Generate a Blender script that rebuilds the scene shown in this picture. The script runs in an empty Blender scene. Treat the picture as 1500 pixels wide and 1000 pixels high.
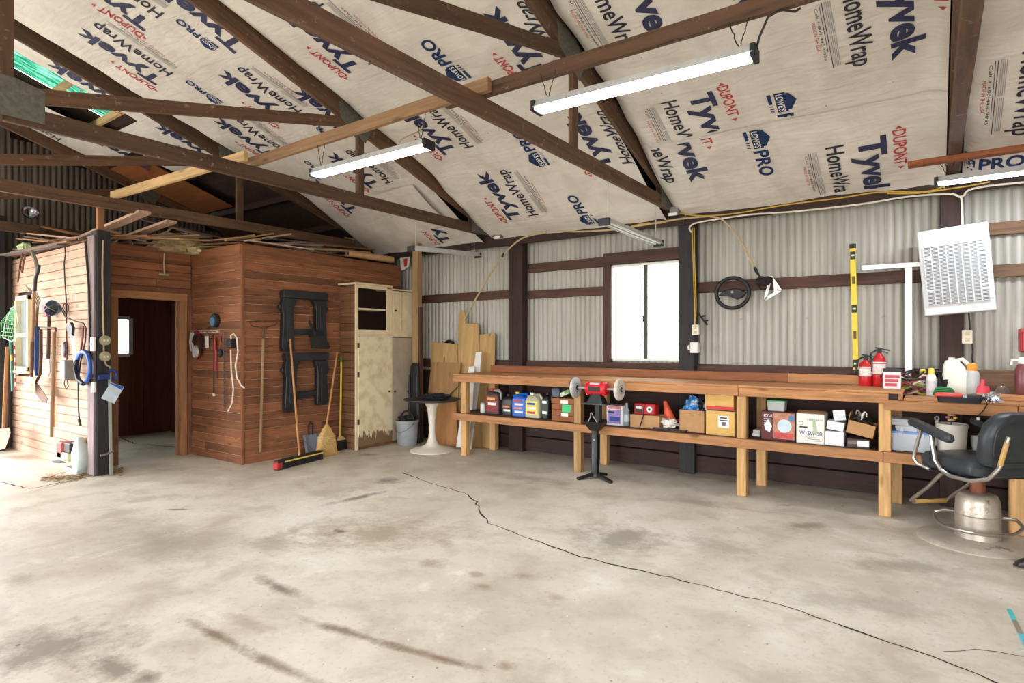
import bpy, bmesh, math, random
from mathutils import Vector, Matrix, noise as mnoise
R = random.Random(7)
SC = bpy.context.scene
COL = SC.collection
rad = math.radians

# ---------------------------------------------------------------- camera
FPX, PCX, PCY, CAMH, YAW = 865.0, 750.0, 502.0, 1.47, rad(35.4)
cam_d = bpy.data.cameras.new('camera')
cam = bpy.data.objects.new('camera', cam_d); COL.objects.link(cam)
cam.location = (0, 0, CAMH); cam.rotation_euler = (rad(90), 0, YAW)
cam_d.sensor_width = 36.0; cam_d.lens = FPX / 1500 * 36; cam_d.shift_y = (PCY - 500) / 1500
cam_d.clip_start = 0.05; cam_d.clip_end = 400
SC.camera = cam

# ---------------------------------------------------------------- world, daylight, exposure
world = bpy.data.worlds.new('overcast_sky'); SC.world = world; world.use_nodes = True
wn = world.node_tree; wn.nodes.clear()
wo = wn.nodes.new('ShaderNodeOutputWorld'); wb = wn.nodes.new('ShaderNodeBackground')
wb.inputs[0].default_value = (0.94, 0.97, 1.0, 1); wb.inputs[1].default_value = 7.0
wn.links.new(wb.outputs[0], wo.inputs[0])
SC.view_settings.view_transform = 'Standard'; SC.view_settings.look = 'None'
SC.view_settings.gamma = 1.0; SC.view_settings.use_curve_mapping = False
SC.view_settings.exposure = 0.95
SC.cycles.use_denoising = True
SC.cycles.max_bounces = 10; SC.cycles.diffuse_bounces = 5; SC.cycles.adaptive_threshold = 0.02; SC.cycles.transparent_max_bounces = 10
SC.cycles.sample_clamp_indirect = 8.0

def portal(name, loc, rot, sx, sy):
    l = bpy.data.lights.new(name, 'AREA'); l.shape = 'RECTANGLE'; l.size = sx; l.size_y = sy
    l.cycles.is_portal = True
    o = bpy.data.objects.new(name, l); COL.objects.link(o); o.location = loc; o.rotation_euler = rot
    return o
FRONT = -4.15                                   # inner face of the open front of the barn, behind the camera
DOORS = [(-10.2, -7.2), (-2.6, 0.9), (1.5, 4.8)]
GAPY = (-3.6, 2.2)                               # big open doorway in the gable at the far left, out of view
portal('gable_daylight', (-10.75, sum(GAPY) / 2, 1.3), (rad(90), 0, rad(-90)), GAPY[1] - GAPY[0], 2.6)
for a, b in DOORS:
    portal('daylight_opening', ((a + b) / 2, FRONT - 0.1, 1.35), (rad(90), 0, 0), b - a, 2.7)

# ---------------------------------------------------------------- measuring helpers (photo pixel -> point on a known plane)
_fw = Vector((-math.sin(YAW), math.cos(YAW), 0)); _rt = Vector((math.cos(YAW), math.sin(YAW), 0))
def ray(x, y): return _fw + _rt * ((x - PCX) / FPX) - Vector((0, 0, 1)) * ((y - PCY) / FPX)
def onX(x, y, v): d = ray(x, y); return Vector((0, 0, CAMH)) + d * (v / d.x)
def onY(x, y, v): d = ray(x, y); return Vector((0, 0, CAMH)) + d * (v / d.y)
def onZ(x, y, v): d = ray(x, y); return Vector((0, 0, CAMH)) + d * ((v - CAMH) / d.z)

# ---------------------------------------------------------------- colour and materials
def lin(c):
    out = []
    for v in c[:3]:
        v = v / 255.0
        out.append(v / 12.92 if v <= 0.04045 else ((v + 0.055) / 1.055) ** 2.4)
    return (*out, 1.0)
_M = {}
class NT:
    def __init__(s, name):
        s.m = bpy.data.materials.new(name); s.m.use_nodes = True; s.t = s.m.node_tree
        s.b = s.t.nodes['Principled BSDF']; s.out = s.t.nodes['Material Output']
    def n(s, kind, **kw):
        nd = s.t.nodes.new(kind)
        for k, v in kw.items():
            if k.startswith('i_'):
                key = k[2:]; key = int(key) if key.isdigit() else key.replace('_', ' ')
                nd.inputs[key].default_value = v
            else: setattr(nd, k, v)
        return nd
    def l(s, a, b): s.t.links.new(a, b)
    def ramp(s, fac, stops):
        r = s.n('ShaderNodeValToRGB'); e = r.color_ramp.elements
        while len(e) < len(stops): e.new(0.5)
        for q, (p, c) in zip(e, stops): q.position = p; q.color = c
        s.l(fac, r.inputs[0]); return r
    def mix(s, fac, a, b, mode='MIX'):
        x = s.n('ShaderNodeMix', data_type='RGBA', blend_type=mode)
        for v, i in ((fac, 0), (a, 6), (b, 7)):
            if hasattr(v, 'links') or isinstance(v, bpy.types.NodeSocket): s.l(v, x.inputs[i])
            else: x.inputs[i].default_value = v
        return x.outputs[2]
    def math(s, op, a, b=None, c=None):
        x = s.n('ShaderNodeMath', operation=op)
        for v, i in ((a, 0), (b, 1), (c, 2)):
            if v is None: continue
            if isinstance(v, bpy.types.NodeSocket): s.l(v, x.inputs[i])
            else: x.inputs[i].default_value = v
        return x.outputs[0]
def mul(c, k): return (min(1, c[0] * k), min(1, c[1] * k), min(1, c[2] * k), 1)

def plain(name, rgb, rough=0.5, metal=0.0, var=0.12, scale=9.0, bump=0.0, dirt=None, trans=0.0, ior=1.45, alpha=1.0, coat=0.0):
    """paint, plastic, metal: base colour with soft procedural variation, optional dirt / rust patches"""
    if name in _M: return _M[name]
    s = NT(name); c = lin(rgb)
    tc = s.n('ShaderNodeTexCoord'); nz = s.n('ShaderNodeTexNoise', i_Scale=scale, i_Detail=5.0, i_Roughness=0.65)
    s.l(tc.outputs['Object'], nz.inputs['Vector'])
    r = s.ramp(nz.outputs['Fac'], [(0.3, mul(c, 1 - var)), (0.7, mul(c, 1 + var))])
    col = r.outputs[0]
    if dirt:
        n2 = s.n('ShaderNodeTexNoise', i_Scale=dirt[1], i_Detail=8.0, i_Roughness=0.7); s.l(tc.outputs['Object'], n2.inputs['Vector'])
        f = s.ramp(n2.outputs['Fac'], [(dirt[2], (0, 0, 0, 1)), (dirt[2] + 0.1, (1, 1, 1, 1))])
        col = s.mix(f.outputs[0], col, lin(dirt[0]))
    s.l(col, s.b.inputs['Base Color'])
    s.b.inputs['Roughness'].default_value = rough; s.b.inputs['Metallic'].default_value = metal
    s.b.inputs['Transmission Weight'].default_value = trans; s.b.inputs['IOR'].default_value = ior
    s.b.inputs['Alpha'].default_value = alpha; s.b.inputs['Coat Weight'].default_value = coat
    if bump:
        bp = s.n('ShaderNodeBump', i_Strength=bump, i_Distance=0.01); s.l(nz.outputs['Fac'], bp.inputs['Height'])
        s.l(bp.outputs[0], s.b.inputs['Normal'])
    _M[name] = s.m; return s.m

def wood(name, rgb, axis='X', dark=0.55, rough=0.75, scale=1.0, knots=0.6, vary=0.25, dust=0.0):
    """sawn timber with grain along one local axis; every board gets its own shade from its object"""
    key = name + '_' + axis
    if key in _M: return _M[key]
    s = NT(key); c = lin(rgb)
    tc = s.n('ShaderNodeTexCoord'); oi = s.n('ShaderNodeObjectInfo')
    mp = s.n('ShaderNodeMapping'); g = {'X': (1.2, 16, 16), 'Y': (16, 1.2, 16), 'Z': (16, 16, 1.2)}[axis]
    mp.inputs['Scale'].default_value = tuple(v * scale for v in g)
    off = s.n('ShaderNodeVectorMath', operation='SCALE'); cmb = s.n('ShaderNodeCombineXYZ')
    for k in range(3): s.l(oi.outputs['Random'], cmb.inputs[k])
    s.l(cmb.outputs[0], off.inputs[0]); off.inputs[3].default_value = 31.7
    add = s.n('ShaderNodeVectorMath', operation='ADD'); s.l(tc.outputs['Object'], add.inputs[0]); s.l(off.outputs[0], add.inputs[1])
    s.l(add.outputs[0], mp.inputs['Vector'])
    nz = s.n('ShaderNodeTexNoise', i_Scale=1.6, i_Detail=7.0, i_Roughness=0.62, i_Distortion=0.5); s.l(mp.outputs[0], nz.inputs['Vector'])
    r = s.ramp(nz.outputs['Fac'], [(0.28, mul(c, dark)), (0.5, mul(c, 0.92)), (0.75, mul(c, 1.28))])
    col = r.outputs[0]
    if knots:
        m2 = s.n('ShaderNodeMapping'); k = {'X': (2.2, 7, 7), 'Y': (7, 2.2, 7), 'Z': (7, 7, 2.2)}[axis]
        m2.inputs['Scale'].default_value = k; s.l(add.outputs[0], m2.inputs['Vector'])
        vo = s.n('ShaderNodeTexVoronoi', i_Scale=1.0); s.l(m2.outputs[0], vo.inputs['Vector'])
        f = s.ramp(vo.outputs['Distance'], [(0.05, (1, 1, 1, 1)), (0.16, (0, 0, 0, 1))])
        fk = s.math('MULTIPLY', f.outputs[0], knots)
        col = s.mix(fk, col, mul(c, 0.16))
    hs = s.n('ShaderNodeHueSaturation'); mr = s.n('ShaderNodeMapRange', i_3=1 - vary, i_4=1 + vary)
    s.l(oi.outputs['Random'], mr.inputs[0]); s.l(mr.outputs[0], hs.inputs['Value']); s.l(col, hs.inputs['Color'])
    col = hs.outputs[0]
    if dust:
        n3 = s.n('ShaderNodeTexNoise', i_Scale=14.0, i_Detail=6.0, i_Roughness=0.75); s.l(add.outputs[0], n3.inputs['Vector'])
        f3 = s.ramp(n3.outputs['Fac'], [(0.6, (0, 0, 0, 1)), (0.75, (1, 1, 1, 1))])
        col = s.mix(s.math('MULTIPLY', f3.outputs[0], dust), col, lin((190, 165, 140)))
    s.l(col, s.b.inputs['Base Color']); s.b.inputs['Roughness'].default_value = rough
    bp = s.n('ShaderNodeBump', i_Strength=0.35, i_Distance=0.004); s.l(nz.outputs['Fac'], bp.inputs['Height']); s.l(bp.outputs[0], s.b.inputs['Normal'])
    _M[key] = s.m; return s.m
W = {  # timber kinds: sRGB colour and options
    'bench': dict(rgb=(182, 128, 82), dark=0.55, knots=0.8, vary=0.15), 'benchleg': dict(rgb=(192, 150, 98), dark=0.6), 'truss': dict(rgb=(100, 72, 52), dark=0.42, dust=0.7),
    'post': dict(rgb=(52, 31, 25), dark=0.4), 'girt': dict(rgb=(80, 52, 40), dark=0.4), 'siding': dict(rgb=(140, 88, 56), dark=0.5, vary=0.32, dust=0.4),
    'siding_pale': dict(rgb=(204, 168, 144), dark=0.7, vary=0.12), 'lightgirt': dict(rgb=(116, 86, 62), dark=0.5), 'oldpine': dict(rgb=(150, 122, 84), dark=0.6, knots=0.9), 'newpine': dict(rgb=(182, 150, 106), dark=0.7), 'ply': dict(rgb=(172, 130, 84), dark=0.75, scale=0.5),
    'blackpost': dict(rgb=(44, 40, 42), dark=0.4, knots=0.3, vary=0.1), 'greyboard': dict(rgb=(128, 112, 112), dark=0.55), 'dark': dict(rgb=(52, 30, 24), dark=0.5),
    'scrap': dict(rgb=(168, 132, 98), dark=0.6, vary=0.45, dust=0.2), 'panel': dict(rgb=(112, 58, 46), dark=0.7, knots=0.2, vary=0.1), 'trim': dict(rgb=(152, 106, 66), dark=0.65),
    'broom': dict(rgb=(212, 150, 92), dark=0.8, knots=0), 'oldhandle': dict(rgb=(142, 112, 82), dark=0.6, knots=0), 'cabinet': dict(rgb=(122, 84, 54), dark=0.6),
    'stringer': dict(rgb=(150, 116, 84), dark=0.6), 'backsplash': dict(rgb=(170, 106, 66), dark=0.62), 'brownrail': dict(rgb=(150, 84, 46), dark=0.6),
}
def wd(kind, axis): return wood('wood_' + kind, axis=axis, **W[kind])

# ---------------------------------------------------------------- mesh building
class MB:
    def __init__(s): s.v = []; s.f = []; s.sm = []; s.mi = []; s.cur = 0
    def add(s, vs, fs, smooth=False, T=None):
        o = len(s.v)
        s.v += [tuple(T @ Vector(p)) if T else tuple(p) for p in vs]
        for f in fs: s.f.append([i + o for i in f]); s.sm.append(smooth); s.mi.append(s.cur)
        return s
    def box(s, x0, x1, y0, y1, z0, z1, T=None):
        vs = [(x, y, z) for z in (z0, z1) for y in (y0, y1) for x in (x0, x1)]
        return s.add(vs, [(0, 2, 3, 1), (4, 5, 7, 6), (0, 1, 5, 4), (2, 6, 7, 3), (0, 4, 6, 2), (1, 3, 7, 5)], False, T)
    def bar(s, a, b, w, h, up=(0, 0, 1)):
        """square timber from a to b; w across, h along up"""
        a = Vector(a); b = Vector(b); d = (b - a); L = d.length; d.normalize(); u = Vector(up)
        x = d.cross(u)
        if x.length < 1e-5: x = d.cross(Vector((1, 0, 0)))
        x.normalize(); u = x.cross(d)
        T = Matrix.Translation(a) @ Matrix((d, x, u)).transposed().to_4x4()
        return s.box(0, L, -w / 2, w / 2, -h / 2, h / 2, T)
    def tube(s, pts, r, n=8, closed=False, caps=True):
        pts = [Vector(p) for p in pts]; N = len(pts)
        rr = r if isinstance(r, (list, tuple)) else [r] * N
        vs = []; fs = []; prev = None
        for i, p in enumerate(pts):
            if closed: t = pts[(i + 1) % N] - pts[i - 1]
            else: t = pts[min(i + 1, N - 1)] - pts[max(i - 1, 0)]
            t.normalize()
            if prev is None:
                q = Vector((0, 0, 1)) if abs(t.z) < 0.9 else Vector((1, 0, 0))
                u = t.cross(q).normalized()
            else:
                u = prev - t * prev.dot(t); u = u.normalized() if u.length > 1e-6 else t.orthogonal().normalized()
            prev = u; w = t.cross(u)
            for k in range(n):
                a = 2 * math.pi * k / n; vs.append(p + (u * math.cos(a) + w * math.sin(a)) * rr[i])
        for i in range(N if closed else N - 1):
            j = (i + 1) % N
            for k in range(n): fs.append((i * n + k, i * n + (k + 1) % n, j * n + (k + 1) % n, j * n + k))
        s.add(vs, fs, True)
        if caps and not closed:
            o = len(s.v) - len(vs)
            s.f.append([o + k for k in range(n)][::-1]); s.sm.append(False); s.mi.append(s.cur)
            s.f.append([o + (N - 1) * n + k for k in range(n)]); s.sm.append(False); s.mi.append(s.cur)
        return s
    def lathe(s, prof, n=20, T=None, caps=True):
        vs = []; fs = []
        for r, z in prof:
            for k in range(n):
                a = 2 * math.pi * k / n; vs.append((max(r, 1e-4) * math.cos(a), max(r, 1e-4) * math.sin(a), z))
        for i in range(len(prof) - 1):
            for k in range(n): fs.append((i * n + k, i * n + (k + 1) % n, (i + 1) * n + (k + 1) % n, (i + 1) * n + k))
        s.add(vs, fs, True, T)
        if caps:
            o = len(s.v) - len(vs); m = (len(prof) - 1) * n
            s.f.append([o + k for k in range(n)][::-1]); s.sm.append(False); s.mi.append(s.cur)
            s.f.append([o + m + k for k in range(n)]); s.sm.append(False); s.mi.append(s.cur)
        return s
    def loft(s, secs, seg=4, T=None, caps=True):
        """rounded-rectangle sections (z, cx, cy, hx, hy, r)"""
        vs = []; fs = []; n = 4 * (seg + 1)
        for z, cx, cy, hx, hy, r in secs:
            r = min(r, hx * 0.999, hy * 0.999)
            for q, (sx, sy) in enumerate(((1, 1), (-1, 1), (-1, -1), (1, -1))):
                for k in range(seg + 1):
                    a = (q + k / seg) * math.pi / 2
                    vs.append((cx + sx * (hx - r) + r * math.cos(a), cy + sy * (hy - r) + r * math.sin(a), z))
        for i in range(len(secs) - 1):
            for k in range(n): fs.append((i * n + k, i * n + (k + 1) % n, (i + 1) * n + (k + 1) % n, (i + 1) * n + k))
        s.add(vs, fs, True, T)
        if caps:
            o = len(s.v) - len(vs); m = (len(secs) - 1) * n
            s.f.append([o + k for k in range(n)][::-1]); s.sm.append(False); s.mi.append(s.cur)
            s.f.append([o + m + k for k in range(n)]); s.sm.append(False); s.mi.append(s.cur)
        return s
    def prism(s, poly, h, T=None, z0=0.0):
        n = len(poly); vs = [(x, y, z0) for x, y in poly] + [(x, y, z0 + h) for x, y in poly]
        fs = [tuple(range(n))[::-1], tuple(range(n, 2 * n))] + [(k, (k + 1) % n, n + (k + 1) % n, n + k) for k in range(n)]
        return s.add(vs, fs, False, T)
    def mesh(s, name, bevel=0.0, centre=True, sharp=40):
        c = Vector((0, 0, 0))
        if centre and s.v:
            lo = [min(p[k] for p in s.v) for k in range(3)]; hi = [max(p[k] for p in s.v) for k in range(3)]
            c = Vector([(lo[k] + hi[k]) / 2 for k in range(3)])
        me = bpy.data.meshes.new(name)
        me.from_pydata([(p[0] - c.x, p[1] - c.y, p[2] - c.z) for p in s.v], [], s.f)
        for p, sm, mi in zip(me.polygons, s.sm, s.mi): p.use_smooth = sm; p.material_index = mi
        bm = bmesh.new(); bm.from_mesh(me)
        bmesh.ops.recalc_face_normals(bm, faces=bm.faces)
        if bevel: bmesh.ops.bevel(bm, geom=list(bm.edges), offset=bevel, segments=1, affect='EDGES', clamp_overlap=True)
        bm.to_mesh(me); bm.free()
        if any(s.sm): me.set_sharp_from_angle(angle=rad(sharp))
        return me, c
    def obj(s, name, mat, parent=None, bevel=0.0, centre=True, sharp=40):
        me, c = s.mesh(name, bevel, centre, sharp)
        for m in (mat if isinstance(mat, (list, tuple)) else [mat]): me.materials.append(m)
        return put(name, me, c, parent)
def put(name, me, loc=(0, 0, 0), parent=None):
    o = bpy.data.objects.new(name, me); COL.objects.link(o)
    # parents never turn while being built: only the sum of their offsets matters
    if parent:
        o.parent = parent; o.location = Vector(loc) - woff(parent)
    else: o.location = loc
    return o
def woff(p):
    v = Vector((0, 0, 0))
    while p: v += p.location; p = p.parent
    return v
def root(name, label=None, cat=None, group=None, kind=None):
    o = bpy.data.objects.new(name, None); COL.objects.link(o); o.empty_display_size = 0.1
    tag(o, label, cat, group, kind); return o
def tag(o, label=None, cat=None, group=None, kind=None):
    if label: o['label'] = label
    if cat: o['category'] = cat
    if group: o['group'] = group
    if kind: o['kind'] = kind
    return o
def rebase(r, base=None, rz=None, piv=None, rot=None):
    """move the Empty of a finished thing to the thing's base; then optionally turn it about that base"""
    if base is None:
        lo = Vector((1e9,) * 3); hi = -lo
        def walk(o, off):
            off = off + o.location
            if o.type == 'MESH':
                for v in o.bound_box:
                    for k in range(3): lo[k] = min(lo[k], v[k] + off[k]); hi[k] = max(hi[k], v[k] + off[k])
            for c in o.children: walk(c, off)
        for c in r.children: walk(c, Vector((0, 0, 0)))
        base = Vector(((lo.x + hi.x) / 2, (lo.y + hi.y) / 2, lo.z))
    base = Vector(base)
    for c in r.children: c.location = c.location - base
    r.location = base
    if rz: r.rotation_euler = (0, 0, rz)
    if rot: r.rotation_euler = rot
    return r
def board(name, a, b, w, h, kind, parent=None, up=(0, 0, 1), bevel=0.003, mat=None):
    """straight timber as its own object: local X along its length so the grain follows it"""
    a = Vector(a); b = Vector(b); d = b - a; L = d.length; d.normalize(); u = Vector(up); x = d.cross(u)
    if x.length < 1e-4: x = d.cross(Vector((1, 0, 0)))
    x.normalize(); u = x.cross(d)
    m = MB(); m.box(-L / 2, L / 2, -w / 2, w / 2, -h / 2, h / 2)
    me, _ = m.mesh(name, bevel); me.materials.append(mat or wd(kind, 'X'))
    o = put(name, me, (a + b) / 2, parent)
    o.rotation_euler = Matrix((d, -x, u)).transposed().to_euler() if False else Matrix((d, u.cross(d), u)).transposed().to_euler()
    return o
def slab(name, x0, x1, y0, y1, z0, z1, kind, parent=None, bevel=0.003, mat=None, axis=None):
    m = MB(); m.box(x0, x1, y0, y1, z0, z1)
    d = (x1 - x0, y1 - y0, z1 - z0); ax = axis or 'XYZ'[d.index(max(d))]
    return m.obj(name, mat or wd(kind, ax), parent, bevel)
# lettering: font outlines turned into flat meshes, cached per word
_TX = {}
def textmesh(body, bold=0.0):
    k = (body, bold)
    if k not in _TX:
        cu = bpy.data.curves.new('lettering', 'FONT'); cu.body = body; cu.size = 1.0; cu.resolution_u = 3; cu.offset = bold; cu.fill_mode = 'FRONT'
        o = bpy.data.objects.new('lettering', cu); COL.objects.link(o); bpy.context.view_layer.update()
        me = bpy.data.meshes.new_from_object(o.evaluated_get(bpy.context.evaluated_depsgraph_get()))
        vs = [(v.co.x, v.co.y) for v in me.vertices]; fs = [tuple(p.vertices) for p in me.polygons]
        bpy.data.objects.remove(o); bpy.data.curves.remove(cu); bpy.data.meshes.remove(me)
        x0 = min(v[0] for v in vs); x1 = max(v[0] for v in vs)
        _TX[k] = ([(v[0] - x0, v[1]) for v in vs], fs, x1 - x0)
    return _TX[k]
for _w, _b in (('Tyvek', 0.02), ('HomeWrap', 0.01), ('DUPONT', 0.015), ('LOWE\'S', 0.015), ('PRO', 0.03), ('MADE IN THE USA', 0), ('Call 1-800-448-9835', 0), ('W15W-50', 0.02), ('KYLE', 0.02), ('550046835', 0.0), ('Shell', 0.0)):
    textmesh(_w, _b)
def lettering(name, body, mat, parent, origin, right, up, width, height, bold=0.0, lift=0.0015):
    """flat print on a surface: origin = lower left of the word"""
    vs, fs, w = textmesh(body, bold); right = Vector(right).normalized(); up = Vector(up).normalized(); n = right.cross(up)
    m = MB(); o = Vector(origin) + n * lift
    m.add([o + right * (x / w * width) + up * (y / 0.72 * height) for x, y in vs], fs)
    me = bpy.data.meshes.new(name); c = o
    me.from_pydata([tuple(Vector(p) - c) for p in m.v], [], m.f); me.materials.append(mat)
    return put(name, me, c, parent)

# ================================================================ FLOOR
def floor_material():
    s = NT('concrete_floor'); tc = s.n('ShaderNodeTexCoord'); P = tc.outputs['Object']
    def nz(scale, det=6.0, rough=0.6, dist=0.0):
        q = s.n('ShaderNodeTexNoise', i_Scale=scale, i_Detail=det, i_Roughness=rough, i_Distortion=dist); s.l(P, q.inputs['Vector']); return q.outputs['Fac']
    big = nz(0.55, 5, 0.55, 0.4); mid = nz(2.6, 7, 0.65, 0.3); fine = nz(28, 6, 0.7)
    col = s.ramp(big, [(0.3, lin((186, 176, 158))), (0.5, lin((212, 203, 186))), (0.7, lin((226, 219, 205)))]).outputs[0]
    f = s.ramp(mid, [(0.36, (1, 1, 1, 1)), (0.52, (0, 0, 0, 1))]).outputs[0]
    col = s.mix(s.math('MULTIPLY', f, 0.55), col, lin((172, 158, 136)))
    f = s.ramp(mid, [(0.58, (0, 0, 0, 1)), (0.7, (1, 1, 1, 1))]).outputs[0]
    col = s.mix(s.math('MULTIPLY', f, 0.5), col, lin((238, 233, 222)))
    f = s.ramp(fine, [(0.3, (1, 1, 1, 1)), (0.45, (0, 0, 0, 1))]).outputs[0]
    col = s.mix(s.math('MULTIPLY', f, 0.4), col, lin((150, 136, 114)))
    sp = s.n('ShaderNodeTexVoronoi', i_Scale=7.0); s.l(P, sp.inputs['Vector'])
    f = s.ramp(sp.outputs['Distance'], [(0.03, (1, 1, 1, 1)), (0.05, (0, 0, 0, 1))]).outputs[0]
    col = s.mix(s.math('MULTIPLY', f, 0.7), col, lin((240, 236, 228)))
    warp = nz(5.0, 8, 0.75)
    def stain(px, py, rx, ry, ang, rgb, strength, rag=1.5):
        nonlocal col
        c = onZ(px, py, 0)
        m = s.n('ShaderNodeMapping', vector_type='TEXTURE'); m.inputs['Location'].default_value = c; m.inputs['Rotation'].default_value = (0, 0, rad(ang)); m.inputs['Scale'].default_value = (rx, ry, 1)
        s.l(P, m.inputs['Vector'])
        ln = s.n('ShaderNodeVectorMath', operation='LENGTH'); s.l(m.outputs[0], ln.inputs[0])
        d = s.math('ADD', ln.outputs['Value'], s.math('MULTIPLY', s.math('SUBTRACT', warp, 0.5), rag * 2))
        f = s.ramp(d, [(0.2, (1, 1, 1, 1)), (1.0, (0, 0, 0, 1))]).outputs[0]
        col = s.mix(s.math('MULTIPLY', f, strength), col, lin(rgb))
    br = (136, 112, 84); gy = (138, 128, 112)
    def streak(x0, y0, x1, y1, w, rgb, strength, rag=1.3):
        p, q = onZ(x0, y0, 0), onZ(x1, y1, 0); L = (q - p).length
        c = (p + q) / 2; d = (c - Vector((0, 0, CAMH)))
        stain((x0 + x1) / 2, (y0 + y1) / 2, L * 0.62, w, math.degrees(math.atan2(q.y - p.y, q.x - p.x)), rgb, strength, rag)
    for a in ((379, 845, 438, 875, 0.06, (104, 92, 76), 0.85), (265, 903, 366, 956, 0.045, (116, 92, 68), 0.8), (355, 950, 470, 1004, 0.045, (122, 100, 76), 0.75), (451, 908, 588, 949, 0.045, (112, 86, 60), 0.8), (570, 944, 726, 985, 0.04, (118, 84, 58), 0.8),
              (484, 738, 566, 719, 0.07, (112, 104, 96), 0.8), (523, 667, 552, 664, 0.12, (120, 110, 100), 0.8), (245, 746, 280, 746, 0.03, (90, 82, 72), 0.8), (330, 900, 400, 925, 0.06, br, 0.4), (60, 716, 130, 697, 0.05, (110, 96, 82), 0.7)): streak(*a)
    for a in ((556, 782, 0.75, 0.42, 35, br, 0.6), (498, 778, 0.08, 0.06, 0, (96, 84, 70), 0.8), (566, 704, 0.2, 0.16, 20, (120, 112, 104), 0.8), (634, 825, 0.15, 0.1, 30, br, 0.6), (697, 841, 0.08, 0.06, 0, br, 0.6), (706, 859, 0.09, 0.06, 0, br, 0.65), (765, 843, 0.1, 0.07, 10, br, 0.6),
              (814, 874, 0.1, 0.06, 0, br, 0.5), (65, 949, 0.42, 0.28, 40, (116, 104, 90), 0.75), (163, 975, 0.16, 0.11, 0, (112, 100, 86), 0.75), (216, 992, 0.09, 0.06, 0, (112, 100, 86), 0.75), (26, 848, 0.16, 0.1, 0, gy, 0.6), (908, 788, 0.42, 0.36, 10, gy, 0.8), (1060, 800, 0.35, 0.25, 0, gy, 0.5),
              (1180, 770, 0.2, 0.12, 40, (110, 100, 86), 0.6), (1330, 830, 0.4, 0.16, 30, gy, 0.6), (1010, 735, 0.5, 0.12, 5, (150, 140, 124), 0.5), (770, 700, 0.6, 0.18, 5, (150, 140, 124), 0.6), (1250, 880, 0.5, 0.2, 20, gy, 0.4), (250, 800, 0.6, 0.35, 10, gy, 0.35), (230, 655, 0.5, 0.3, 10, (150, 142, 140), 0.6), (1150, 740, 0.1, 0.04, 30, (110, 100, 88), 0.6), (740, 975, 0.07, 0.05, 0, br, 0.7), (400, 800, 0.3, 0.2, 0, gy, 0.4)):
        stain(*a)
    for sc_, th_, rgb_, k_ in ((11.0, 0.035, (84, 74, 62), 0.75), (3.1, 0.02, (96, 70, 48), 0.8)):
        v2 = s.n('ShaderNodeTexVoronoi', i_Scale=sc_); mv = s.n('ShaderNodeMapping'); mv.inputs['Location'].default_value = (3.3, 7.1, 0.4); s.l(P, mv.inputs['Vector']); s.l(mv.outputs[0], v2.inputs['Vector'])
        keep = s.math('GREATER_THAN', v2.outputs['Color'], 0.55)
        f = s.ramp(s.math('ADD', v2.outputs['Distance'], s.math('MULTIPLY', s.math('SUBTRACT', fine, 0.5), 0.08)), [(th_, (1, 1, 1, 1)), (th_ * 2.2, (0, 0, 0, 1))]).outputs[0]
        col = s.mix(s.math('MULTIPLY', s.math('MULTIPLY', f, keep), k_), col, lin(rgb_))
    s.l(col, s.b.inputs['Base Color'])
    rr = s.ramp(mid, [(0.3, (0.42, 0.42, 0.42, 1)), (0.7, (0.62, 0.62, 0.62, 1))]); s.l(rr.outputs[0], s.b.inputs['Roughness'])
    bp = s.n('ShaderNodeBump', i_Strength=0.25, i_Distance=0.004); s.l(fine, bp.inputs['Height']); s.l(bp.outputs[0], s.b.inputs['Normal'])
    return s.m
floor = MB().box(-10.6, 5.1, -4.3, 6.9, -0.15, 0).obj('floor', floor_material(), centre=False); tag(floor, kind='structure')
crack_m = plain('crack_shadow', (70, 60, 48), 0.95, var=0.3)
def crack(pts, w):
    P = [onZ(x, y, 0) for x, y in pts]; out = []
    for a, b in zip(P, P[1:]):
        n = max(2, int((b - a).length / 0.07)); nrm = Vector((-(b - a).y, (b - a).x, 0)).normalized()
        for k in range(n): out.append(a.lerp(b, k / n) + nrm * R.uniform(-0.014, 0.014))
    out.append(P[-1]); m = MB(); vs = []
    for i, p in enumerate(out):
        t = (out[min(i + 1, len(out) - 1)] - out[max(i - 1, 0)]); n = Vector((-t.y, t.x, 0)).normalized(); ww = w * R.uniform(0.35, 1.0) / 2
        vs += [p + n * ww + Vector((0, 0, 0.0012)), p - n * ww + Vector((0, 0, 0.0012))]
    m.add(vs, [(2 * i, 2 * i + 1, 2 * i + 3, 2 * i + 2) for i in range(len(out) - 1)])
    return m.obj('crack', crack_m, floor)
crack([(590, 692), (625, 705), (680, 722), (697, 735), (706, 752), (716, 766), (760, 782), (800, 797), (850, 815), (920, 832), (1000, 850), (1070, 868), (1150, 888), (1220, 912), (1300, 940), (1400, 975), (1470, 1003), (1540, 1030)], 0.02)
crack([(178, 641), (198, 650), (225, 652), (268, 655)], 0.03)
crack([(1380, 953), (1430, 951), (1500, 962)], 0.006)
crack([(0, 706), (45, 716), (110, 702), (132, 697)], 0.02)
ground = MB().box(-60, 60, -70, -4.3, -0.25, -0.03).box(-60, -10.6, -4.3, 6.9, -0.25, -0.03).obj('ground', plain('gravel_yard', (176, 170, 160), 0.9, var=0.2, scale=3), centre=False); tag(ground, kind='structure')

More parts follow.
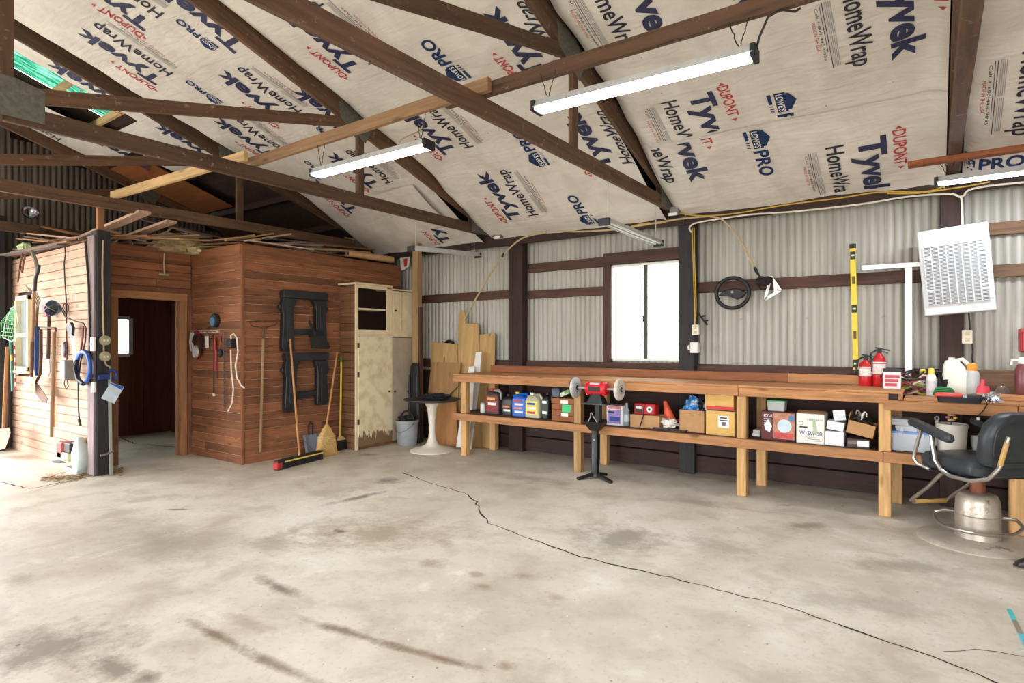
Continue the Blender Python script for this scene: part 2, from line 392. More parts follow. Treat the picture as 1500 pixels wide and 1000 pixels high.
# ================================================================ WALLS
def metal_material(name, rgb, streak):
    s = NT(name); tc = s.n('ShaderNodeTexCoord'); mp = s.n('ShaderNodeMapping'); mp.inputs['Scale'].default_value = (9, 9, 0.7)
    s.l(tc.outputs['Object'], mp.inputs['Vector'])
    nz = s.n('ShaderNodeTexNoise', i_Scale=1.0, i_Detail=6.0, i_Roughness=0.6); s.l(mp.outputs[0], nz.inputs['Vector'])
    c = lin(rgb); r = s.ramp(nz.outputs['Fac'], [(0.25, mul(c, 0.72)), (0.5, c), (0.75, mul(c, 1.12))])
    n2 = s.n('ShaderNodeTexNoise', i_Scale=5.0, i_Detail=9.0, i_Roughness=0.75); s.l(tc.outputs['Object'], n2.inputs['Vector'])
    f = s.ramp(n2.outputs['Fac'], [(0.64, (0, 0, 0, 1)), (0.72, (1, 1, 1, 1))])
    col = s.mix(s.math('MULTIPLY', f.outputs[0], streak), r.outputs[0], lin((96, 76, 56)))
    s.l(col, s.b.inputs['Base Color']); s.b.inputs['Roughness'].default_value = 0.55; s.b.inputs['Metallic'].default_value = 0.15
    return s.m
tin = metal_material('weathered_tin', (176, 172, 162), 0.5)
tin_dark = metal_material('shaded_gable_tin', (104, 94, 88), 0.7)  # same tin with the gable's shade painted into its colour, plus rust patches
PITCH = 0.073
def tin_sheet(parent, u0, u1, z0, z1, plane, mat, axis='X', name='metal_sheet'):
    n = max(4, int(round((u1 - u0) / PITCH * 10))); vs = []
    for i in range(n + 1):
        u = u0 + (u1 - u0) * i / n; ph = (u / PITCH) % 1.0
        d = 0.013 * (1 - 2 * abs(math.sin(math.pi * ph)) ** 0.75)
        for z in (z0, z1): vs.append((u, plane + d, z) if axis == 'X' else (plane - d, u, z))
    m = MB(); m.add(vs, [(2 * i, 2 * i + 2, 2 * i + 3, 2 * i + 1) for i in range(n)], True)
    return m.obj(name, mat, parent, sharp=60)
wall = root('wall_back', kind='structure')
WY = 6.765                                                     # plane of the tin
WX0, WX1, WZ0, WZ1 = -3.25, -2.36, 1.25, 2.43
def run_sheets(x0, x1, z0, z1):
    n = max(1, round((x1 - x0) / 0.69)); w = (x1 - x0) / n
    for k in range(n): tin_sheet(wall, x0 + k * w - (0.02 if k else 0), x0 + (k + 1) * w, z0, z1, WY + (0.003 if k % 2 else 0), tin)
run_sheets(-10.5, WX0, 0, 3.35); run_sheets(WX0, WX1, 0, WZ0); run_sheets(WX0, WX1, WZ1, 3.35); run_sheets(WX1, 5.0, 0, 3.35)
GY0, GY1 = 6.705, 6.75
def girt(x0, x1, z0, z1, kind='girt', y0=GY0, y1=GY1, name='girt'): return slab(name, x0, x1, y0, y1, z0, z1, kind, wall, 0.004)
PF = 6.57                                                      # front face of the posts
for x0, x1, k in ((-4.73, -4.5, 'post'), (-2.345, -2.165, 'blackpost'), (0.06, 0.23, 'post'), (2.62, 2.8, 'post'), (-7.3, -7.1, 'post')):
    slab('post', x0, x1, PF, 6.705, 0, 2.98, k, wall, 0.005)
g1 = onY(1200, 411, GY0).z                                      # middle girt, right bay
girt(-2.165, 0.06, g1 - 0.065, g1 + 0.055, 'girt'); girt(0.23, 2.62, g1 - 0.055, g1 + 0.055, 'lightgirt')
g2 = onY(1480, 333, GY0).z; girt(0.23, 2.62, g2 - 0.055, g2 + 0.055, 'lightgirt')
ga = onY(830, 388, GY0).z; gb = onY(830, 428, GY0).z; gc = onY(690, 434, GY0).z
girt(-4.5, WX0 - 0.09, ga - 0.06, ga + 0.06); girt(-4.5, WX0 - 0.09, gb - 0.06, gb + 0.05); girt(-7.1, -4.73, gc - 0.06, gc + 0.06)
girt(WX0 - 0.09, WX1 + 0.02, WZ1 + 0.015, WZ1 + 0.15, 'girt', 6.66, 6.75, 'window_header')
for x0, x1 in ((-7.1, -4.73), (-4.5, -2.345), (-2.165, 0.06), (0.23, 2.62)):
    girt(x0, x1, 1.1, WZ0 - 0.02, 'girt' if x0 < -2 else 'lightgirt', 6.66, 6.75)
    girt(x0, x1, 0.02, 0.2, 'dark', 6.64, 6.75, 'skirt_board'); girt(x0, x1, 0.215, 0.4, 'dark', 6.64, 6.75, 'skirt_board'); girt(x0, x1, 0.42, 0.55, 'girt', 6.64, 6.75)
    girt(x0, x1, 0.56, 1.06, 'dark', 6.68, 6.75, 'skirt_board')
girt(WX0 - 0.09, WX0, WZ0 - 0.02, WZ1 + 0.015, 'girt', 6.66, 6.75, 'jamb')
for x0, x1 in ((-10.4, -7.45), (-7.44, -4.6), (-4.59, -2.26), (-2.25, 0.14), (0.15, 5.0)):
    slab('eave_beam', x0, x1, 6.53, 6.57, 2.80, 2.96, 'post', wall, 0.004)
slab('top_plate', -10.4, 5.0, 6.57, 6.75, 2.99, 3.03, 'post', wall)
# bench-side window
win = root('window_1', kind='structure')
wh = plain('window_vinyl', (226, 224, 216), 0.45); dk = plain('window_dark_mullion', (62, 60, 58), 0.5)
for a in ((WX0, WX1, WZ0, WZ0 + 0.03), (WX0, WX1, WZ1 - 0.025, WZ1), (WX0, WX0 + 0.022, WZ0, WZ1), (WX1 - 0.022, WX1, WZ0, WZ1)):
    MB().box(a[0], a[1], 6.70, 6.78, a[2], a[3]).obj('window_frame', wh, win, 0.003)
mx = onY(946, 450, 6.72).x
MB().box(mx - 0.022, mx + 0.022, 6.705, 6.75, WZ0 + 0.03, WZ1 - 0.025).obj('mullion', dk, win, 0.003)
MB().box(mx - 0.034, mx - 0.02, 6.695, 6.71, 1.72, 1.8).obj('latch', dk, win, 0.002)
def dusty_glass(name, tint, haze):
    s = NT(name); s.t.nodes.remove(s.b)
    tc = s.n('ShaderNodeTexCoord'); nz = s.n('ShaderNodeTexNoise', i_Scale=4.0, i_Detail=8.0, i_Roughness=0.7); s.l(tc.outputs['Object'], nz.inputs['Vector'])
    tr = s.n('ShaderNodeBsdfTransparent'); tl = s.n('ShaderNodeBsdfTranslucent'); gl = s.n('ShaderNodeBsdfGlossy', i_Roughness=0.1)
    tr.inputs[0].default_value = lin(tint); tl.inputs[0].default_value = lin((214, 214, 208))
    f = s.ramp(nz.outputs['Fac'], [(0.35, (haze, haze, haze, 1)), (0.62, (haze + 0.45, haze + 0.45, haze + 0.45, 1))])
    m1 = s.n('ShaderNodeMixShader'); s.l(f.outputs[0], m1.inputs[0]); s.l(tr.outputs[0], m1.inputs[1]); s.l(tl.outputs[0], m1.inputs[2])
    m2 = s.n('ShaderNodeMixShader'); m2.inputs[0].default_value = 0.05; s.l(m1.outputs[0], m2.inputs[1]); s.l(gl.outputs[0], m2.inputs[2])
    s.l(m2.outputs[0], s.out.inputs[0]); return s.m
dg = dusty_glass('dusty_glass', (235, 240, 240), 0.12)
MB().box(WX0 + 0.02, mx, 6.735, 6.739, WZ0 + 0.02, WZ1 - 0.02).obj('pane', dg, win)
MB().box(mx, WX1 - 0.02, 6.722, 6.726, WZ0 + 0.02, WZ1 - 0.02).obj('pane', dg, win)
portal('window_daylight', ((WX0 + WX1) / 2, 6.9, (WZ0 + WZ1) / 2), (rad(-90), 0, 0), WX1 - WX0, WZ1 - WZ0)
# pale overgrown hedge outside the window
hedge = root('hedge', 'pale out of focus hedge outside the dusty window', 'hedge')
hm = plain('hedge_leaves', (150, 158, 140), 0.9, var=0.4, scale=4)
m = MB()
for k in range(900):
    p = Vector((R.uniform(-5.5, 0.5), R.uniform(9.4, 10.4), abs(R.gauss(0, 0.9)))); a = R.uniform(0, 6.3); q = Vector((math.cos(a), R.uniform(-1, 1), math.sin(a))) * 0.12; w = Vector((-math.sin(a), 0.4, math.cos(a))) * 0.06
    m.add([p - q, p + w, p + q, p - w], [(0, 1, 2, 3)])
m.obj('foliage', hm, hedge)
st = MB()
for k in range(7): st.tube([(-5.2 + k * 0.9, 9.9, 0), (-5.1 + k * 0.9, 9.9, 0.8), (-5.3 + k * 0.9, 9.8, 1.5)], 0.02, 5)
st.obj('stems', wd('girt', 'Z'), hedge); rebase(hedge)
MB().box(-60, 60, 6.9, 70, -0.25, -0.03).obj('ground', plain('lawn', (150, 156, 130), 0.9, var=0.2, scale=3), centre=False)['kind'] = 'structure'

# gable wall at the far left end, and the walls behind the camera
gab = root('wall_left', kind='structure'); deck_m0 = plain('dark_gable_boards', (60, 46, 40), 0.9, var=0.3)
GX = -10.5
WLY0, WLY1, WLZ0, WLZ1 = 3.82, 4.13, 1.28, 1.86
def gtop(y): return 3.2 + 0.3225 * min(6.6 - y, y + 4.1)
WMY0, WMY1, WMZ0, WMZ1 = 2.85, 3.65, 0.85, 2.05              # added window, unseen, to brighten the shed inside
for k in range(16):
    y0 = -4.15 + k * 0.68; y1 = y0 + 0.69
    top = min(gtop(y0), gtop(y1)) + 0.08
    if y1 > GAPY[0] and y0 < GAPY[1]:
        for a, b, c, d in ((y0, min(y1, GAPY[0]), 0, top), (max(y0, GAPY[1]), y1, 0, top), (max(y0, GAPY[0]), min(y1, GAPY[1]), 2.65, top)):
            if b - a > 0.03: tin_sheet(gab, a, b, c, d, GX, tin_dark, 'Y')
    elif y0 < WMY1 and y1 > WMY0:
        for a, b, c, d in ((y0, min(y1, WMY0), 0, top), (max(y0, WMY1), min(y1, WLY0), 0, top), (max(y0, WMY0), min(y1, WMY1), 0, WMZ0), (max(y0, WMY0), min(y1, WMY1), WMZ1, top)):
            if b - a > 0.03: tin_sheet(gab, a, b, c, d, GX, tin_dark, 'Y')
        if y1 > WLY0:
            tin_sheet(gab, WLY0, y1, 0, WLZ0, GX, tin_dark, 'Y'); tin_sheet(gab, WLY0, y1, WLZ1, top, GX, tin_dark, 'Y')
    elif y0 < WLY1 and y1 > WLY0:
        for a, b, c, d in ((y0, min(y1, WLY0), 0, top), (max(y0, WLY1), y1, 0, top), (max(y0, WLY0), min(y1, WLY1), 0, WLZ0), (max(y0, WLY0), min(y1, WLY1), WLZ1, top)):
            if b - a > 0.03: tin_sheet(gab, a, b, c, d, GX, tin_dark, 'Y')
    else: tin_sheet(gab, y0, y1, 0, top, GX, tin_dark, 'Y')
MB().prism([(-4.3, 2.9), (6.95, 2.9), (6.95, 3.15), (1.25, 5.02), (-4.3, 3.2)], 0.04, Matrix(((0, 0, 1, GX - 0.08), (1, 0, 0, 0), (0, 1, 0, 0), (0, 0, 0, 1)))).obj('gable_board', deck_m0, gab)
MB().box(GX - 0.08, GX + 0.1, 6.7, 6.9, 0, 3.2).obj('corner_board', deck_m0, gab)
for z in (2.75,): slab('girt', GX + 0.02, GX + 0.06, -4.1, 2.6, z, z + 0.09, 'dark', gab)
for y in (-3.8,): slab('post', GX + 0.06, GX + 0.2, y, y + 0.14, 0, 3.2, 'dark', gab)
slab('post', GX + 0.06, GX + 0.2, 2.4, 2.56, 0, 3.2, 'blackpost', gab)
MB().tube([(GX + 0.3, 2.36, 0.02), (GX + 0.3, 2.36, 2.62)], 0.022, 8).obj('conduit', plain('pale_conduit', (200, 200, 210), 0.4), gab)
fr = root('wall_front', kind='structure')
ed = [-10.5] + [v for d in DOORS for v in d] + [5.0]
for a, b in zip(ed[::2], ed[1::2]): MB().box(a, b, FRONT - 0.1, FRONT, 0, 3.1).obj('pier', tin, fr)
MB().box(-10.5, 5.0, FRONT - 0.1, FRONT, 2.7, 3.2).obj('lintel', tin, fr)
rw = root('wall_right', kind='structure')
MB().prism([(-4.15, 0), (6.8, 0), (6.8, 3.05), (1.25, 4.95), (-4.15, 3.1)], 0.1, Matrix(((0, 0, 1, 5.0), (1, 0, 0, 0), (0, 1, 0, 0), (0, 0, 0, 1)))).obj('panel', tin, rw)

# ================================================================ ROOF
A = 0.3225
def zline(y): return 3.13 + A * (6.6 - y)
def sag(y):
    q = min(1, max(0, (y - 5.0) / 1.5)); return 0.23 * q * q * (3 - 2 * q)
RIDGE = 1.25
ceil = root('ceiling', kind='structure')
deck_m = plain('roof_deck', (66, 48, 40), 0.9, var=0.3)
def deck(x0, x1, y0, y1, dz=0.17, mirror=False):
    f = (lambda y: zline(y) + dz) if not mirror else (lambda y: zline(2 * RIDGE - y) + dz)
    vs = [(x, y, f(y) + t) for t in (0, 0.03) for y in (y0, y1) for x in (x0, x1)]
    MB().add(vs, [(0, 2, 3, 1), (4, 5, 7, 6), (0, 1, 5, 4), (2, 6, 7, 3), (0, 4, 6, 2), (1, 3, 7, 5)]).obj('roof_deck', deck_m, ceil)
SKX0, SKX1, SKY0, SKY1 = -8.85, -7.98, 1.5, 3.2
deck(-10.55, SKX0, RIDGE, 6.95); deck(SKX1, 5.1, RIDGE, 6.95); deck(SKX0, SKX1, RIDGE, SKY0); deck(SKX0, SKX1, SKY1, 6.95)
deck(-10.55, 5.1, -4.4, RIDGE, 0.17, True)
# translucent green skylight sheet
s = NT('green_fibreglass'); s.t.nodes.remove(s.b)
tl = s.n('ShaderNodeBsdfTranslucent'); df = s.n('ShaderNodeBsdfDiffuse'); tc = s.n('ShaderNodeTexCoord')
mp = s.n('ShaderNodeMapping'); mp.inputs['Scale'].default_value = (60, 6, 6); s.l(tc.outputs['Object'], mp.inputs['Vector'])
nz = s.n('ShaderNodeTexNoise', i_Scale=1.0, i_Detail=5.0); s.l(mp.outputs[0], nz.inputs['Vector'])
rp = s.ramp(nz.outputs['Fac'], [(0.35, lin((12, 52, 38))), (0.55, lin((38, 92, 70))), (0.72, lin((96, 150, 120)))])
s.l(rp.outputs[0], tl.inputs[0]); s.l(rp.outputs[0], df.inputs[0])
mx_ = s.n('ShaderNodeMixShader'); mx_.inputs[0].default_value = 0.3; s.l(tl.outputs[0], mx_.inputs[1]); s.l(df.outputs[0], mx_.inputs[2]); s.l(mx_.outputs[0], s.out.inputs[0])
n = 90; vs = []
for i in range(n + 1):
    x = SKX0 - 0.05 + (SKX1 - SKX0 + 0.1) * i / n
    for y in (SKY0 - 0.05, SKY1 + 0.05): vs.append((x, y, zline(y) + 0.22 + 0.012 * math.cos(2 * math.pi * x / 0.07)))
MB().add(vs, [(2 * i, 2 * i + 1, 2 * i + 3, 2 * i + 2) for i in range(n)], True).obj('skylight_panel', s.m, ceil)
for y in (1.9, 2.62, 3.15): slab('purlin', -10.0, -7.6, y, y + 0.045, zline(y) + 0.07, zline(y) + 0.16, 'newpine', ceil)
for y in (4.4, 5.3, 6.2): slab('purlin', -10.4, -7.6, y, y + 0.045, zline(y) + 0.07, zline(y) + 0.16, 'dark', ceil)
pl_m = wood('wood_orange_ply', (170, 104, 58), 'X', dark=0.8, scale=0.4, knots=0)
vs = [(x, y, zline(y) + dz) for dz in (0.03, 0.045) for y in (3.75, 5.1) for x in (-10.35, -9.1)]
MB().add(vs, [(0, 2, 3, 1), (4, 5, 7, 6), (0, 1, 5, 4), (2, 6, 7, 3), (0, 4, 6, 2), (1, 3, 7, 5)]).obj('plywood_panel', pl_m, ceil)

# white printed housewrap stapled under the rafters, one strip to a bay
s = NT('housewrap_film'); tc = s.n('ShaderNodeTexCoord')
nz = s.n('ShaderNodeTexNoise', i_Scale=3.0, i_Detail=6.0, i_Roughness=0.6, i_Distortion=0.8); s.l(tc.outputs['Object'], nz.inputs['Vector'])
rp = s.ramp(nz.outputs['Fac'], [(0.3, lin((206, 198, 188))), (0.65, lin((226, 220, 212)))])
vo = s.n('ShaderNodeTexVoronoi', i_Scale=4.5); s.l(tc.outputs['Object'], vo.inputs['Vector'])
sp = s.ramp(vo.outputs['Distance'], [(0.02, (1, 1, 1, 1)), (0.035, (0, 0, 0, 1))])
s.l(s.mix(s.math('MULTIPLY', sp.outputs[0], 0.75), rp.outputs[0], lin((90, 84, 80))), s.b.inputs['Base Color'])
s.b.inputs['Roughness'].default_value = 0.5
mp = s.n('ShaderNodeMapping'); mp.inputs['Scale'].default_value = (1.5, 7, 3); s.l(tc.outputs['Object'], mp.inputs['Vector'])
n4 = s.n('ShaderNodeTexNoise', i_Scale=1.6, i_Detail=5.0, i_Distortion=1.2); s.l(mp.outputs[0], n4.inputs['Vector'])
bp = s.n('ShaderNodeBump', i_Strength=0.32, i_Distance=0.03); s.l(n4.outputs['Fac'], bp.inputs['Height']); s.l(bp.outputs[0], s.b.inputs['Normal'])
WRAP = s.m
TX = [-10.1, -7.5, -5.1, -2.43, 0.15, 2.7]
def zfilm(x, y, x0, x1):
    e0 = max(0.0, 1 - (x - x0) / 0.16); e1 = max(0.0, 1 - (x1 - x) / 0.14); e = max(e0, e1)
    bulge = -0.035 * math.sin(math.pi * (x - x0) / (x1 - x0)) * (0.5 + 0.5 * math.sin(y * 2.1 + x0))
    w = mnoise.noise(Vector((x * 1.3, y * 2.6, x0))) * 0.022 + mnoise.noise(Vector((x * 3.1, y * 6.0, 5 + x0))) * 0.008
    lip = (0.1 * e0 * e0 - 0.05 * e1 * e1) * (0.6 + 0.8 * abs(mnoise.noise(Vector((x0, y * 1.4, 2.2)))))
    return zline(y) - sag(y) + bulge + w * (1 - 0.5 * e) + lip
def film(x0, x1, y0, y1, hang=0.0, bx=None):
    bx = bx or (x0, x1); nx = max(6, int((x1 - x0) / 0.06)); ny = int((y1 - y0) / 0.07); m = MB(); vs = []
    for j in range(ny + 1):
        for i in range(nx + 1):
            x = x0 + (x1 - x0) * i / nx; y = y0 + (y1 - y0) * j / ny; vs.append((x, y, zfilm(x, y, *bx)))
    if hang:
        for i in range(nx + 1):
            x = x0 + (x1 - x0) * i / nx; y = y1 + 0.05; vs.append((x, y, zfilm(x, y1, *bx) - hang * (0.5 + 0.7 * abs(mnoise.noise(Vector((x * 2.0, 0, 9)))))))
        ny += 1
    m.add(vs, [(j * (nx + 1) + i, (j + 1) * (nx + 1) + i, (j + 1) * (nx + 1) + i + 1, j * (nx + 1) + i + 1) for j in range(ny) for i in range(nx)], True)
    return m.obj('housewrap', WRAP, ceil, sharp=80)
BAY = {}
BAY['C'] = (film(-7.46, -5.12, RIDGE, 6.48, 0.05), -7.46, -5.12)
BAY['B'] = (film(-5.06, -2.47, RIDGE, 6.5, 0.05), -5.06, -2.47)
BAY['A'] = (film(-2.38, 0.10, RIDGE, 6.5, 0.05), -2.38, 0.10)
lap = film(-2.38, 0.10, 5.52, 6.5, 0.06); lap.location.z -= 0.013
BAY['E'] = (film(0.22, 2.66, RIDGE, 6.5, 0.05), 0.22, 2.66)
BAY['F'] = (film(2.75, 4.95, RIDGE, 6.5), 2.75, 4.95)
BAY['D'] = (film(-7.96, -7.54, 1.35, 4.3, 0, (-10.06, -7.54)), -10.06, -7.54)
film(-10.06, -8.9, 1.35, 3.6, 0, (-10.06, -7.54)); film(-8.9, -7.96, 3.25, 4.3, 0, (-10.06, -7.54))
vs = [(x, y, zline(2 * RIDGE - y)) for y in (-4.1, RIDGE) for x in (-10.4, 5.0)]
MB().add(vs, [(0, 1, 3, 2)]).obj('housewrap', WRAP, ceil)
# loose square flap patched over the joint in the second bay
fx = [(598, 276), (652, 290), (672, 318), (590, 336)]
vs = []
for i in range(7):
    for j in range(7): x = -6.15 + 0.8 * i / 6; y = 5.35 + 0.72 * j / 6; vs.append((x, y, zline(y) - sag(y) - 0.05 - 0.015 * math.sin(i * 0.9 + j)))
MB().add(vs, [(i * 7 + j, i * 7 + j + 1, (i + 1) * 7 + j + 1, (i + 1) * 7 + j) for i in range(6) for j in range(6)], True).obj('housewrap_flap', WRAP, ceil)

ink_navy = plain('print_navy', (46, 50, 82), 0.6, var=0.1); ink_black = plain('print_black', (44, 44, 58), 0.6, var=0.1)
ink_red = plain('print_red', (186, 62, 60), 0.6, var=0.1); ink_grey = plain('print_grey', (168, 166, 166), 0.6, var=0.1); ink_blue = plain('print_blue', (20, 48, 92), 0.6, var=0.1)
ink_white = plain('print_white', (236, 232, 226), 0.6, var=0.05)
LAP = 5.52                                       # lower strip of wrap lapped over the upper one in the middle bay
def film_print(name, polys, mat, bay, x, y, s, clip=None, lift=0.006, ori=None):
    """polys in text space (u along the reading direction, v up the letters); s=+1 reads towards the eave, -1 towards the ridge, 0 along the eave"""
    sheet, x0, x1 = BAY[bay]; vs, fs = polys; bm = bmesh.new()
    bv = []
    for u, v in vs:
        if s == 0: bv.append(bm.verts.new((x + u, y - v, 0)))
        else: bv.append(bm.verts.new((x + s * v, y + s * u, 0)))
    for f in fs:
        try: bm.faces.new([bv[i] for i in f])
        except ValueError: pass
    def cut(co, no, kill=False):
        bmesh.ops.bisect_plane(bm, geom=list(bm.verts) + list(bm.edges) + list(bm.faces), plane_co=co, plane_no=no, clear_outer=kill)
    lo = min(v.co.y for v in bm.verts); hi = max(v.co.y for v in bm.verts)
    k = math.ceil(lo / 0.14)
    while k * 0.14 < hi: cut((0, k * 0.14, 0), (0, 1, 0)); k += 1
    lo = min(v.co.x for v in bm.verts); hi = max(v.co.x for v in bm.verts); k = math.ceil(lo / 0.14)
    while k * 0.14 < hi: cut((k * 0.14, 0, 0), (1, 0, 0)); k += 1
    cut((x0 + 0.01, 0, 0), (-1, 0, 0), True); cut((x1 - 0.01, 0, 0), (1, 0, 0), True); cut((0, 6.49, 0), (0, 1, 0), True)
    if clip: cut((0, clip[0], 0), (0, -1, 0), True); cut((0, clip[1], 0), (0, 1, 0), True)
    if not bm.faces: bm.free(); return None
    for v in bm.verts: v.co.z = zfilm(v.co.x, v.co.y, x0, x1) - lift - (0.016 if bay == 'A' and v.co.y > LAP - 0.02 else 0)
    c = Vector((x, y, zline(y)))
    for v in bm.verts: v.co -= c
    me = bpy.data.meshes.new(name); bm.to_mesh(me); bm.free(); me.materials.append(mat)
    return put(name, me, c, sheet)
def word(body, bold, u0, v0, w, h, shear=0.0):
    vs, fs, tw = textmesh(body, bold); return [(u0 + a / tw * w + shear * b, v0 + b / 0.72 * h) for a, b in vs], fs
def quads(rs):
    vs = []; fs = []
    for a, b, c, d in rs: o = len(vs); vs += [(a, b), (c, b), (c, d), (a, d)]; fs.append((o, o + 1, o + 2, o + 3))
    return vs, fs
film_print_ = film_print
def brand_block(bay, x, y, s, clip=None, parts='DTHF'):
    """one repeat of the big wordmark with its companions; (x, y) = start of the letter line"""
    if 'T' in parts: film_print('printed_wordmark', word('Tyvek', 0.035, 0, -0.01, 0.76, 0.2), ink_navy, bay, x, y, s, clip)
    if 'H' in parts: film_print('printed_subtitle', word('HomeWrap', 0.015, 0.02, -0.265, 0.7, 0.145), ink_black, bay, x, y, s, clip)
    if 'D' in parts:
        film_print('printed_name', word('DUPONT', 0.015, -0.02, 0.235, 0.36, 0.095), ink_red, bay, x, y, s, clip)
        film_print('printed_name_tips', ([(-0.06, 0.28), (-0.03, 0.255), (-0.03, 0.305), (0.40, 0.28), (0.37, 0.255), (0.37, 0.305)], [(0, 1, 2), (3, 5, 4)]), ink_red, bay, x, y, s, clip)
    if 'F' in parts:
        film_print('printed_fine_lines', quads([(0.05, -0.345 - k * 0.011, 0.34, -0.34 - k * 0.011) for k in range(4)] + [(0.36, -0.345 - k * 0.011, 0.66, -0.34 - k * 0.011) for k in range(4)]), ink_grey, bay, x, y, s, clip)
        film_print('printed_rule', quads([(0.05, -0.395, 0.68, -0.39), (0.05, -0.41, 0.5, -0.406)]), ink_black, bay, x, y, s, clip)
        film_print('printed_phone', word('Call 1-800-448-9835', 0, 0.08, -0.44, 0.5, 0.018), ink_black, bay, x, y, s, clip)
        film_print('printed_origin', word('MADE IN THE USA', 0, 0.2, -0.475, 0.28, 0.024), ink_red, bay, x, y, s, clip)
def shop_block(bay, x, y, s, clip=None, k=1.0):
    def film_print(name, polys, *a): return film_print_(name, ([(u * k, v * k) for u, v in polys[0]], polys[1]), *a)
    logo = pro = True
    if logo:
        film_print('printed_house_badge', ([(0, -0.01), (0.2, -0.01), (0.2, 0.075), (0.185, 0.075), (0.185, 0.1), (0.1, 0.15), (0.015, 0.1), (0.015, 0.075), (0, 0.075)], [tuple(range(9))]), ink_blue, bay, x, y, s, clip)
        film_print('printed_badge_name', word("LOWE'S", 0.015, 0.012, 0.002, 0.176, 0.055), ink_white, bay, x, y, s, clip, 0.009)
        film_print('printed_stripe', ([(0.0, -0.065), (0.105, -0.065), (0.105, -0.035), (0.0, -0.035)] + [p for k in range(3) for p in ((0.12 + k * 0.026, -0.065), (0.13 + k * 0.026, -0.065), (0.137 + k * 0.026, -0.035), (0.127 + k * 0.026, -0.035))],
                                      [(0, 1, 2, 3)] + [tuple(range(4 + 4 * k, 8 + 4 * k)) for k in range(3)]), ink_blue, bay, x, y, s, clip)
    if pro: film_print('printed_pro', word('PRO', 0.03, 0.225, -0.02, 0.3, 0.125), ink_blue, bay, x, y, s, clip)
for a in (('C', -6.72, 3.0, -1), ('C', -6.72, 4.35, -1), ('C', -6.7, 5.64, -1, None, 'DT'), ('C', -5.92, 2.55, -1), ('C', -5.84, 3.93, -1), ('C', -5.88, 5.3, -1), ('C', -5.66, 6.46, -1, None, 'DT'), ('C', -5.28, 3.08, -1, None, 'T'), ('C', -5.25, 4.4, -1, None, 'T'),
          ('B', -4.36, 3.7, -1), ('B', -4.36, 5.06, -1), ('B', -4.22, 6.15, -1), ('B', -2.76, 4.4, -1), ('B', -2.74, 5.68, -1), ('B', -2.8, 3.05, -1), ('B', -4.4, 2.35, -1),
          ('A', -0.22, 4.44, 1), ('A', -0.5, 5.84, 1, (5.55, 6.5)), ('A', -1.7, 5.03, 1, (4.9, 5.5)), ('A', -2.0, 5.27, 1, (5.54, 6.5)), ('A', -1.76, 3.7, 1), ('A', -0.24, 3.1, 1),
          ('E', 0.78, 5.36, 1), ('E', 0.7, 4.05, 1), ('D', -7.72, 3.05, -1), ('D', -7.74, 4.15, -1), ('D', -9.1, 3.95, -1, None, 'DT'), ('D', -10.0, 3.05, -1)):
    brand_block(*a)
for a in (('A', -1.06, 5.24, 1, (5.0, 5.5)), ('A', -1.33, 5.56, 1), ('A', -1.1, 3.92, 1), ('B', -3.5, 4.2, -1), ('B', -3.46, 5.5, -1), ('B', -3.34, 6.44, -1), ('B', -3.5, 2.86, -1), ('C', -5.6, 2.98, -1, None, 0.68), ('C', -6.42, 3.46, -1, None, 0.68), ('C', -5.6, 4.4, -1, None, 0.68),
          ('C', -6.4, 4.9, -1, None, 0.68), ('E', 1.5, 5.0, 1)): shop_block(*a)
shop_block('E', 0.1, 6.4, 0, None)

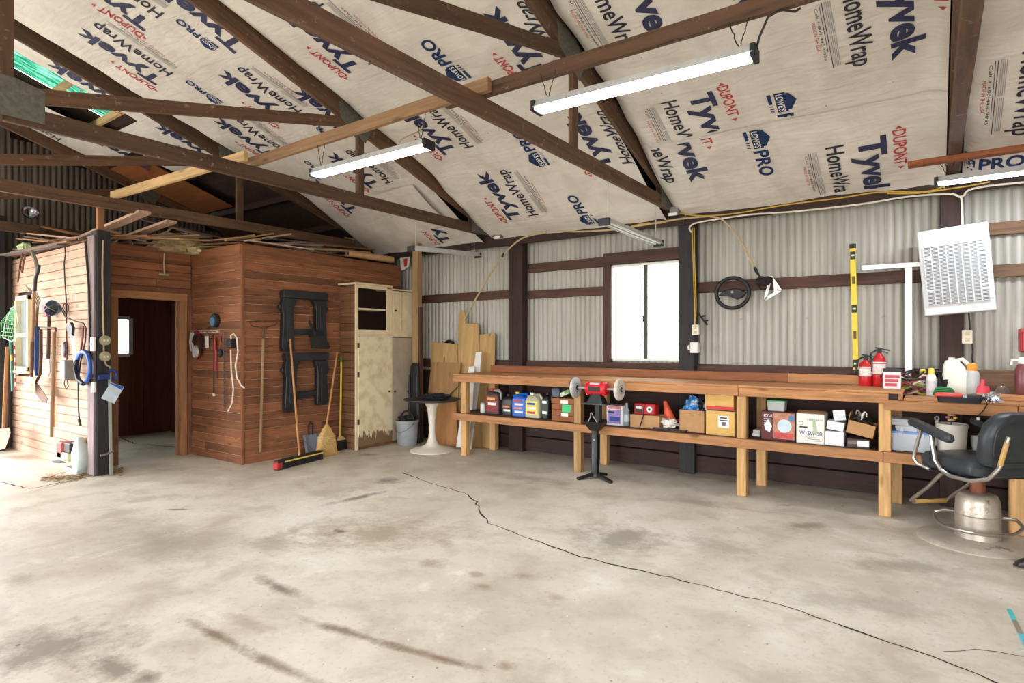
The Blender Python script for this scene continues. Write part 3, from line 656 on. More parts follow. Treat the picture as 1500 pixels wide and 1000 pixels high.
# ================================================================ TRUSSES
gus_m = plain('galvanised_plate', (112, 112, 104), 0.5, 0.5, var=0.3, scale=30, dirt=((60, 54, 48), 60, 0.62)); gply = plain('grey_ply_gusset', (104, 98, 90), 0.8, var=0.25)
TNAMES = ['farthest roof truss at the gable end', 'dark roof truss standing over the plank shed', 'dark roof truss with grey plate at left edge of view', 'large dark roof truss crossing above the buffing stand', 'roof truss seen edge-on above the white heater', 'roof truss beyond the heater at far right']
CH0, CH1 = 2.965, 3.095
def truss(x, label, th=0.045):
    t = root('roof_truss', label, 'truss', 'roof trusses', 'structure')
    for a, b in ((-4.05, 1.25), (1.255, 6.5)):
        slab('bottom_chord', x - th / 2, x + th / 2, a, b, CH0, CH1, 'truss', t, 0.004)
    for sgn in (1, -1):
        m0 = lambda y: RIDGE + sgn * (y - RIDGE)
        d = 0.205; n = Vector((0, -A * sgn, 1)).normalized()
        off = 0.0
        board('top_chord', (x, m0(6.62), zline(6.62) + off), (x, m0(1.27), zline(1.27) + off), th, d, 'truss', t, (0, 0, 1), 0.004)
        board('web', (x, m0(1.36), 3.17), (x, m0(4.25), 3.86), th, 0.105, 'truss', t, (0, 0, 1), 0.004)
        slab('web', x - th / 2, x + th / 2, m0(4.3) - 0.045, m0(4.3) + 0.045, CH1, 3.78, 'truss', t, 0.004)
        for sx in (-1, 1):
            X = x + sx * (th / 2 + 0.001); dx = 0.004 * sx
            T = lambda X, dx: Matrix(((0, 0, 1, X), (1, 0, 0, 0), (0, 1, 0, 0), (0, 0, 0, 1)))
            pg = [(m0(4.02), 3.84), (m0(4.36), 3.66), (m0(4.40), 3.74), (m0(4.46), 3.84), (m0(4.30), 3.98), (m0(4.0), 4.02)]
            MB().prism(pg, 0.004, T(X - (0.004 if sx < 0 else 0), dx)).obj('gusset_plate', gus_m, t)
            if sgn == 1:
                MB().prism([(1.02, 3.0), (1.48, 3.0), (1.48, 3.23), (1.32, 3.27), (1.18, 3.27), (1.02, 3.23)], 0.004, T(X - (0.004 if sx < 0 else 0), dx)).obj('gusset_plate', gus_m, t)
            MB().prism([(m0(6.2), 2.975), (m0(6.56), 2.975), (m0(6.56), 3.13), (m0(6.2), 3.25)], 0.014, T(X - (0.014 if sx < 0 else 0), dx)).obj('gusset_plate', gply, t)
    slab('king_post', x - th / 2, x + th / 2, 1.19, 1.31, CH1, 4.72, 'truss', t, 0.004)
    return rebase(t, (x, 1.25, CH0))
for x, lb in zip(TX, TNAMES): truss(x, lb, 0.08 if x == 0.15 else 0.045)

# long boards laid across the chords
def plank_thing(name, label, cat, a, b, w, h, kind, group=None, up=(0, 0, 1)):
    return tag(board(name, a, b, w, h, kind, None, up), label, cat, group)
plank_thing('stringer', 'pale board across the chords carrying the lit shop light over the shed side', 'board', (-5.25, 3.07, 3.142), (-2.33, 3.03, 3.142), 0.04, 0.09, 'stringer')
plank_thing('stringer', 'dark board across the chords carrying the brightest shop light', 'board', (-2.75, 3.085, 3.142), (0.32, 3.13, 3.142), 0.04, 0.09, 'truss')
plank_thing('stringer', 'pale yellow board spanning the two trusses next to the shed', 'board', (-7.6, 2.84, 3.142), (-5.0, 2.93, 3.142), 0.04, 0.09, 'newpine')
plank_thing('stringer', 'short orange brown board under the rafter right of the heater', 'board', (-0.16, 5.89, 2.942), (1.6, 5.87, 2.942), 0.09, 0.042, 'brownrail')

# ================================================================ PLANK SHED
def ray_plane(x, y, p0, n):
    d = ray(x, y); c = Vector((0, 0, CAMH)); p0 = Vector(p0); n = Vector(n)
    return c + d * ((p0 - c).dot(n) / d.dot(n))
def plate(name, pts, th, mat, parent=None, n=None):
    """flat piece with thickness from 3-D outline points (planar)"""
    pts = [Vector(p) for p in pts]
    if n is None:
        n = Vector((0, 0, 0))
        for i in range(len(pts)): n += (pts[i] - pts[0]).cross(pts[(i + 1) % len(pts)] - pts[0])
        n.normalize()
    n = Vector(n).normalized(); k = len(pts); vs = pts + [p - n * th for p in pts]
    m = MB(); m.add(vs, [tuple(range(k)), tuple(range(k, 2 * k))[::-1]] + [(i, (i + 1) % k, k + (i + 1) % k, k + i) for i in range(k)])
    return m.obj(name, mat, parent, 0.0)
PH = 0.1025
def plank_rows(parent, axis, u0, u1, plane, z0, z1, face, kind, holes=(), joints=0.35):
    """horizontal boards on one plane; axis 'X' or 'Y' = the way they run; face = direction the boards face (+1/-1)"""
    z = z0; row = 0
    while z < z1 - 0.02:
        zt = min(z + PH - 0.004, z1); spans = [(u0, u1)]
        for a, b, c, d in holes:
            if z < d - 0.02 and zt > c + 0.02:
                spans = [q for s_ in spans for q in ((s_[0], min(s_[1], a)), (max(s_[0], b), s_[1])) if q[1] - q[0] > 0.03]
        for a, b in spans:
            cuts = [a] + ([a + (b - a) * R.uniform(0.25, 0.75)] if (b - a) > 1.0 and R.random() < joints else []) + [b]
            for p, q in zip(cuts, cuts[1:]):
                pr = R.uniform(0.0, 0.004)
                if axis == 'X': slab('plank', p + 0.001, q - 0.001, plane - (0 if face > 0 else pr), plane + 0.02 + (pr if face > 0 else 0), z, zt, kind, parent, 0.007)
                else: slab('plank', plane - 0.02, plane + pr, p + 0.001, q - 0.001, z, zt, kind, parent, 0.007)
        z += PH; row += 1
SZ = 2.665
wA = root('wall_shed_broad', kind='structure')
plank_rows(wA, 'Y', 3.94, 6.52, -6.77, 0.0, SZ, 1, 'siding')
slab('top_board', -6.775, -6.755, 3.94, 6.5, 2.53, 2.67, 'siding', wA); slab('corner_strip', -6.79, -6.755, 3.905, 3.94, 0.0, 2.66, 'siding', wA)
slab('sheathing', -6.83, -6.777, 3.95, 6.5, 0, 2.6, 'siding_pale', wA)
wB = root('wall_shed_narrow', kind='structure')
plank_rows(wB, 'X', -8.0, -6.79, 3.92, 0.0, SZ, -1, 'siding'); slab('top_board', -7.98, -6.8, 3.9, 3.915, 2.54, 2.67, 'siding', wB)
slab('sheathing', -7.98, -6.8, 3.927, 3.97, 0, 2.6, 'siding_pale', wB)
wC = root('wall_shed_door_side', kind='structure')
plank_rows(wC, 'Y', 2.75, 3.92, -8.0, 2.08, SZ, 1, 'siding'); slab('plank', -8.02, -8.0, 2.7, 2.97, 0, 2.08, 'siding', wC); slab('plank', -8.02, -8.0, 3.84, 3.92, 0, 2.08, 'siding', wC)
slab('top_board', -7.995, -7.98, 2.75, 3.9, 2.53, 2.67, 'siding', wC)
dr = root('door_1', kind='structure')
slab('jamb', -8.12, -7.975, 2.965, 3.05, 0, 2.09, 'trim', dr); slab('jamb', -8.12, -7.975, 3.77, 3.855, 0, 2.09, 'trim', dr); slab('head', -8.12, -7.97, 2.965, 3.855, 2.02, 2.11, 'trim', dr)
slab('stop', -8.08, -8.05, 3.05, 3.065, 0, 2.02, 'trim', dr); slab('stop', -8.08, -8.05, 3.755, 3.77, 0, 2.02, 'trim', dr)
for z in (0.35, 1.0, 1.7): MB().box(-7.99, -7.97, 3.762, 3.772, z, z + 0.09).obj('hinge', plain('door_hinge_brass', (150, 120, 80), 0.4, 0.7), dr)
wD = root('wall_shed_tools', kind='structure')
TWX0, TWX1, TWZ0, TWZ1 = -10.2, -9.66, 1.1, 2.1
plank_rows(wD, 'X', -10.42, -7.68, 2.67, 0.0, 2.62, -1, 'siding_pale', [(TWX0, TWX1, TWZ0, TWZ1)])  # same wood as the other siding, strong light painted in as a paler colour
slab('sheathing', -10.42, TWX0, 2.70, 2.72, 0, 2.6, 'dark', wD); slab('sheathing', TWX1, -7.7, 2.70, 2.72, 0, 2.6, 'dark', wD); slab('sheathing', TWX0, TWX1, 2.70, 2.72, 0, TWZ0, 'dark', wD); slab('sheathing', TWX0, TWX1, 2.70, 2.72, TWZ1, 2.6, 'dark', wD)
slab('corner_post', -7.68, -7.5, 2.655, 2.79, 0, 2.72, 'blackpost', wD, 0.006); slab('corner_board', -7.69, -7.52, 2.63, 2.652, 0, 2.66, 'greyboard', wD, 0.004)  # grey board paints the brightly lit front face of the dark post
w2 = root('window_2', kind='structure'); cr = plain('cream_window_paint', (226, 212, 176), 0.5, var=0.12)
for a in ((TWX0, TWX0 + 0.05, TWZ0, TWZ1), (TWX1 - 0.05, TWX1, TWZ0, TWZ1), (TWX0, TWX1, TWZ0, TWZ0 + 0.05), (TWX0, TWX1, TWZ1 - 0.06, TWZ1), (TWX0 + 0.04, TWX1 - 0.04, 1.55, 1.6)):
    MB().box(a[0], a[1], 2.63, 2.74, a[2], a[3]).obj('window_frame', cr, w2, 0.003)
MB().box(TWX0 - 0.05, TWX1 + 0.05, 2.6, 2.7, TWZ0 - 0.035, TWZ0).obj('window_sill', cr, w2, 0.003)
MB().box(TWX0 + 0.03, TWX1 - 0.03, 2.70, 2.704, TWZ0 + 0.03, 1.57).obj('pane', plain('grey_glass', (150, 160, 166), 0.08, var=0.1), w2); MB().box(TWX0 + 0.03, TWX1 - 0.03, 2.69, 2.694, 1.58, TWZ1 - 0.03).obj('pane', plain('grey_glass', (150, 160, 166)), w2)
# inside of the shed
wI = root('wall_shed_inner', kind='structure')
y = 2.74
while y < 6.5:
    y1 = min(y + 0.4, 6.5)
    if y1 <= WMY1 + 0.1:
        slab('wall_panel', -10.42, -10.40, y + 0.003, y1 - 0.003, 0, WMZ0, 'panel', wI); slab('wall_panel', -10.42, -10.40, y + 0.003, y1 - 0.003, WMZ1, 2.6, 'panel', wI); y = y1; continue
    for a, b, c, d in ((y, min(y1, WLY0), 0, 2.6), (max(y, WLY1), y1, 0, 2.6), (max(y, WLY0), min(y1, WLY1), 0, WLZ0), (max(y, WLY0), min(y1, WLY1), WLZ1, 2.6)):
        if b - a > 0.02: slab('wall_panel', -10.42, -10.40, a + 0.003, b - 0.003, c, d, 'panel', wI)
    y = y1
slab('wall_panel', -10.4, -6.83, 6.5, 6.52, 0, 2.6, 'panel', wI); slab('inner_post', -9.2, -9.1, 4.35, 4.45, 0, 2.6, 'dark', wI)
slab('partition', -10.3, -8.6, 4.72, 4.76, 0, 2.55, 'panel', wI)
w3 = root('window_3', kind='structure')
for a in ((WLY0 - 0.03, WLY0 + 0.02, WLZ0, WLZ1), (WLY1 - 0.02, WLY1 + 0.04, WLZ0, WLZ1), (WLY0, WLY1, WLZ0 - 0.03, WLZ0 + 0.02), (WLY0, WLY1, WLZ1 - 0.02, WLZ1 + 0.03)):
    MB().box(-10.42, -10.37, a[0], a[1], a[2], a[3]).obj('window_frame', wh, w3)
MB().box(-10.47, -10.466, WLY0, WLY1, WLZ0, WLZ1).obj('pane', dg, w3)
w4 = root('added_light_window', kind='structure')  # out of view, added to let daylight into the shed
MB().box(-10.47, -10.466, WMY0 - 0.02, WMY1 + 0.02, WMZ0, WMZ1).obj('pane', dg, w4)
for a in ((WMY0 - 0.03, WMY0 + 0.02, WMZ0, WMZ1), (WMY1 - 0.02, WMY1 + 0.04, WMZ0, WMZ1), (WMY0, WMY1, WMZ0 - 0.03, WMZ0 + 0.02), (WMY0, WMY1, WMZ1 - 0.02, WMZ1 + 0.03)): MB().box(-10.42, -10.37, *a).obj('window_frame', wh, w4)
portal('shed_window_daylight', (-10.7, (WMY0 + WMY1) / 2, (WMZ0 + WMZ1) / 2), (rad(90), 0, rad(-90)), WMY1 - WMY0, WMZ1 - WMZ0)
portal('shed_window_daylight', (-10.7, (WLY0 + WLY1) / 2, (WLZ0 + WLZ1) / 2), (rad(90), 0, rad(-90)), WLY1 - WLY0, WLZ1 - WLZ0)
# loft
lf = root('loft_floor', kind='structure')
MB().box(-10.42, -8.04, 2.73, 3.95, 2.62, 2.64).obj('deck', wd('dark', 'X'), lf); MB().box(-10.42, -6.84, 3.98, 6.5, 2.62, 2.64).obj('deck', wd('dark', 'X'), lf)
for k in range(6): slab('joist', -10.4, -8.06 if k < 2 else -6.85, 2.76 + k * 0.72, 2.80 + k * 0.72, 2.50, 2.618, 'dark', lf)

# ================================================================ STORED IN THE LOFT
def scrap(label, a, b, w, h, kind='scrap', name='scrap_board', up=(0, 0, 1), group='scrap lumber in the loft'): return plank_thing(name, label, 'board', a, b, w, h, kind, group, up)
Z0 = 2.641
scrap('long pale board running up from the tool wall toward the rafters', (-10.2, 2.95, 2.70), (-7.4, 3.1, 2.98), 0.14, 0.03, 'siding_pale')
scrap('pinkish board lying under the long pale loft board', (-10.3, 3.2, 2.66), (-7.3, 3.35, 2.9), 0.12, 0.03, 'siding_pale')
scrap('short orange stud standing on the black corner post', (-7.6, 2.72, 2.725), (-7.6, 2.72, 3.08), 0.06, 0.06, 'trim', 'stud', (0, 1, 0), None)
tops = ['flat grey board nearest the tool wall edge', 'narrow bleached board resting across the tool wall edge', 'thin brown lath jutting over the tool wall', 'split board end hanging over the tool wall', 'wide weathered board above the tool wall window', 'short plank stacked on the weathered board']
for k, lb in enumerate(tops):
    y = 2.62 + 0.07 * k; z = 2.66 + 0.024 * k
    scrap(lb, (-10.3 + 0.25 * k, y - 0.08, z), (-8.6 + 0.12 * k, y + 0.05, z + 0.004 * k), 0.1 + 0.02 * (k % 3), 0.02, ['greyboard', 'scrap', 'siding', 'scrap', 'greyboard', 'siding_pale'][k])
mid = ['splintered lath pile end above the shed door', 'pale split lath leaning over the shed door', 'grey strip poking out over the narrow plank wall', 'bent brown lath crossing the loft pile', 'long thin lath under the dark truss', 'narrow cream strip on the loft edge', 'rough slab with bark edge in the loft', 'short lath sticking up in the loft', 'dark batten behind the tan rag', 'weathered strip lying along the broad wall top', 'brown strip lying along the broad wall top', 'pale broken strip at the broad wall corner']
for k, lb in enumerate(mid):
    if k < 8:
        x = -8.05 + 0.12 * (k % 4); y = 3.0 + 0.12 * k; scrap(lb, (x - 0.3, y - 0.3, Z0 + 0.03 + 0.02 * (k % 5)), (x + 0.1 + R.uniform(0, 0.3), y + 0.55, Z0 + 0.06 + R.uniform(0.0, 0.16)), 0.06 + 0.03 * (k % 3), 0.015, ['scrap', 'greyboard', 'newpine'][k % 3])
    else:
        y = 4.0 + 0.5 * (k - 8); scrap(lb, (-6.9 + 0.03 * (k % 3), y, Z0 + 0.045 + 0.018 * (k % 3)), (-6.84 - 0.05 * (k % 2), y + 0.95, Z0 + 0.05 + 0.018 * (k % 3)), 0.09, 0.018, ['scrap', 'siding', 'siding_pale'][k % 3])
xs = [(505, 358, 520, 352, 'short bright lath end lying on the dark chord'), (522, 360, 532, 353, 'second short bright lath end lying on the dark chord')]
for x0, y0, x1, y1, lb in xs:
    a = onX(x0, y0 - 2, -7.45); b = onX(x1, y1 - 2, -7.45); a.z = b.z = CH1 + 0.012; scrap(lb, a, b, 0.03, 0.02, 'newpine')
# denser heap over the tool wall and door
heap = ['topmost pale board of the tool wall heap', 'pinkish board second from the top of the tool wall heap', 'short grey board on the left of the tool wall heap', 'brown board slanting toward the corner post', 'thin bleached lath slanting toward the corner post', 'wide brown board at the back of the tool wall heap',
        'dark joist offcut in the tool wall heap', 'cream painted board above the net', 'brown stick poking past the gable pipe', 'narrow grey lath beside the orange stud', 'pale board end above the round outlets', 'broken brown lath above the shed door', 'grey plank end above the shed door', 'cream lath sticking out above the door hook', 'long grey board deep in the loft', 'long brown board deep in the loft', 'tan board edge over the narrow plank wall', 'grey batten at the narrow plank wall corner', 'brown strip end over the tape reel']
spec = [(4, 352, 118, 350, 2.78, .1, 'siding_pale'), (0, 360, 95, 356, 2.82, .12, 'siding_pale'), (0, 372, 62, 366, 2.68, .09, 'greyboard'), (40, 378, 128, 354, 2.74, .08, 'siding'), (20, 364, 126, 345, 2.88, .05, 'scrap'), (0, 350, 110, 343, 2.95, .14, 'siding'),
        (14, 366, 60, 362, 2.72, .07, 'dark'), (18, 352, 70, 354, 2.70, .05, 'scrap'), (0, 380, 40, 372, 2.64, .04, 'siding'), (98, 356, 131, 340, 2.76, .04, 'greyboard'), (112, 362, 150, 343, 2.86, .06, 'newpine'), (140, 345, 215, 353, 3.0, .05, 'siding'),
        (150, 340, 205, 352, 3.2, .08, 'greyboard'), (175, 347, 262, 350, 3.3, .05, 'newpine'), (140, 336, 300, 346, 4.2, .12, 'greyboard'), (200, 338, 340, 352, 4.6, .1, 'siding'), (280, 356, 350, 348, 4.05, .09, 'scrap'), (300, 352, 372, 352, 4.1, .06, 'greyboard'), (262, 360, 352, 355, 4.0, .06, 'siding')]
for lb, (u0, v0, u1, v1, yy_, w_, k_) in zip(heap, spec):
    a = onY(u0, v0, yy_); b = onY(u1, v1, yy_); a.x = max(a.x, -10.3); a.z = max(a.z, Z0 + 0.02); b.z = max(b.z, Z0 + 0.02); b.y += 0.03; scrap(lb, a, b, w_, 0.02, k_)
edge = ['frayed pale strip on the broad wall edge near the corner', 'second frayed strip behind the pale one on the broad wall edge', 'thick brown slab lying on the middle of the broad wall', 'pale slab lying toward the cabinet end of the broad wall', 'thin tan strip over the cabinet cornice', 'dark slab behind the cardboard tube', 'bark edged slab under the dark chord', 'light splintered stick crossing the broad wall corner', 'light stick pointing at the upper sawhorse']
spec = [(362, 352, 425, 343, -6.9, .07, 'newpine'), (372, 358, 440, 356, -6.95, .08, 'scrap'), (395, 357, 470, 360, -6.85, .1, 'greyboard'), (445, 364, 540, 370, -6.86, .1, 'scrap'), (480, 366, 560, 374, -6.95, .05, 'newpine'), (430, 356, 545, 366, -7.1, .14, 'siding'), (390, 350, 500, 360, -7.2, .1, 'greyboard'), (330, 352, 372, 344, -7.05, .05, 'newpine'), (352, 350, 400, 342, -7.15, .04, 'newpine')]
for lb, (u0, v0, u1, v1, xx_, w_, k_) in zip(edge, spec):
    a = onX(u0, v0, xx_); b = onX(u1, v1, xx_); a.z = max(a.z, Z0 + 0.03); b.z = max(b.z, Z0 + 0.03); scrap(lb, a, b, w_, 0.02, k_)
# brown cardboard-cored tube with a pale rolled end
tb = root('rolled_tube', 'pale cardboard tube end poking out of the loft beside the tin wall', 'tube')
e = onX(575, 380, -6.66); T_ = Matrix.Translation(e) @ Matrix.Rotation(rad(90), 4, 'X')
MB().tube([(e.x, e.y, e.z), (e.x - 0.06, e.y - 0.8, e.z + 0.0)], 0.042, 14, caps=False).obj('tube_wall', plain('kraft_tube', (188, 150, 112), 0.8), tb)
MB().tube([(e.x, e.y + 0.001, e.z), (e.x - 0.06, e.y - 0.8, e.z)], 0.02, 12).obj('core', plain('tube_dark', (70, 50, 40), 0.9), tb)
MB().lathe([(0.022, 0), (0.042, 0)], 16, Matrix.Translation(e) @ Matrix.Rotation(rad(-90), 4, 'X'), caps=False).obj('rim', plain('kraft_pale', (212, 180, 144), 0.8), tb); rebase(tb)
# crumpled tan rag hanging over the wall top
def crumple(name, label, cat, c, rx, ry, rz, mat, seed, n=14, group=None, amp=0.55):
    m = MB(); vs = []
    for i in range(n + 1):
        th = math.pi * i / n
        for j in range(2 * n):
            ph = math.pi * j / n; d = Vector((math.sin(th) * math.cos(ph), math.sin(th) * math.sin(ph), math.cos(th)))
            k = 1 + amp * mnoise.noise(d * 2.2 + Vector((seed, 0, 0))) + amp * 0.5 * mnoise.noise(d * 5.5 + Vector((0, seed, 0)))
            vs.append((c[0] + d.x * rx * k, c[1] + d.y * ry * k, max(c[2] + d.z * rz * k, c[2] - rz * 0.8)))
    m.add(vs, [(i * 2 * n + j, i * 2 * n + (j + 1) % (2 * n), (i + 1) * 2 * n + (j + 1) % (2 * n), (i + 1) * 2 * n + j) for i in range(n) for j in range(2 * n)], True)
    o = m.obj(name, mat, None, sharp=35)
    return tag(o, label, cat, group) if label else o
p = onX(262, 362, -7.9); crumple('rag', 'crumpled tan rag draped over the wall top above the shed door', 'rag', (p.x, p.y, p.z + 0.03), 0.18, 0.3, 0.13, plain('tan_cloth', (164, 142, 104), 0.9, var=0.3, bump=0.3), 3)
p = onX(285, 368, -7.8); crumple('paper_bundle', 'bundle of pale crumpled paper beside the tan loft rag', 'paper', (p.x, p.y, p.z + 0.02), 0.09, 0.14, 0.07, plain('pale_paper', (206, 188, 146), 0.9, var=0.2), 8)
cb = root('folded_cardboard', 'folded grey cardboard tented on the loft above the door', 'cardboard'); cm = plain('grey_card', (150, 136, 122), 0.9)
a = onX(165, 358, -7.95); b = onX(185, 342, -8.0); c = onX(196, 358, -7.95)
plate('flap', [a, b, b + Vector((-0.4, 0, 0)), a + Vector((-0.4, 0, 0))], 0.006, cm, cb); plate('flap', [b, c, c + Vector((-0.4, 0, 0)), b + Vector((-0.4, 0, 0))], 0.006, cm, cb); rebase(cb)
cb = root('folded_poster_board', 'tall tent of tan folded card leaning in the loft under the truss', 'cardboard')
a = onX(225, 356, -8.3); b = onX(253, 333, -8.35); c = onX(290, 352, -8.3)
plate('flap', [a, b, b + Vector((-0.5, 0.1, 0)), a + Vector((-0.5, 0.1, 0))], 0.008, plain('tan_card', (160, 134, 92), 0.9), cb); plate('flap', [b, c, c + Vector((-0.5, 0.1, 0)), b + Vector((-0.5, 0.1, 0))], 0.008, plain('tan_card', (160, 134, 92), 0.9), cb); rebase(cb)
p = onY(36, 362, 2.62); crumple('green_wire_bundle', 'pale green bundled twine on the tool wall top', 'twine', (p.x, p.y, p.z), 0.16, 0.06, 0.05, plain('green_twine', (178, 196, 150), 0.9, var=0.3), 12)
lamp = root('loft_reflector', 'small shiny reflector dish hanging in the dark gable', 'reflector'); p = onX(42, 316, -10.2)
MB().lathe([(0.01, 0), (0.05, 0.01), (0.09, 0.05), (0.1, 0.08)], 18, Matrix.Translation(p) @ Matrix.Rotation(rad(60), 4, 'Y'), caps=False).obj('dish', plain('bright_steel', (190, 190, 200), 0.2, 1.0), lamp)
MB().tube([p, p + Vector((0, 0, 0.9))], 0.006, 5).obj('wire', plain('black_wire', (30, 28, 28), 0.5), lamp); rebase(lamp)

# ================================================================ TOOLS ON THE PALE WALL
steel = plain('tool_steel', (120, 112, 106), 0.4, 0.8, var=0.3, dirt=((92, 66, 48), 14, 0.58)); rust = plain('rusty_iron', (104, 76, 58), 0.7, 0.4, var=0.35, dirt=((134, 84, 50), 18, 0.55))
black = plain('black_plastic', (30, 30, 32), 0.5, var=0.3); blue = plain('blue_plastic', (44, 92, 176), 0.4); bluedk = plain('blue_cloth', (44, 70, 124), 0.8, var=0.3); red = plain('red_paint', (176, 36, 40), 0.4); white = plain('white_plastic', (224, 222, 218), 0.45, var=0.06)
cordm = plain('black_cord', (40, 34, 32), 0.6); cordt = plain('tan_cord', (186, 164, 128), 0.6); cordw = plain('white_cord', (222, 214, 198), 0.6); cordy = plain('yellow_cord', (196, 160, 62), 0.6)
hand = wd('oldhandle', 'Z')
def tw(x, y, Y=2.61): return onY(x, y, Y)
def twl(pts, Y=2.61): return [tw(x, y, Y) for x, y in pts]
t = root('shovel', 'round point shovel hanging head down left of the blue wrap', 'shovel')
MB().tube(twl([(50, 425), (49, 460), (47.5, 500)], 2.49), 0.018, 8).obj('shaft', hand, t); MB().tube(twl([(57, 388), (56, 396), (52, 408), (51, 426)], 2.49), 0.02, 8).obj('grip', black, t)
MB().tube(twl([(47.5, 500), (46.5, 540), (46, 552)], 2.49), [0.02, 0.022, 0.016], 8).obj('socket', rust, t)
plate('blade', [tw(44, 551, 2.5), tw(49, 553, 2.47), tw(46, 562, 2.45), tw(38, 571, 2.43), tw(32, 573, 2.43), tw(33, 566, 2.48), tw(39, 556, 2.5)], 0.004, steel, t); rebase(t)
t = root('pitchfork', 'pitchfork hanging tines up with blue cloth wrapped handle', 'fork')
for k in range(4):
    q = 51 + k * 2.4; MB().tube(twl([(q - 13 + 2 * k, 418 + 3 * k), (q - 4, 430), (q + 1, 440), (55, 450)], 2.55), 0.006, 5).obj('tine', steel, t)
MB().tube(twl([(55, 449), (54, 462), (53.5, 482)], 2.57), 0.016, 8).obj('shaft', rust, t)
MB().tube(twl([(54, 478), (54, 500), (53.5, 538), (54, 550)], 2.565), [0.03, 0.034, 0.026, 0.02], 8).obj('blue_wrap', bluedk, t); rebase(t)
t = root('spade', 'spade hanging blade down beside the blue wrapped fork', 'spade')
MB().tube(twl([(60, 482), (60, 520), (58.5, 548), (54, 558)], 2.54), [0.018, 0.02, 0.018, 0.016], 8).obj('shaft', wd('girt', 'Z'), t)
plate('blade', [tw(52, 557, 2.55), tw(56, 562, 2.52), tw(70, 583, 2.5), tw(69, 590, 2.5), tw(62, 589, 2.5), tw(53, 576, 2.52)], 0.005, rust, t); rebase(t)
t = root('hoe', 'long handled hoe hanging with crossbar head at top', 'hoe')
MB().tube(twl([(79, 486), (78, 540), (76, 600), (75.5, 640)], 2.55), 0.02, 8).obj('shaft', hand, t)
MB().tube(twl([(60, 479), (72, 480), (81, 480), (82.5, 484), (79, 488)], 2.52), 0.012, 6).obj('hook_head', rust, t); rebase(t)
t = root('wood_stake', 'slim pale stake hanging right of the hoe handle', 'stake'); MB().tube(twl([(81, 486), (80, 560), (79, 625)], 2.645), 0.012, 6).obj('shaft', wd('newpine', 'Z'), t); rebase(t)
t = root('axe', 'red headed axe hanging under the reflector lamp', 'axe')
plate('head', [tw(69, 446, 2.6), tw(74, 446, 2.6), tw(75, 462, 2.6), tw(70, 464, 2.6)], 0.05, red, t); MB().tube(twl([(72, 455), (71.5, 490), (70.5, 525)], 2.58), [0.016, 0.018, 0.02], 8).obj('handle', wd('girt', 'Z'), t); rebase(t)
t = root('trowel', 'grey trowel blade hanging behind the hoe handle', 'trowel')
plate('blade', [tw(68, 524), tw(73, 524), tw(74, 544), tw(71, 552), tw(67, 540)], 0.005, steel, t); MB().tube(twl([(70.5, 500), (70.5, 525)], 2.6), 0.012, 6).obj('handle', wd('post', 'Z'), t); rebase(t)
t = root('landing_net', 'green mesh landing net hanging left of the cream window', 'net')
netm = plain('green_net', (140, 214, 160), 0.7, var=0.2)
hp = twl([(16, 452), (20, 449), (24, 454), (27, 475), (27, 492), (17, 500), (4, 494), (8, 470), (16, 452)], 2.5); MB().tube(hp, 0.006, 5).obj('hoop', plain('pale_rim', (200, 214, 204), 0.5), t)
nb = MB()
for k in range(9):
    f = k / 8; top = tw(18 + 5 * f, 451 + 2 * f, 2.5); bt = tw(-3 + 31 * f, 497 - 4 * abs(f - 0.6), 2.44 + 0.05 * f); nb.tube([top, top.lerp(bt, 0.5) + Vector((0.01 * (f - 0.5), -0.05, 0)), bt], 0.0025, 4)
for k in range(1, 8):
    f = k / 8; nb.tube([tw(18 - 21 * f, 451 + 46 * f, 2.5 - 0.06 * f), tw(20 - 3 * f, 453 + 45 * f, 2.43), tw(23 + 5 * f, 453 + 40 * f, 2.48)], 0.0025, 4)
nb.obj('mesh_net', netm, t); MB().tube(twl([(15, 497), (16.5, 530), (18, 573)], 2.5), 0.012, 8).obj('handle', plain('green_handle', (62, 132, 112), 0.4), t)
MB().tube(twl([(16.3, 520), (16.6, 528)], 2.5), 0.0135, 8).obj('band', plain('yellow_band', (214, 196, 90), 0.4), t); rebase(t)
t = root('yardstick', 'thin red and white dashed stick hanging by the net', 'stick')
for k in range(12): MB().tube(twl([(21 + 0.15 * k, 500 + 6 * k), (21 + 0.15 * (k + 1), 505.6 + 6 * k)], 2.62), 0.008, 5).obj('segment', red if k % 2 else white, t)
rebase(t)
t = root('shovel', 'rusty square shovel leaning at the far left edge', 'shovel')
MB().tube(twl([(10.5, 508), (7.5, 570), (5, 634)], 2.42), 0.019, 8).obj('shaft', wd('trim', 'Z'), t)
plate('blade', [tw(-2, 628, 2.4), tw(14, 626, 2.4), tw(16, 634, 2.38), tw(8, 657, 2.36), tw(-6, 660, 2.36)], 0.005, plain('rust_blade', (176, 116, 78), 0.6, 0.3, var=0.3), t); rebase(t)
t = root('broom_handle', 'dark pole standing beside the leaning rusty shovel', 'pole'); MB().tube(twl([(13, 520), (11, 650)], 2.55), 0.016, 8).obj('pole', wd('post', 'Z'), t); rebase(t)
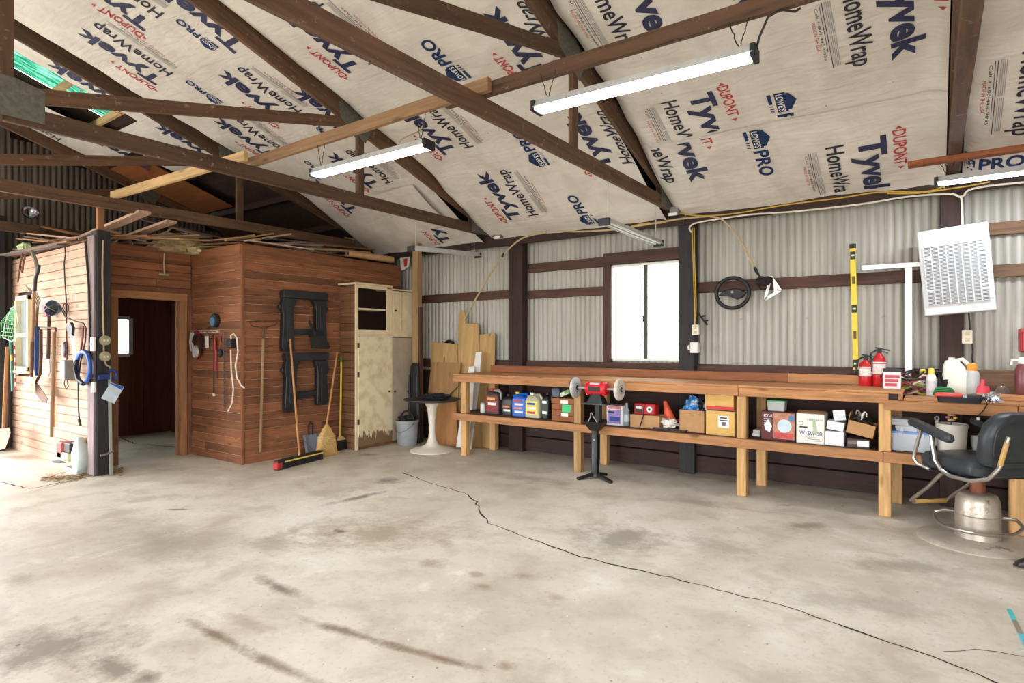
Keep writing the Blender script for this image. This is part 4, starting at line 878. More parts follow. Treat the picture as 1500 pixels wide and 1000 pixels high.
# clamp lamp
t = root('clamp_lamp', 'clamp work lamp with dark bowl and wire guard on the pale wall', 'lamp'); p = tw(82, 452, 2.58)
Tl = Matrix.Translation(p) @ Matrix.Rotation(rad(-60), 4, 'Z') @ Matrix.Rotation(rad(85), 4, 'Y')
MB().lathe([(0.03, -0.06), (0.05, -0.03), (0.085, 0.02), (0.095, 0.06), (0.092, 0.06), (0.08, 0.02), (0.04, -0.025)], 20, Tl, caps=False).obj('bowl', plain('blue_grey_bowl', (90, 106, 140), 0.35, 0.6), t)
MB().lathe([(0.0, -0.02), (0.075, 0.015)], 16, Tl, caps=False).obj('bowl_lining', black, t)
g = MB()
for k in range(3):
    a = k * math.pi / 3; g.tube([Tl @ Vector((0.095 * math.cos(a) * math.cos(q), 0.095 * math.sin(a) * math.cos(q), 0.06 + 0.05 * math.sin(q))) for q in [math.pi * i / 8 for i in range(9)]], 0.003, 4)
g.obj('guard', steel, t); MB().tube(twl([(89, 452), (96, 464), (110, 470), (122, 473), (126, 480), (125, 500), (118, 530), (114.5, 560), (115, 600), (116.5, 615)], 2.58), 0.008, 6).obj('cord', cordm, t)
MB().tube(twl([(116, 614), (117.5, 623)], 2.58), 0.016, 6).obj('plug', black, t); MB().tube(twl([(122, 478), (121, 495), (118, 515)], 2.57), 0.01, 6).obj('red_lead', plain('dark_red_cord', (132, 52, 48), 0.5), t); rebase(t)
# switch box with its wire
t = root('switch_box', 'grey switch box with white front fed by a vertical wire', 'switch box'); p = tw(98, 541)
MB().box(p.x - 0.13, p.x + 0.03, p.y - 0.02, p.y + 0.055, p.z - 0.11, p.z + 0.11).obj('white_cover', white, t, 0.006); MB().box(p.x - 0.02, p.x + 0.12, p.y - 0.06, p.y + 0.055, p.z - 0.12, p.z + 0.11).obj('housing', plain('grey_box', (124, 122, 116), 0.5), t, 0.006)
MB().tube(twl([(95, 362), (96, 372), (94, 385), (95, 410), (97, 440), (97.5, 470), (98, 528)], 2.645), 0.007, 6).obj('feed_wire', cordm, t); MB().tube(twl([(95, 556), (94, 562), (97, 570), (100, 566), (98, 556)], 2.63), 0.005, 5).obj('wire_loop', cordm, t)
MB().tube(twl([(97, 444), (93, 446), (92, 452), (96, 460), (100, 456), (100, 447), (97, 444)], 2.63), 0.006, 5).obj('hanging_loop', cordm, t); rebase(t)
t = root('thermometer', 'small oval white thermometer with dark rim beside the switch box', 'thermometer'); p = tw(89, 512)
MB().lathe([(0.0, 0.02), (0.5, 0.02), (0.6, 0.0)], 20, Matrix.Translation(p + Vector((0, 0.045, 0))) @ Matrix.Rotation(rad(90), 4, 'X') @ Matrix.Diagonal((0.09, 0.17, 1, 1))).obj('rim', plain('maroon_rim', (92, 40, 44), 0.4), t)
MB().lathe([(0.0, 0.024), (0.42, 0.024)], 20, Matrix.Translation(p + Vector((-0.01, 0.045, 0))) @ Matrix.Rotation(rad(90), 4, 'X') @ Matrix.Diagonal((0.085, 0.16, 1, 1)), False).obj('dial', white, t); rebase(t)
t = root('hand_saw', 'hand saw hanging handle up between switch box and blue hose', 'saw')
plate('blade', [tw(104, 488, 2.6), tw(109, 488, 2.6), tw(114, 552, 2.6), tw(111, 554, 2.6)], 0.004, plain('bright_blade', (196, 192, 190), 0.35, 0.7), t)
plate('handle', [tw(101, 474, 2.6), tw(107, 472, 2.6), tw(110, 480, 2.6), tw(109, 492, 2.6), tw(104, 490, 2.6), tw(102, 482, 2.6)], 0.03, black, t); rebase(t)
t = root('hose_coil', 'ring of blue hose hanging next to the corner post', 'hose'); hm_ = MB()
for k in range(3):
    hm_.tube([tw(122 + (10.5 - k * 0.6) * math.cos(a), 538 + (24.5 - k * 0.9) * math.sin(a), 2.6 - 0.018 * k) for a in [2 * math.pi * i / 26 for i in range(26)]], 0.019, 8, True)
hm_.obj('coil', blue, t); MB().tube(twl([(112.5, 528), (110, 540), (114, 556), (122, 562)], 2.54), 0.022, 8).obj('black_end', black, t); rebase(t)
t = root('conduit_pipe', 'thin dark pipe running down to the corner post switch', 'pipe'); MB().tube(twl([(125, 354), (127.5, 385), (130, 420), (131.5, 470), (132, 560)], 2.615), 0.012, 7).obj('pipe', wd('post', 'Z'), t); rebase(t)
t = root('tackle_hooks', 'rusty pliers and hooks dangling from the loft edge', 'hooks')
for q in ([(33, 372), (30, 385), (28, 400), (26, 413)], [(37, 374), (34, 386), (33, 396)], [(30, 390), (33, 399)]): MB().tube(twl(q, 2.56), 0.012, 5).obj('hook', rust, t)
rebase(t)
t = root('grey_hose_end', 'bent grey hose end hooked over the shovel grip', 'hose'); MB().tube(twl([(47, 368), (50, 376), (53, 384), (55, 398)], 2.54), 0.022, 8).obj('hose', plain('grey_rubber', (128, 118, 110), 0.6), t); rebase(t)
# blower and chips on the floor
t = root('leaf_blower', 'grey and red leaf blower lying on the floor by the corner post', 'blower'); b0 = onZ(110, 690, 0); gp = plain('pale_grey_plastic', (178, 188, 184), 0.4)
def bl(x, y, dy=0.0): return onY(x, y, b0.y - 0.02 + dy)
MB().loft([(0.0, 0, 0, 0.09, 0.06, 0.05), (0.06, 0.0, 0, 0.13, 0.075, 0.06), (0.18, 0.0, 0, 0.125, 0.075, 0.06), (0.28, -0.02, 0, 0.07, 0.055, 0.045), (0.36, -0.05, 0, 0.035, 0.03, 0.025)], 4, Matrix.Translation((bl(116, 683).x, b0.y, 0.045))).obj('fan_housing', gp, t)
MB().tube([bl(112, 664), bl(106, 655), bl(106, 651), bl(110, 650), bl(116, 660)], 0.026, 8).obj('handle', gp, t)
MB().box(bl(95, 0).x, bl(111, 0).x, b0.y - 0.1, b0.y + 0.02, 0.12, 0.22).obj('tank', plain('pale_tank', (196, 188, 140), 0.35), t, 0.012)
MB().box(bl(100, 0).x, bl(111, 0).x, b0.y - 0.08, b0.y + 0.04, 0.22, 0.33).obj('engine', black, t, 0.01); MB().box(bl(94, 0).x, bl(102, 0).x, b0.y - 0.1, b0.y + 0.02, 0.14, 0.33).obj('red_guard', red, t, 0.015)
MB().tube([bl(96, 672, -0.03), bl(88, 673, -0.05), bl(80, 674, -0.06)], [0.045, 0.04, 0.03], 10).obj('nozzle', plain('dark_grey_nozzle', (90, 94, 98), 0.5), t); MB().box(bl(100, 0).x, bl(120, 0).x, b0.y - 0.07, b0.y + 0.07, 0.0, 0.05).obj('base', gp, t, 0.01); rebase(t)
t = root('outlet_pair', 'pair of round outlet boxes wired on the dark corner post', 'outlet'); pX = -7.495
for y in (498.5, 522):
    c = onX(153, y, pX); ob = MB().lathe([(0.055, 0), (0.055, 0.03), (0.045, 0.04), (0, 0.042)], 18, Matrix.Translation(c) @ Matrix.Rotation(rad(90), 4, 'Y')).obj('outlet_box', plain('dusty_cream', (160, 152, 124), 0.6, var=0.2), t)
    for d in (-0.016, 0.016): MB().box(c.x + 0.04, c.x + 0.044, c.y + d - 0.008, c.y + d + 0.008, c.z - 0.01, c.z + 0.01).obj('socket', plain('ivory', (220, 212, 190), 0.5), ob)
MB().tube([onX(151, 352, pX + 0.01), onX(150, 400, pX + 0.01), onX(151, 450, pX + 0.01), onX(152, 492, pX + 0.01)], 0.009, 6).obj('cable', cordt, t); MB().tube([onX(152, 505, pX + 0.01), onX(152, 516, pX + 0.01)], 0.009, 6).obj('cable', cordt, t); MB().tube([onX(153, 528, pX + 0.01), onX(156, 535, pX + 0.015), onX(161, 537, pX + 0.02), onX(162, 548, pX + 0.03)], 0.009, 6).obj('cable', cordt, t)
rebase(t)
t = root('switch_plate', 'white toggle switch plate on the lit front of the corner post', 'switch'); c = onY(137, 504, 2.62); MB().box(c.x - 0.05, c.x + 0.04, 2.605, 2.63, c.z - 0.075, c.z + 0.075).obj('plate', white, t, 0.004); MB().box(c.x - 0.012, c.x + 0.012, 2.59, 2.61, c.z - 0.015, c.z + 0.015).obj('toggle', white, t, 0.003)
c = onY(138, 562, 2.62); MB().box(c.x - 0.03, c.x + 0.03, 2.605, 2.63, c.z - 0.09, c.z + 0.02).obj('latch', white, t, 0.003); rebase(t)
t = root('bar_clamp', 'long bar clamp with blue grip standing against the corner post', 'clamp'); cX = -7.44
a = onX(160.5, 548, cX); b = onX(162.5, 690, cX); b.z = 0.004; MB().bar(a, b, 0.03, 0.02, (1, 0, 0)).obj('bar', plain('clamp_steel', (176, 176, 172), 0.35, 0.7), t, 0.002)
MB().tube([onX(x, y, cX + 0.01) for x, y in ((163, 555), (169, 556), (171, 551), (169, 544), (163, 541), (158, 546))], 0.018, 8).obj('grip', plain('navy_grip', (32, 52, 108), 0.4), t); MB().box(cX - 0.03, cX + 0.03, onX(143, 0, cX).y, onX(160, 0, cX).y, onX(150, 556, cX).z, onX(150, 548, cX).z).obj('jaw', plain('navy_grip', (32, 52, 108), 0.4), t, 0.006)
MB().tube([onX(147, 667, cX), onX(156, 665, cX), onX(166, 660, cX)], 0.014, 7).obj('lower_jaw', steel, t); rebase(t)
t = root('hang_tag', 'pale blue card tag hanging from the bar clamp', 'tag'); plate('card', [onX(x, y, -7.41) for x, y in ((148, 583), (162, 560), (182, 566), (167, 591))], 0.004, plain('tag_card', (196, 210, 218), 0.5), t); plate('blue_print', [onX(x, y, -7.405) for x, y in ((161, 561.5), (163, 561), (181, 566), (178, 571))], 0.002, blue, t); rebase(t)
wc = MB()
for k in range(700):
    u = R.random(); q = onZ(60 + 120 * u, 702 - 8 * u + R.gauss(0, 2.6) - 3 * (u > 0.5), 0); a = R.uniform(0, 6.3); L = R.uniform(0.008, 0.03); z = abs(R.gauss(0, 0.008)); wc.add([q + Vector((math.cos(a) * L, math.sin(a) * L, z)), q + Vector((-math.sin(a) * L * 0.4, math.cos(a) * L * 0.4, z + 0.004)), q + Vector((-math.cos(a) * L, -math.sin(a) * L, z + 0.002)), q + Vector((math.sin(a) * L * 0.4, -math.cos(a) * L * 0.4, z))], [(0, 1, 2, 3), (3, 2, 1, 0)])
o = wc.obj('wood_shavings', plain('shavings', (158, 124, 80), 0.9, var=0.4, scale=40)); tag(o, 'scatter of brown wood shavings around the corner post foot', 'shavings', kind='stuff')

# ================================================================ HUNG ON THE NARROW SHED WALL
SY = 3.885
def sw(x, y, Y=SY): return onY(x, y, Y)
def swl(pts, Y=SY): return [sw(x, y, Y) for x, y in pts]
t = root('peg_rail', 'thin pale peg rail across the narrow shed wall', 'rail'); a = sw(279, 486); b = sw(319, 486)
MB().box(a.x, b.x, SY - 0.005, SY + 0.03, a.z - 0.02, a.z + 0.02).obj('rail', wd('siding_pale', 'X'), t, 0.003)
for k in range(7): q = a.lerp(b, (k + 0.5) / 7); MB().tube([q, q + Vector((0, -0.05, 0.015))], 0.005, 6).obj('peg', steel, t)
rebase(t)
t = root('tape_reel', 'blue and black oval tape measure hung above the peg rail', 'tape'); c = sw(314, 469)
MB().lathe([(0, 0.05), (0.9, 0.05), (1, 0.035), (1, 0)], 20, Matrix.Translation((c.x, SY + 0.03, c.z)) @ Matrix.Rotation(rad(90), 4, 'X') @ Matrix.Diagonal((0.085, 0.088, 1, 1))).obj('case', black, t)
MB().lathe([(0, 0.056), (0.8, 0.056), (0.85, 0.05)], 18, Matrix.Translation((c.x - 0.01, SY + 0.03, c.z - 0.015)) @ Matrix.Rotation(rad(90), 4, 'X') @ Matrix.Diagonal((0.07, 0.068, 1, 1))).obj('blue_label', plain('label_blue', (50, 110, 160), 0.4), t); rebase(t)
t = root('jumper_cables', 'coil of red and black jumper cables on the peg rail', 'cables')
for k, mt in enumerate((red, black, red, black)):
    MB().tube([sw(288 + (9 - k) * math.cos(a) * (0.75 + 0.08 * k), 505 + (20 - 1.5 * k) * math.sin(a), SY - 0.02 - 0.012 * k) for a in [2 * math.pi * i / 22 for i in range(22)]], 0.014, 7, True).obj('red_cable' if k % 2 == 0 else 'black_cable', mt, t)
MB().lathe([(0, 0.02), (0.8, 0.02), (1, 0)], 16, Matrix.Translation(sw(287, 515, SY - 0.07)) @ Matrix.Rotation(rad(90), 4, 'X') @ Matrix.Diagonal((0.07, 0.09, 1, 1))).obj('clamp_pad', plain('grey_clamp', (150, 138, 128), 0.4, 0.4), t)
for x in (280, 283): MB().tube(swl([(x, 488), (x - 1.5, 500), (x, 514)], SY - 0.06), 0.012, 6).obj('handle', plain('pale_grip', (178, 178, 166), 0.5), t)
rebase(t)
t = root('bottle_opener', 'small white opener hanging from the peg rail', 'opener'); MB().box(sw(301, 0).x, sw(305, 0).x, SY - 0.01, SY + 0.01, sw(303, 509).z, sw(303, 492).z).obj('body', white, t, 0.004); MB().tube(swl([(303, 493), (303, 488)], SY - 0.01), 0.005, 5).obj('loop', steel, t); rebase(t)
t = root('bungee_cord', 'black bungee cord hanging beside a red strap', 'cord'); MB().tube(swl([(312, 489), (313.5, 510), (313.5, 545), (313, 578)], SY - 0.01), 0.01, 6).obj('cord', cordm, t); MB().tube(swl([(313, 576), (313.5, 580)], SY - 0.01), 0.016, 6).obj('tip', plain('ivory', (220, 212, 190)), t); rebase(t)
t = root('red_strap', 'thin red strap hanging from the peg rail', 'strap'); MB().tube(swl([(315, 492), (316, 520), (315.5, 543)], SY - 0.005), 0.012, 6).obj('strap', red, t); rebase(t)
t = root('key_fob', 'red clip with a black bulb on the peg rail', 'clip'); MB().tube(swl([(322, 487), (324, 495), (322, 512)], SY - 0.01), 0.011, 6).obj('strap', plain('dark_red_cord', (132, 52, 48)), t); MB().lathe([(0.0, -0.06), (0.03, -0.03), (0.035, 0.02), (0.015, 0.05)], 12, Matrix.Translation(sw(322.5, 517, SY - 0.02))).obj('bulb', black, t); rebase(t)
t = root('chain', 'long steel chain hanging on the narrow shed wall', 'chain'); lk = MB(); z0 = sw(331, 489).z; z1 = sw(331, 604).z; xx = sw(331, 0).x; n = int((z0 - z1) / 0.036)
for k in range(n):
    zc = z0 - k * 0.036; u = (1, 0) if k % 2 else (0, 1)
    lk.tube([(xx + 0.017 * math.cos(a) * u[0], SY - 0.015 + 0.017 * math.cos(a) * u[1], zc + 0.026 * math.sin(a)) for a in [2 * math.pi * i / 8 for i in range(8)]], 0.0055, 5, True)
lk.obj('links', steel, t); MB().tube(swl([(331, 489), (331, 486)], SY), 0.006, 5).obj('hook', steel, t); rebase(t)
t = root('white_extension_cord', 'white cord with black adaptor hanging at the shed corner', 'cord')
MB().tube(swl([(339, 500), (338, 492), (342, 488), (347, 495), (348.5, 515), (345, 535), (347, 553), (353, 564), (358, 568)], SY - 0.03), 0.009, 6).obj('cord', cordw, t); MB().tube(swl([(338, 512), (339, 545), (342, 570), (340, 590), (334, 602)], SY - 0.02), 0.009, 6).obj('cord', cordw, t)
c = sw(338.5, 503, SY - 0.02); MB().box(c.x - 0.05, c.x + 0.05, c.y - 0.03, c.y + 0.04, c.z - 0.05, c.z + 0.05).obj('adaptor', black, t, 0.008); rebase(t)
t = root('pull_handle', 'small metal hook plate above the shed door', 'hook'); c = onX(241, 402, -7.97); MB().box(-7.995, -7.975, c.y - 0.06, c.y + 0.06, c.z - 0.01, c.z + 0.012).obj('plate', plain('hook_tan', (170, 150, 120), 0.5), t); MB().tube([onX(241, 371, -7.97), onX(240, 385, -7.96), onX(241, 401, -7.97)], 0.008, 5).obj('wire', cordt, t); rebase(t)

# ================================================================ HUNG ON AND LEANING AT THE BROAD SHED WALL
BX = -6.75
def bw(x, y, X=-6.70): return onX(x, y, X)
def bwl(pts, X=-6.70): return [bw(x, y, X) for x, y in pts]
t = root('bow_rake', 'old bow rake hanging head up on the broad shed wall', 'rake')
MB().tube(bwl([(385.5, 496), (384, 560), (381.5, 662)]), 0.017, 8).obj('shaft', hand, t); MB().tube(bwl([(385.5, 498), (386, 485), (385, 477)]), 0.014, 8).obj('socket', rust, t)
MB().tube(bwl([(365, 470), (368, 477), (378, 479), (385.5, 480), (394, 478), (403, 476), (407, 470)]), 0.009, 6).obj('bow', rust, t)
MB().bar(bw(363, 471), bw(410, 470), 0.02, 0.018).obj('bar', rust, t)
for k in range(12): q = bw(363.5 + 4.1 * k, 470.8); MB().tube([q, q + Vector((0.05, 0, 0.005))], 0.005, 5).obj('tooth', rust, t)
rebase(t)
bp_ = plain('sawhorse_plastic', (36, 38, 42), 0.45, var=0.25)
def sawhorse(label, ya, yb, z_top, z_bot, barz, tilt):
    t = root('sawhorse', label, 'sawhorse', 'folded sawhorses'); X0 = BX + 0.005; w = yb - ya; TT = Matrix(((0, 0, 1, X0), (1, 0, 0, ya), (0, 1, 0, 0), (0, 0, 0, 1)))
    def pr(name, poly, d, x=0.0, bevel=0.006):
        m = MB(); m.prism(poly, d, TT, x); return m.obj(name, bp_, t, bevel)
    pr('top_beam', [(-0.01, z_top - 0.1), (w + 0.01, z_top - 0.1), (w + 0.02, z_top - 0.03), (w + 0.01, z_top), (-0.01, z_top), (-0.02, z_top - 0.04)], 0.1)
    for s in (0, 1):
        f = (lambda u: u) if s == 0 else (lambda u: w - u)
        zb = z_bot + (0.06 if s else 0)
        pts = [(f(0.0), z_top - 0.1), (f(0.2), z_top - 0.1), (f(0.17), z_top - 0.16), (f(0.15), z_top - 0.24), (f(0.15), barz + 0.1), (f(0.16), zb + 0.02), (f(0.14), zb), (f(0.0), zb), (f(-0.02), zb + 0.05), (f(0.0), z_top - 0.3), (f(-0.02), z_top - 0.26), (f(-0.02), z_top - 0.18)]
        pr('leg', pts if s == 0 else pts[::-1], 0.075)
        pr('rib', [(f(0.04), z_bot + 0.12), (f(0.1), z_bot + 0.12), (f(0.1), z_top - 0.2), (f(0.04), z_top - 0.2)][::(1 if s == 0 else -1)], 0.012, 0.075, 0.003)
        pr('hinge_lug', [(f(-0.05), z_top - 0.24), (f(-0.02), z_top - 0.24), (f(-0.02), z_top - 0.19), (f(-0.05), z_top - 0.19)][::(1 if s == 0 else -1)], 0.06)
    pr('crossbar', [(0.1, barz), (w - 0.1, barz + 0.03), (w - 0.1, barz + 0.1), (0.1, barz + 0.09)], 0.05)
    return rebase(t)
sawhorse('upper folded black plastic sawhorse on the broad shed wall', 4.41, 5.05, 2.14, 1.36, 1.56, 0)
sawhorse('lower folded black plastic sawhorse on the broad shed wall', 4.45, 5.07, 1.34, 0.58, 0.74, 0)
t = root('dustpan', 'black dustpan hanging on the upper sawhorse', 'dustpan'); DX = -6.62
plate('pan', [bw(454, 494, DX), bw(474, 490, DX), bw(483, 508, DX), bw(480, 511, DX), bw(456, 510, DX)], 0.012, black, t); plate('rear_wall', [bw(454, 494, DX), bw(474, 490, DX), bw(470, 482, DX - 0.04), bw(450, 487, DX - 0.04)], 0.01, black, t)
MB().tube(bwl([(462, 490), (456, 478), (453, 470)], DX - 0.02), [0.022, 0.018, 0.02], 8).obj('handle', black, t); rebase(t)
# push broom
t = root('push_broom', 'push broom with wooden handle and black head leaning on sawhorse wall', 'broom'); a = onZ(404, 680, 0.07); b = onZ(470, 664, 0.07); d = (b - a).normalized(); nrm = Vector((d.y, -d.x, 0))
MB().bar(a + Vector((0, 0, 0.02)), b + Vector((0, 0, 0.02)), 0.07, 0.045).obj('head', black, t, 0.004)
MB().bar(a + Vector((0, 0, 0.015)) + nrm * 0.037 + d * 0.1, b + Vector((0, 0, 0.015)) + nrm * 0.037, 0.004, 0.016).obj('stripe', plain('yellow_stripe', (226, 196, 84), 0.5), t)
br_ = MB()
for k in range(60):
    for j in range(4):
        p = a.lerp(b, (k + 0.5) / 60) + nrm * (-0.025 + 0.018 * j); br_.bar(p, p + nrm * R.uniform(-0.006, 0.012) + Vector((0, 0, -0.068)), 0.009, 0.007, (0, 1, 0))
br_.obj('bristles', plain('dark_bristle', (42, 36, 36), 0.8), t); o = MB().bar(a + Vector((0, 0, -0.02)) - d * 0.012, a + Vector((0, 0, -0.02)) + d * 0.07, 0.08, 0.08).obj('red_end', red, t, 0.01)
top = bw(425, 497, -6.66); base_ = a.lerp(b, 0.5) + Vector((0, 0, 0.04)); MB().tube([top, top.lerp(base_, 0.5), base_], 0.0125, 8).obj('handle', wd('broom', 'Z'), t)
br2 = base_.lerp(top, 0.13)
for f in (0.12, 0.85): q = a.lerp(b, f) + Vector((0, 0, 0.04)); MB().tube([q, q.lerp(br2, 0.7) + Vector((0, 0, 0.05)), br2], 0.004, 5).obj('brace', steel, t)
rebase(t)
# straw broom
t = root('straw_broom', 'straw corn broom standing beside the grey dustpan', 'broom'); foot = onZ(480, 668, 0); sh = onX(478.5, 622, foot.x - 0.03); top = bw(494, 516, -6.70)
MB().tube([top, top.lerp(sh, 0.5), sh], 0.0125, 8).obj('handle', wd('broom', 'Z'), t)
straw = plain('straw', (196, 158, 96), 0.85, var=0.3, scale=60); right = Vector((0.2, 0.98, 0)); H = sh.z
m = MB(); m.loft([(0.0, 0, 0, 0.035, 0.155, 0.03), (0.12, 0, 0, 0.045, 0.14, 0.03), (0.25, 0, 0, 0.045, 0.115, 0.03), (0.33, 0, 0, 0.035, 0.07, 0.03), (H, 0, 0, 0.018, 0.02, 0.015)], 4, Matrix.Translation((foot.x - 0.02, foot.y, 0.004))); m.obj('straw_core', straw, t)
m = MB()
for k in range(130):
    f = R.uniform(-1, 1); x = R.choice((-1, 1)) * 0.046; m.bar((foot.x - 0.02 + x * 0.5, foot.y + f * 0.05, H * 0.9), (foot.x - 0.02 + x * R.uniform(0.8, 1.1), foot.y + f * 0.155, R.uniform(0.0, 0.03) + 0.002), 0.004, 0.004)
m.obj('straws', straw, t)
for z in (0.2, 0.225, 0.25): MB().loft([(z, 0, 0, 0.05, 0.125, 0.03), (z + 0.006, 0, 0, 0.05, 0.123, 0.03)], 4, Matrix.Translation((foot.x - 0.02, foot.y, 0))).obj('stitching', plain('pale_twine', (210, 190, 150), 0.8), t)
rebase(t)
# angle broom
t = root('angle_broom', 'yellow handled angle broom leaning in the cabinet corner', 'broom'); foot = onX(498, 652, -6.60); top = onX(500, 530, -6.68)
MB().tube([top, top.lerp(foot, 0.5), foot], 0.013, 8).obj('handle', plain('yellow_handle', (226, 196, 66), 0.4), t); MB().tube([top, top + Vector((0, 0, 0.07))], 0.017, 8).obj('cap', plain('green_cap', (56, 104, 52), 0.4), t)
MB().loft([(0, 0, -0.02, 0.03, 0.13, 0.02), (0.1, 0, 0, 0.025, 0.11, 0.02), (0.14, 0, 0.02, 0.022, 0.07, 0.02)], 3, Matrix.Translation((foot.x, foot.y, 0.004))).obj('bristles', black, t); MB().loft([(0.14, 0, 0.02, 0.024, 0.075, 0.02), (0.19, 0, 0.01, 0.018, 0.03, 0.015)], 3, Matrix.Translation((foot.x, foot.y, 0.004))).obj('collar', plain('tan_collar', (206, 176, 120), 0.5), t); rebase(t)
t = root('dustpan', 'grey dustpan standing on edge behind the straw broom', 'dustpan'); gd = plain('grey_pan', (134, 138, 150), 0.5)
q0 = onX(449, 661, -6.62); plate('pan', [Vector((-6.62, q0.y, 0.005)), Vector((-6.62, q0.y + 0.24, 0.005)), Vector((-6.70, q0.y + 0.22, 0.26)), Vector((-6.70, q0.y + 0.02, 0.26))], 0.012, gd, t)
for yy in (q0.y, q0.y + 0.228): plate('side', [Vector((-6.62, yy, 0.005)), Vector((-6.70, yy + 0.01, 0.26)), Vector((-6.66, yy + 0.01, 0.27)), Vector((-6.57, yy, 0.005))], 0.008, gd, t)
MB().tube([(-6.70, q0.y + 0.09, 0.25), (-6.72, q0.y + 0.1, 0.38), (-6.72, q0.y + 0.13, 0.42), (-6.72, q0.y + 0.17, 0.38), (-6.70, q0.y + 0.15, 0.25)], 0.01, 7).obj('handle', black, t); rebase(t)

# ================================================================ OLD CABINET
t = root('cabinet', 'old cream painted cupboard with open upper compartment and peeling doors', 'cabinet')
cream = plain('worn_cream_paint', (226, 208, 172), 0.6, var=0.12, scale=5, dirt=((120, 86, 56), 9, 0.64)); cream2 = plain('dirty_grey_paint', (176, 160, 138), 0.65, var=0.15, scale=5, dirt=((110, 90, 70), 10, 0.62))
def peel_paint():
    s = NT('peeling_cream_paint'); tc = s.n('ShaderNodeTexCoord'); sx = s.n('ShaderNodeSeparateXYZ'); s.l(tc.outputs['Object'], sx.inputs[0])
    mp = s.n('ShaderNodeMapping'); mp.inputs['Scale'].default_value = (3, 14, 3); s.l(tc.outputs['Object'], mp.inputs['Vector'])
    nz = s.n('ShaderNodeTexNoise', i_Scale=1.2, i_Detail=6.0, i_Roughness=0.7); s.l(mp.outputs[0], nz.inputs['Vector'])
    h = s.math('ADD', sx.outputs[2], s.math('MULTIPLY', nz.outputs['Fac'], -0.5))
    f = s.ramp(s.math('ADD', h, 0.85), [(0.0, (1, 1, 1, 1)), (0.02, (0, 0, 0, 1))])
    n2 = s.n('ShaderNodeTexNoise', i_Scale=7.0, i_Detail=7.0); s.l(tc.outputs['Object'], n2.inputs['Vector'])
    base = s.ramp(n2.outputs['Fac'], [(0.34, lin((212, 192, 152))), (0.55, lin((234, 218, 184)))])
    s.l(s.mix(f.outputs[0], base.outputs[0], lin((126, 100, 70))), s.b.inputs['Base Color']); s.b.inputs['Roughness'].default_value = 0.65; return s.m
CF, CB, CY0, CY1, CH = -6.40, -6.745, 5.33, 6.42, 2.27
z = 0.0
while z < CH - 0.02: slab('side_board', CB, CF - 0.02, CY0, CY0 + 0.018, z, min(z + 0.098, CH), 'cabinet', t, 0.003); z += PH
MB().box(CB, CF - 0.03, CY1 - 0.018, CY1, 0, CH).obj('side_panel', cream2, t); MB().box(CB, CB + 0.012, CY0 + 0.02, CY1 - 0.02, 0, CH).obj('rear_panel', wd('dark', 'Z'), t)
MB().box(CB, CF + 0.03, CY0 - 0.03, 5.98, CH, CH + 0.025).obj('cornice', cream, t, 0.003); MB().box(CB, CF - 0.0, 5.98, CY1, CH - 0.03, CH - 0.01).obj('top_board', cream, t)
ZM = onX(548, 490, CF).z; yL = onX(525, 0, CF).y; yM = onX(567, 0, CF).y; yD = onX(574, 0, CF).y; zo0 = onX(546, 483, CF).z; zo1 = onX(546, 423, CF).z; zs = onX(546, 453, CF).z
for a in ((CY0, yL, 0, CH), (yM, yD + 0.012, zo0 - 0.05, CH - 0.02)): MB().box(CF - 0.025, CF, *a).obj('stile', cream, t, 0.002)
for a in ((yL, yM, zo1, CH), (yL, CY1, ZM - 0.03, zo0), (yD + 0.01, CY1, zo1 + 0.02, CH - 0.03)): MB().box(CF - 0.025, CF + 0.001, *a).obj('rail', cream, t, 0.002)
MB().box(CB + 0.02, CF - 0.03, yL, yM, zs - 0.012, zs + 0.012).obj('shelf', cream, t); MB().box(CB + 0.02, CF - 0.03, yL - 0.03, yD, ZM - 0.02, ZM).obj('shelf', cream2, t); MB().box(CB, CF - 0.03, CY0 + 0.02, CY1 - 0.02, 0.0, 0.06).obj('bottom', wd('cabinet', 'Y'), t)
d1 = MB().box(CF - 0.004, CF + 0.016, yL - 0.005, yD - 0.004, 0.05, ZM - 0.035).obj('door', peel_paint(), t, 0.003); d2 = MB().box(CF - 0.004, CF + 0.014, yD + 0.006, CY1, 0.05, ZM - 0.04).obj('door', cream2, t, 0.003)
d3 = MB().box(CF - 0.004, CF + 0.012, yD + 0.014, onX(588, 0, CF).y, ZM + 0.03, zo1 + 0.0).obj('door', cream, t, 0.003); d4 = MB().box(CF - 0.004, CF + 0.013, onX(589, 0, CF).y, CY1, ZM + 0.03, zo1 + 0.0).obj('door', cream, t, 0.003)
for par, x, y in ((d1, 570, 573), (d2, 578, 573), (d3, 579, 455), (d2, 597, 573)):
    c = onX(x, y, CF + 0.016); MB().lathe([(0.012, 0), (0.016, 0.01), (0.012, 0.02), (0, 0.022)], 10, Matrix.Translation(c) @ Matrix.Rotation(rad(90), 4, 'Y')).obj('knob', black, par)
for par, z in ((d1, 0.35), (d1, 1.0), (d1, 1.4)): MB().box(CF + 0.002, CF + 0.02, yL - 0.02, yL + 0.004, z, z + 0.07).obj('hinge', rust, par)
rebase(t)

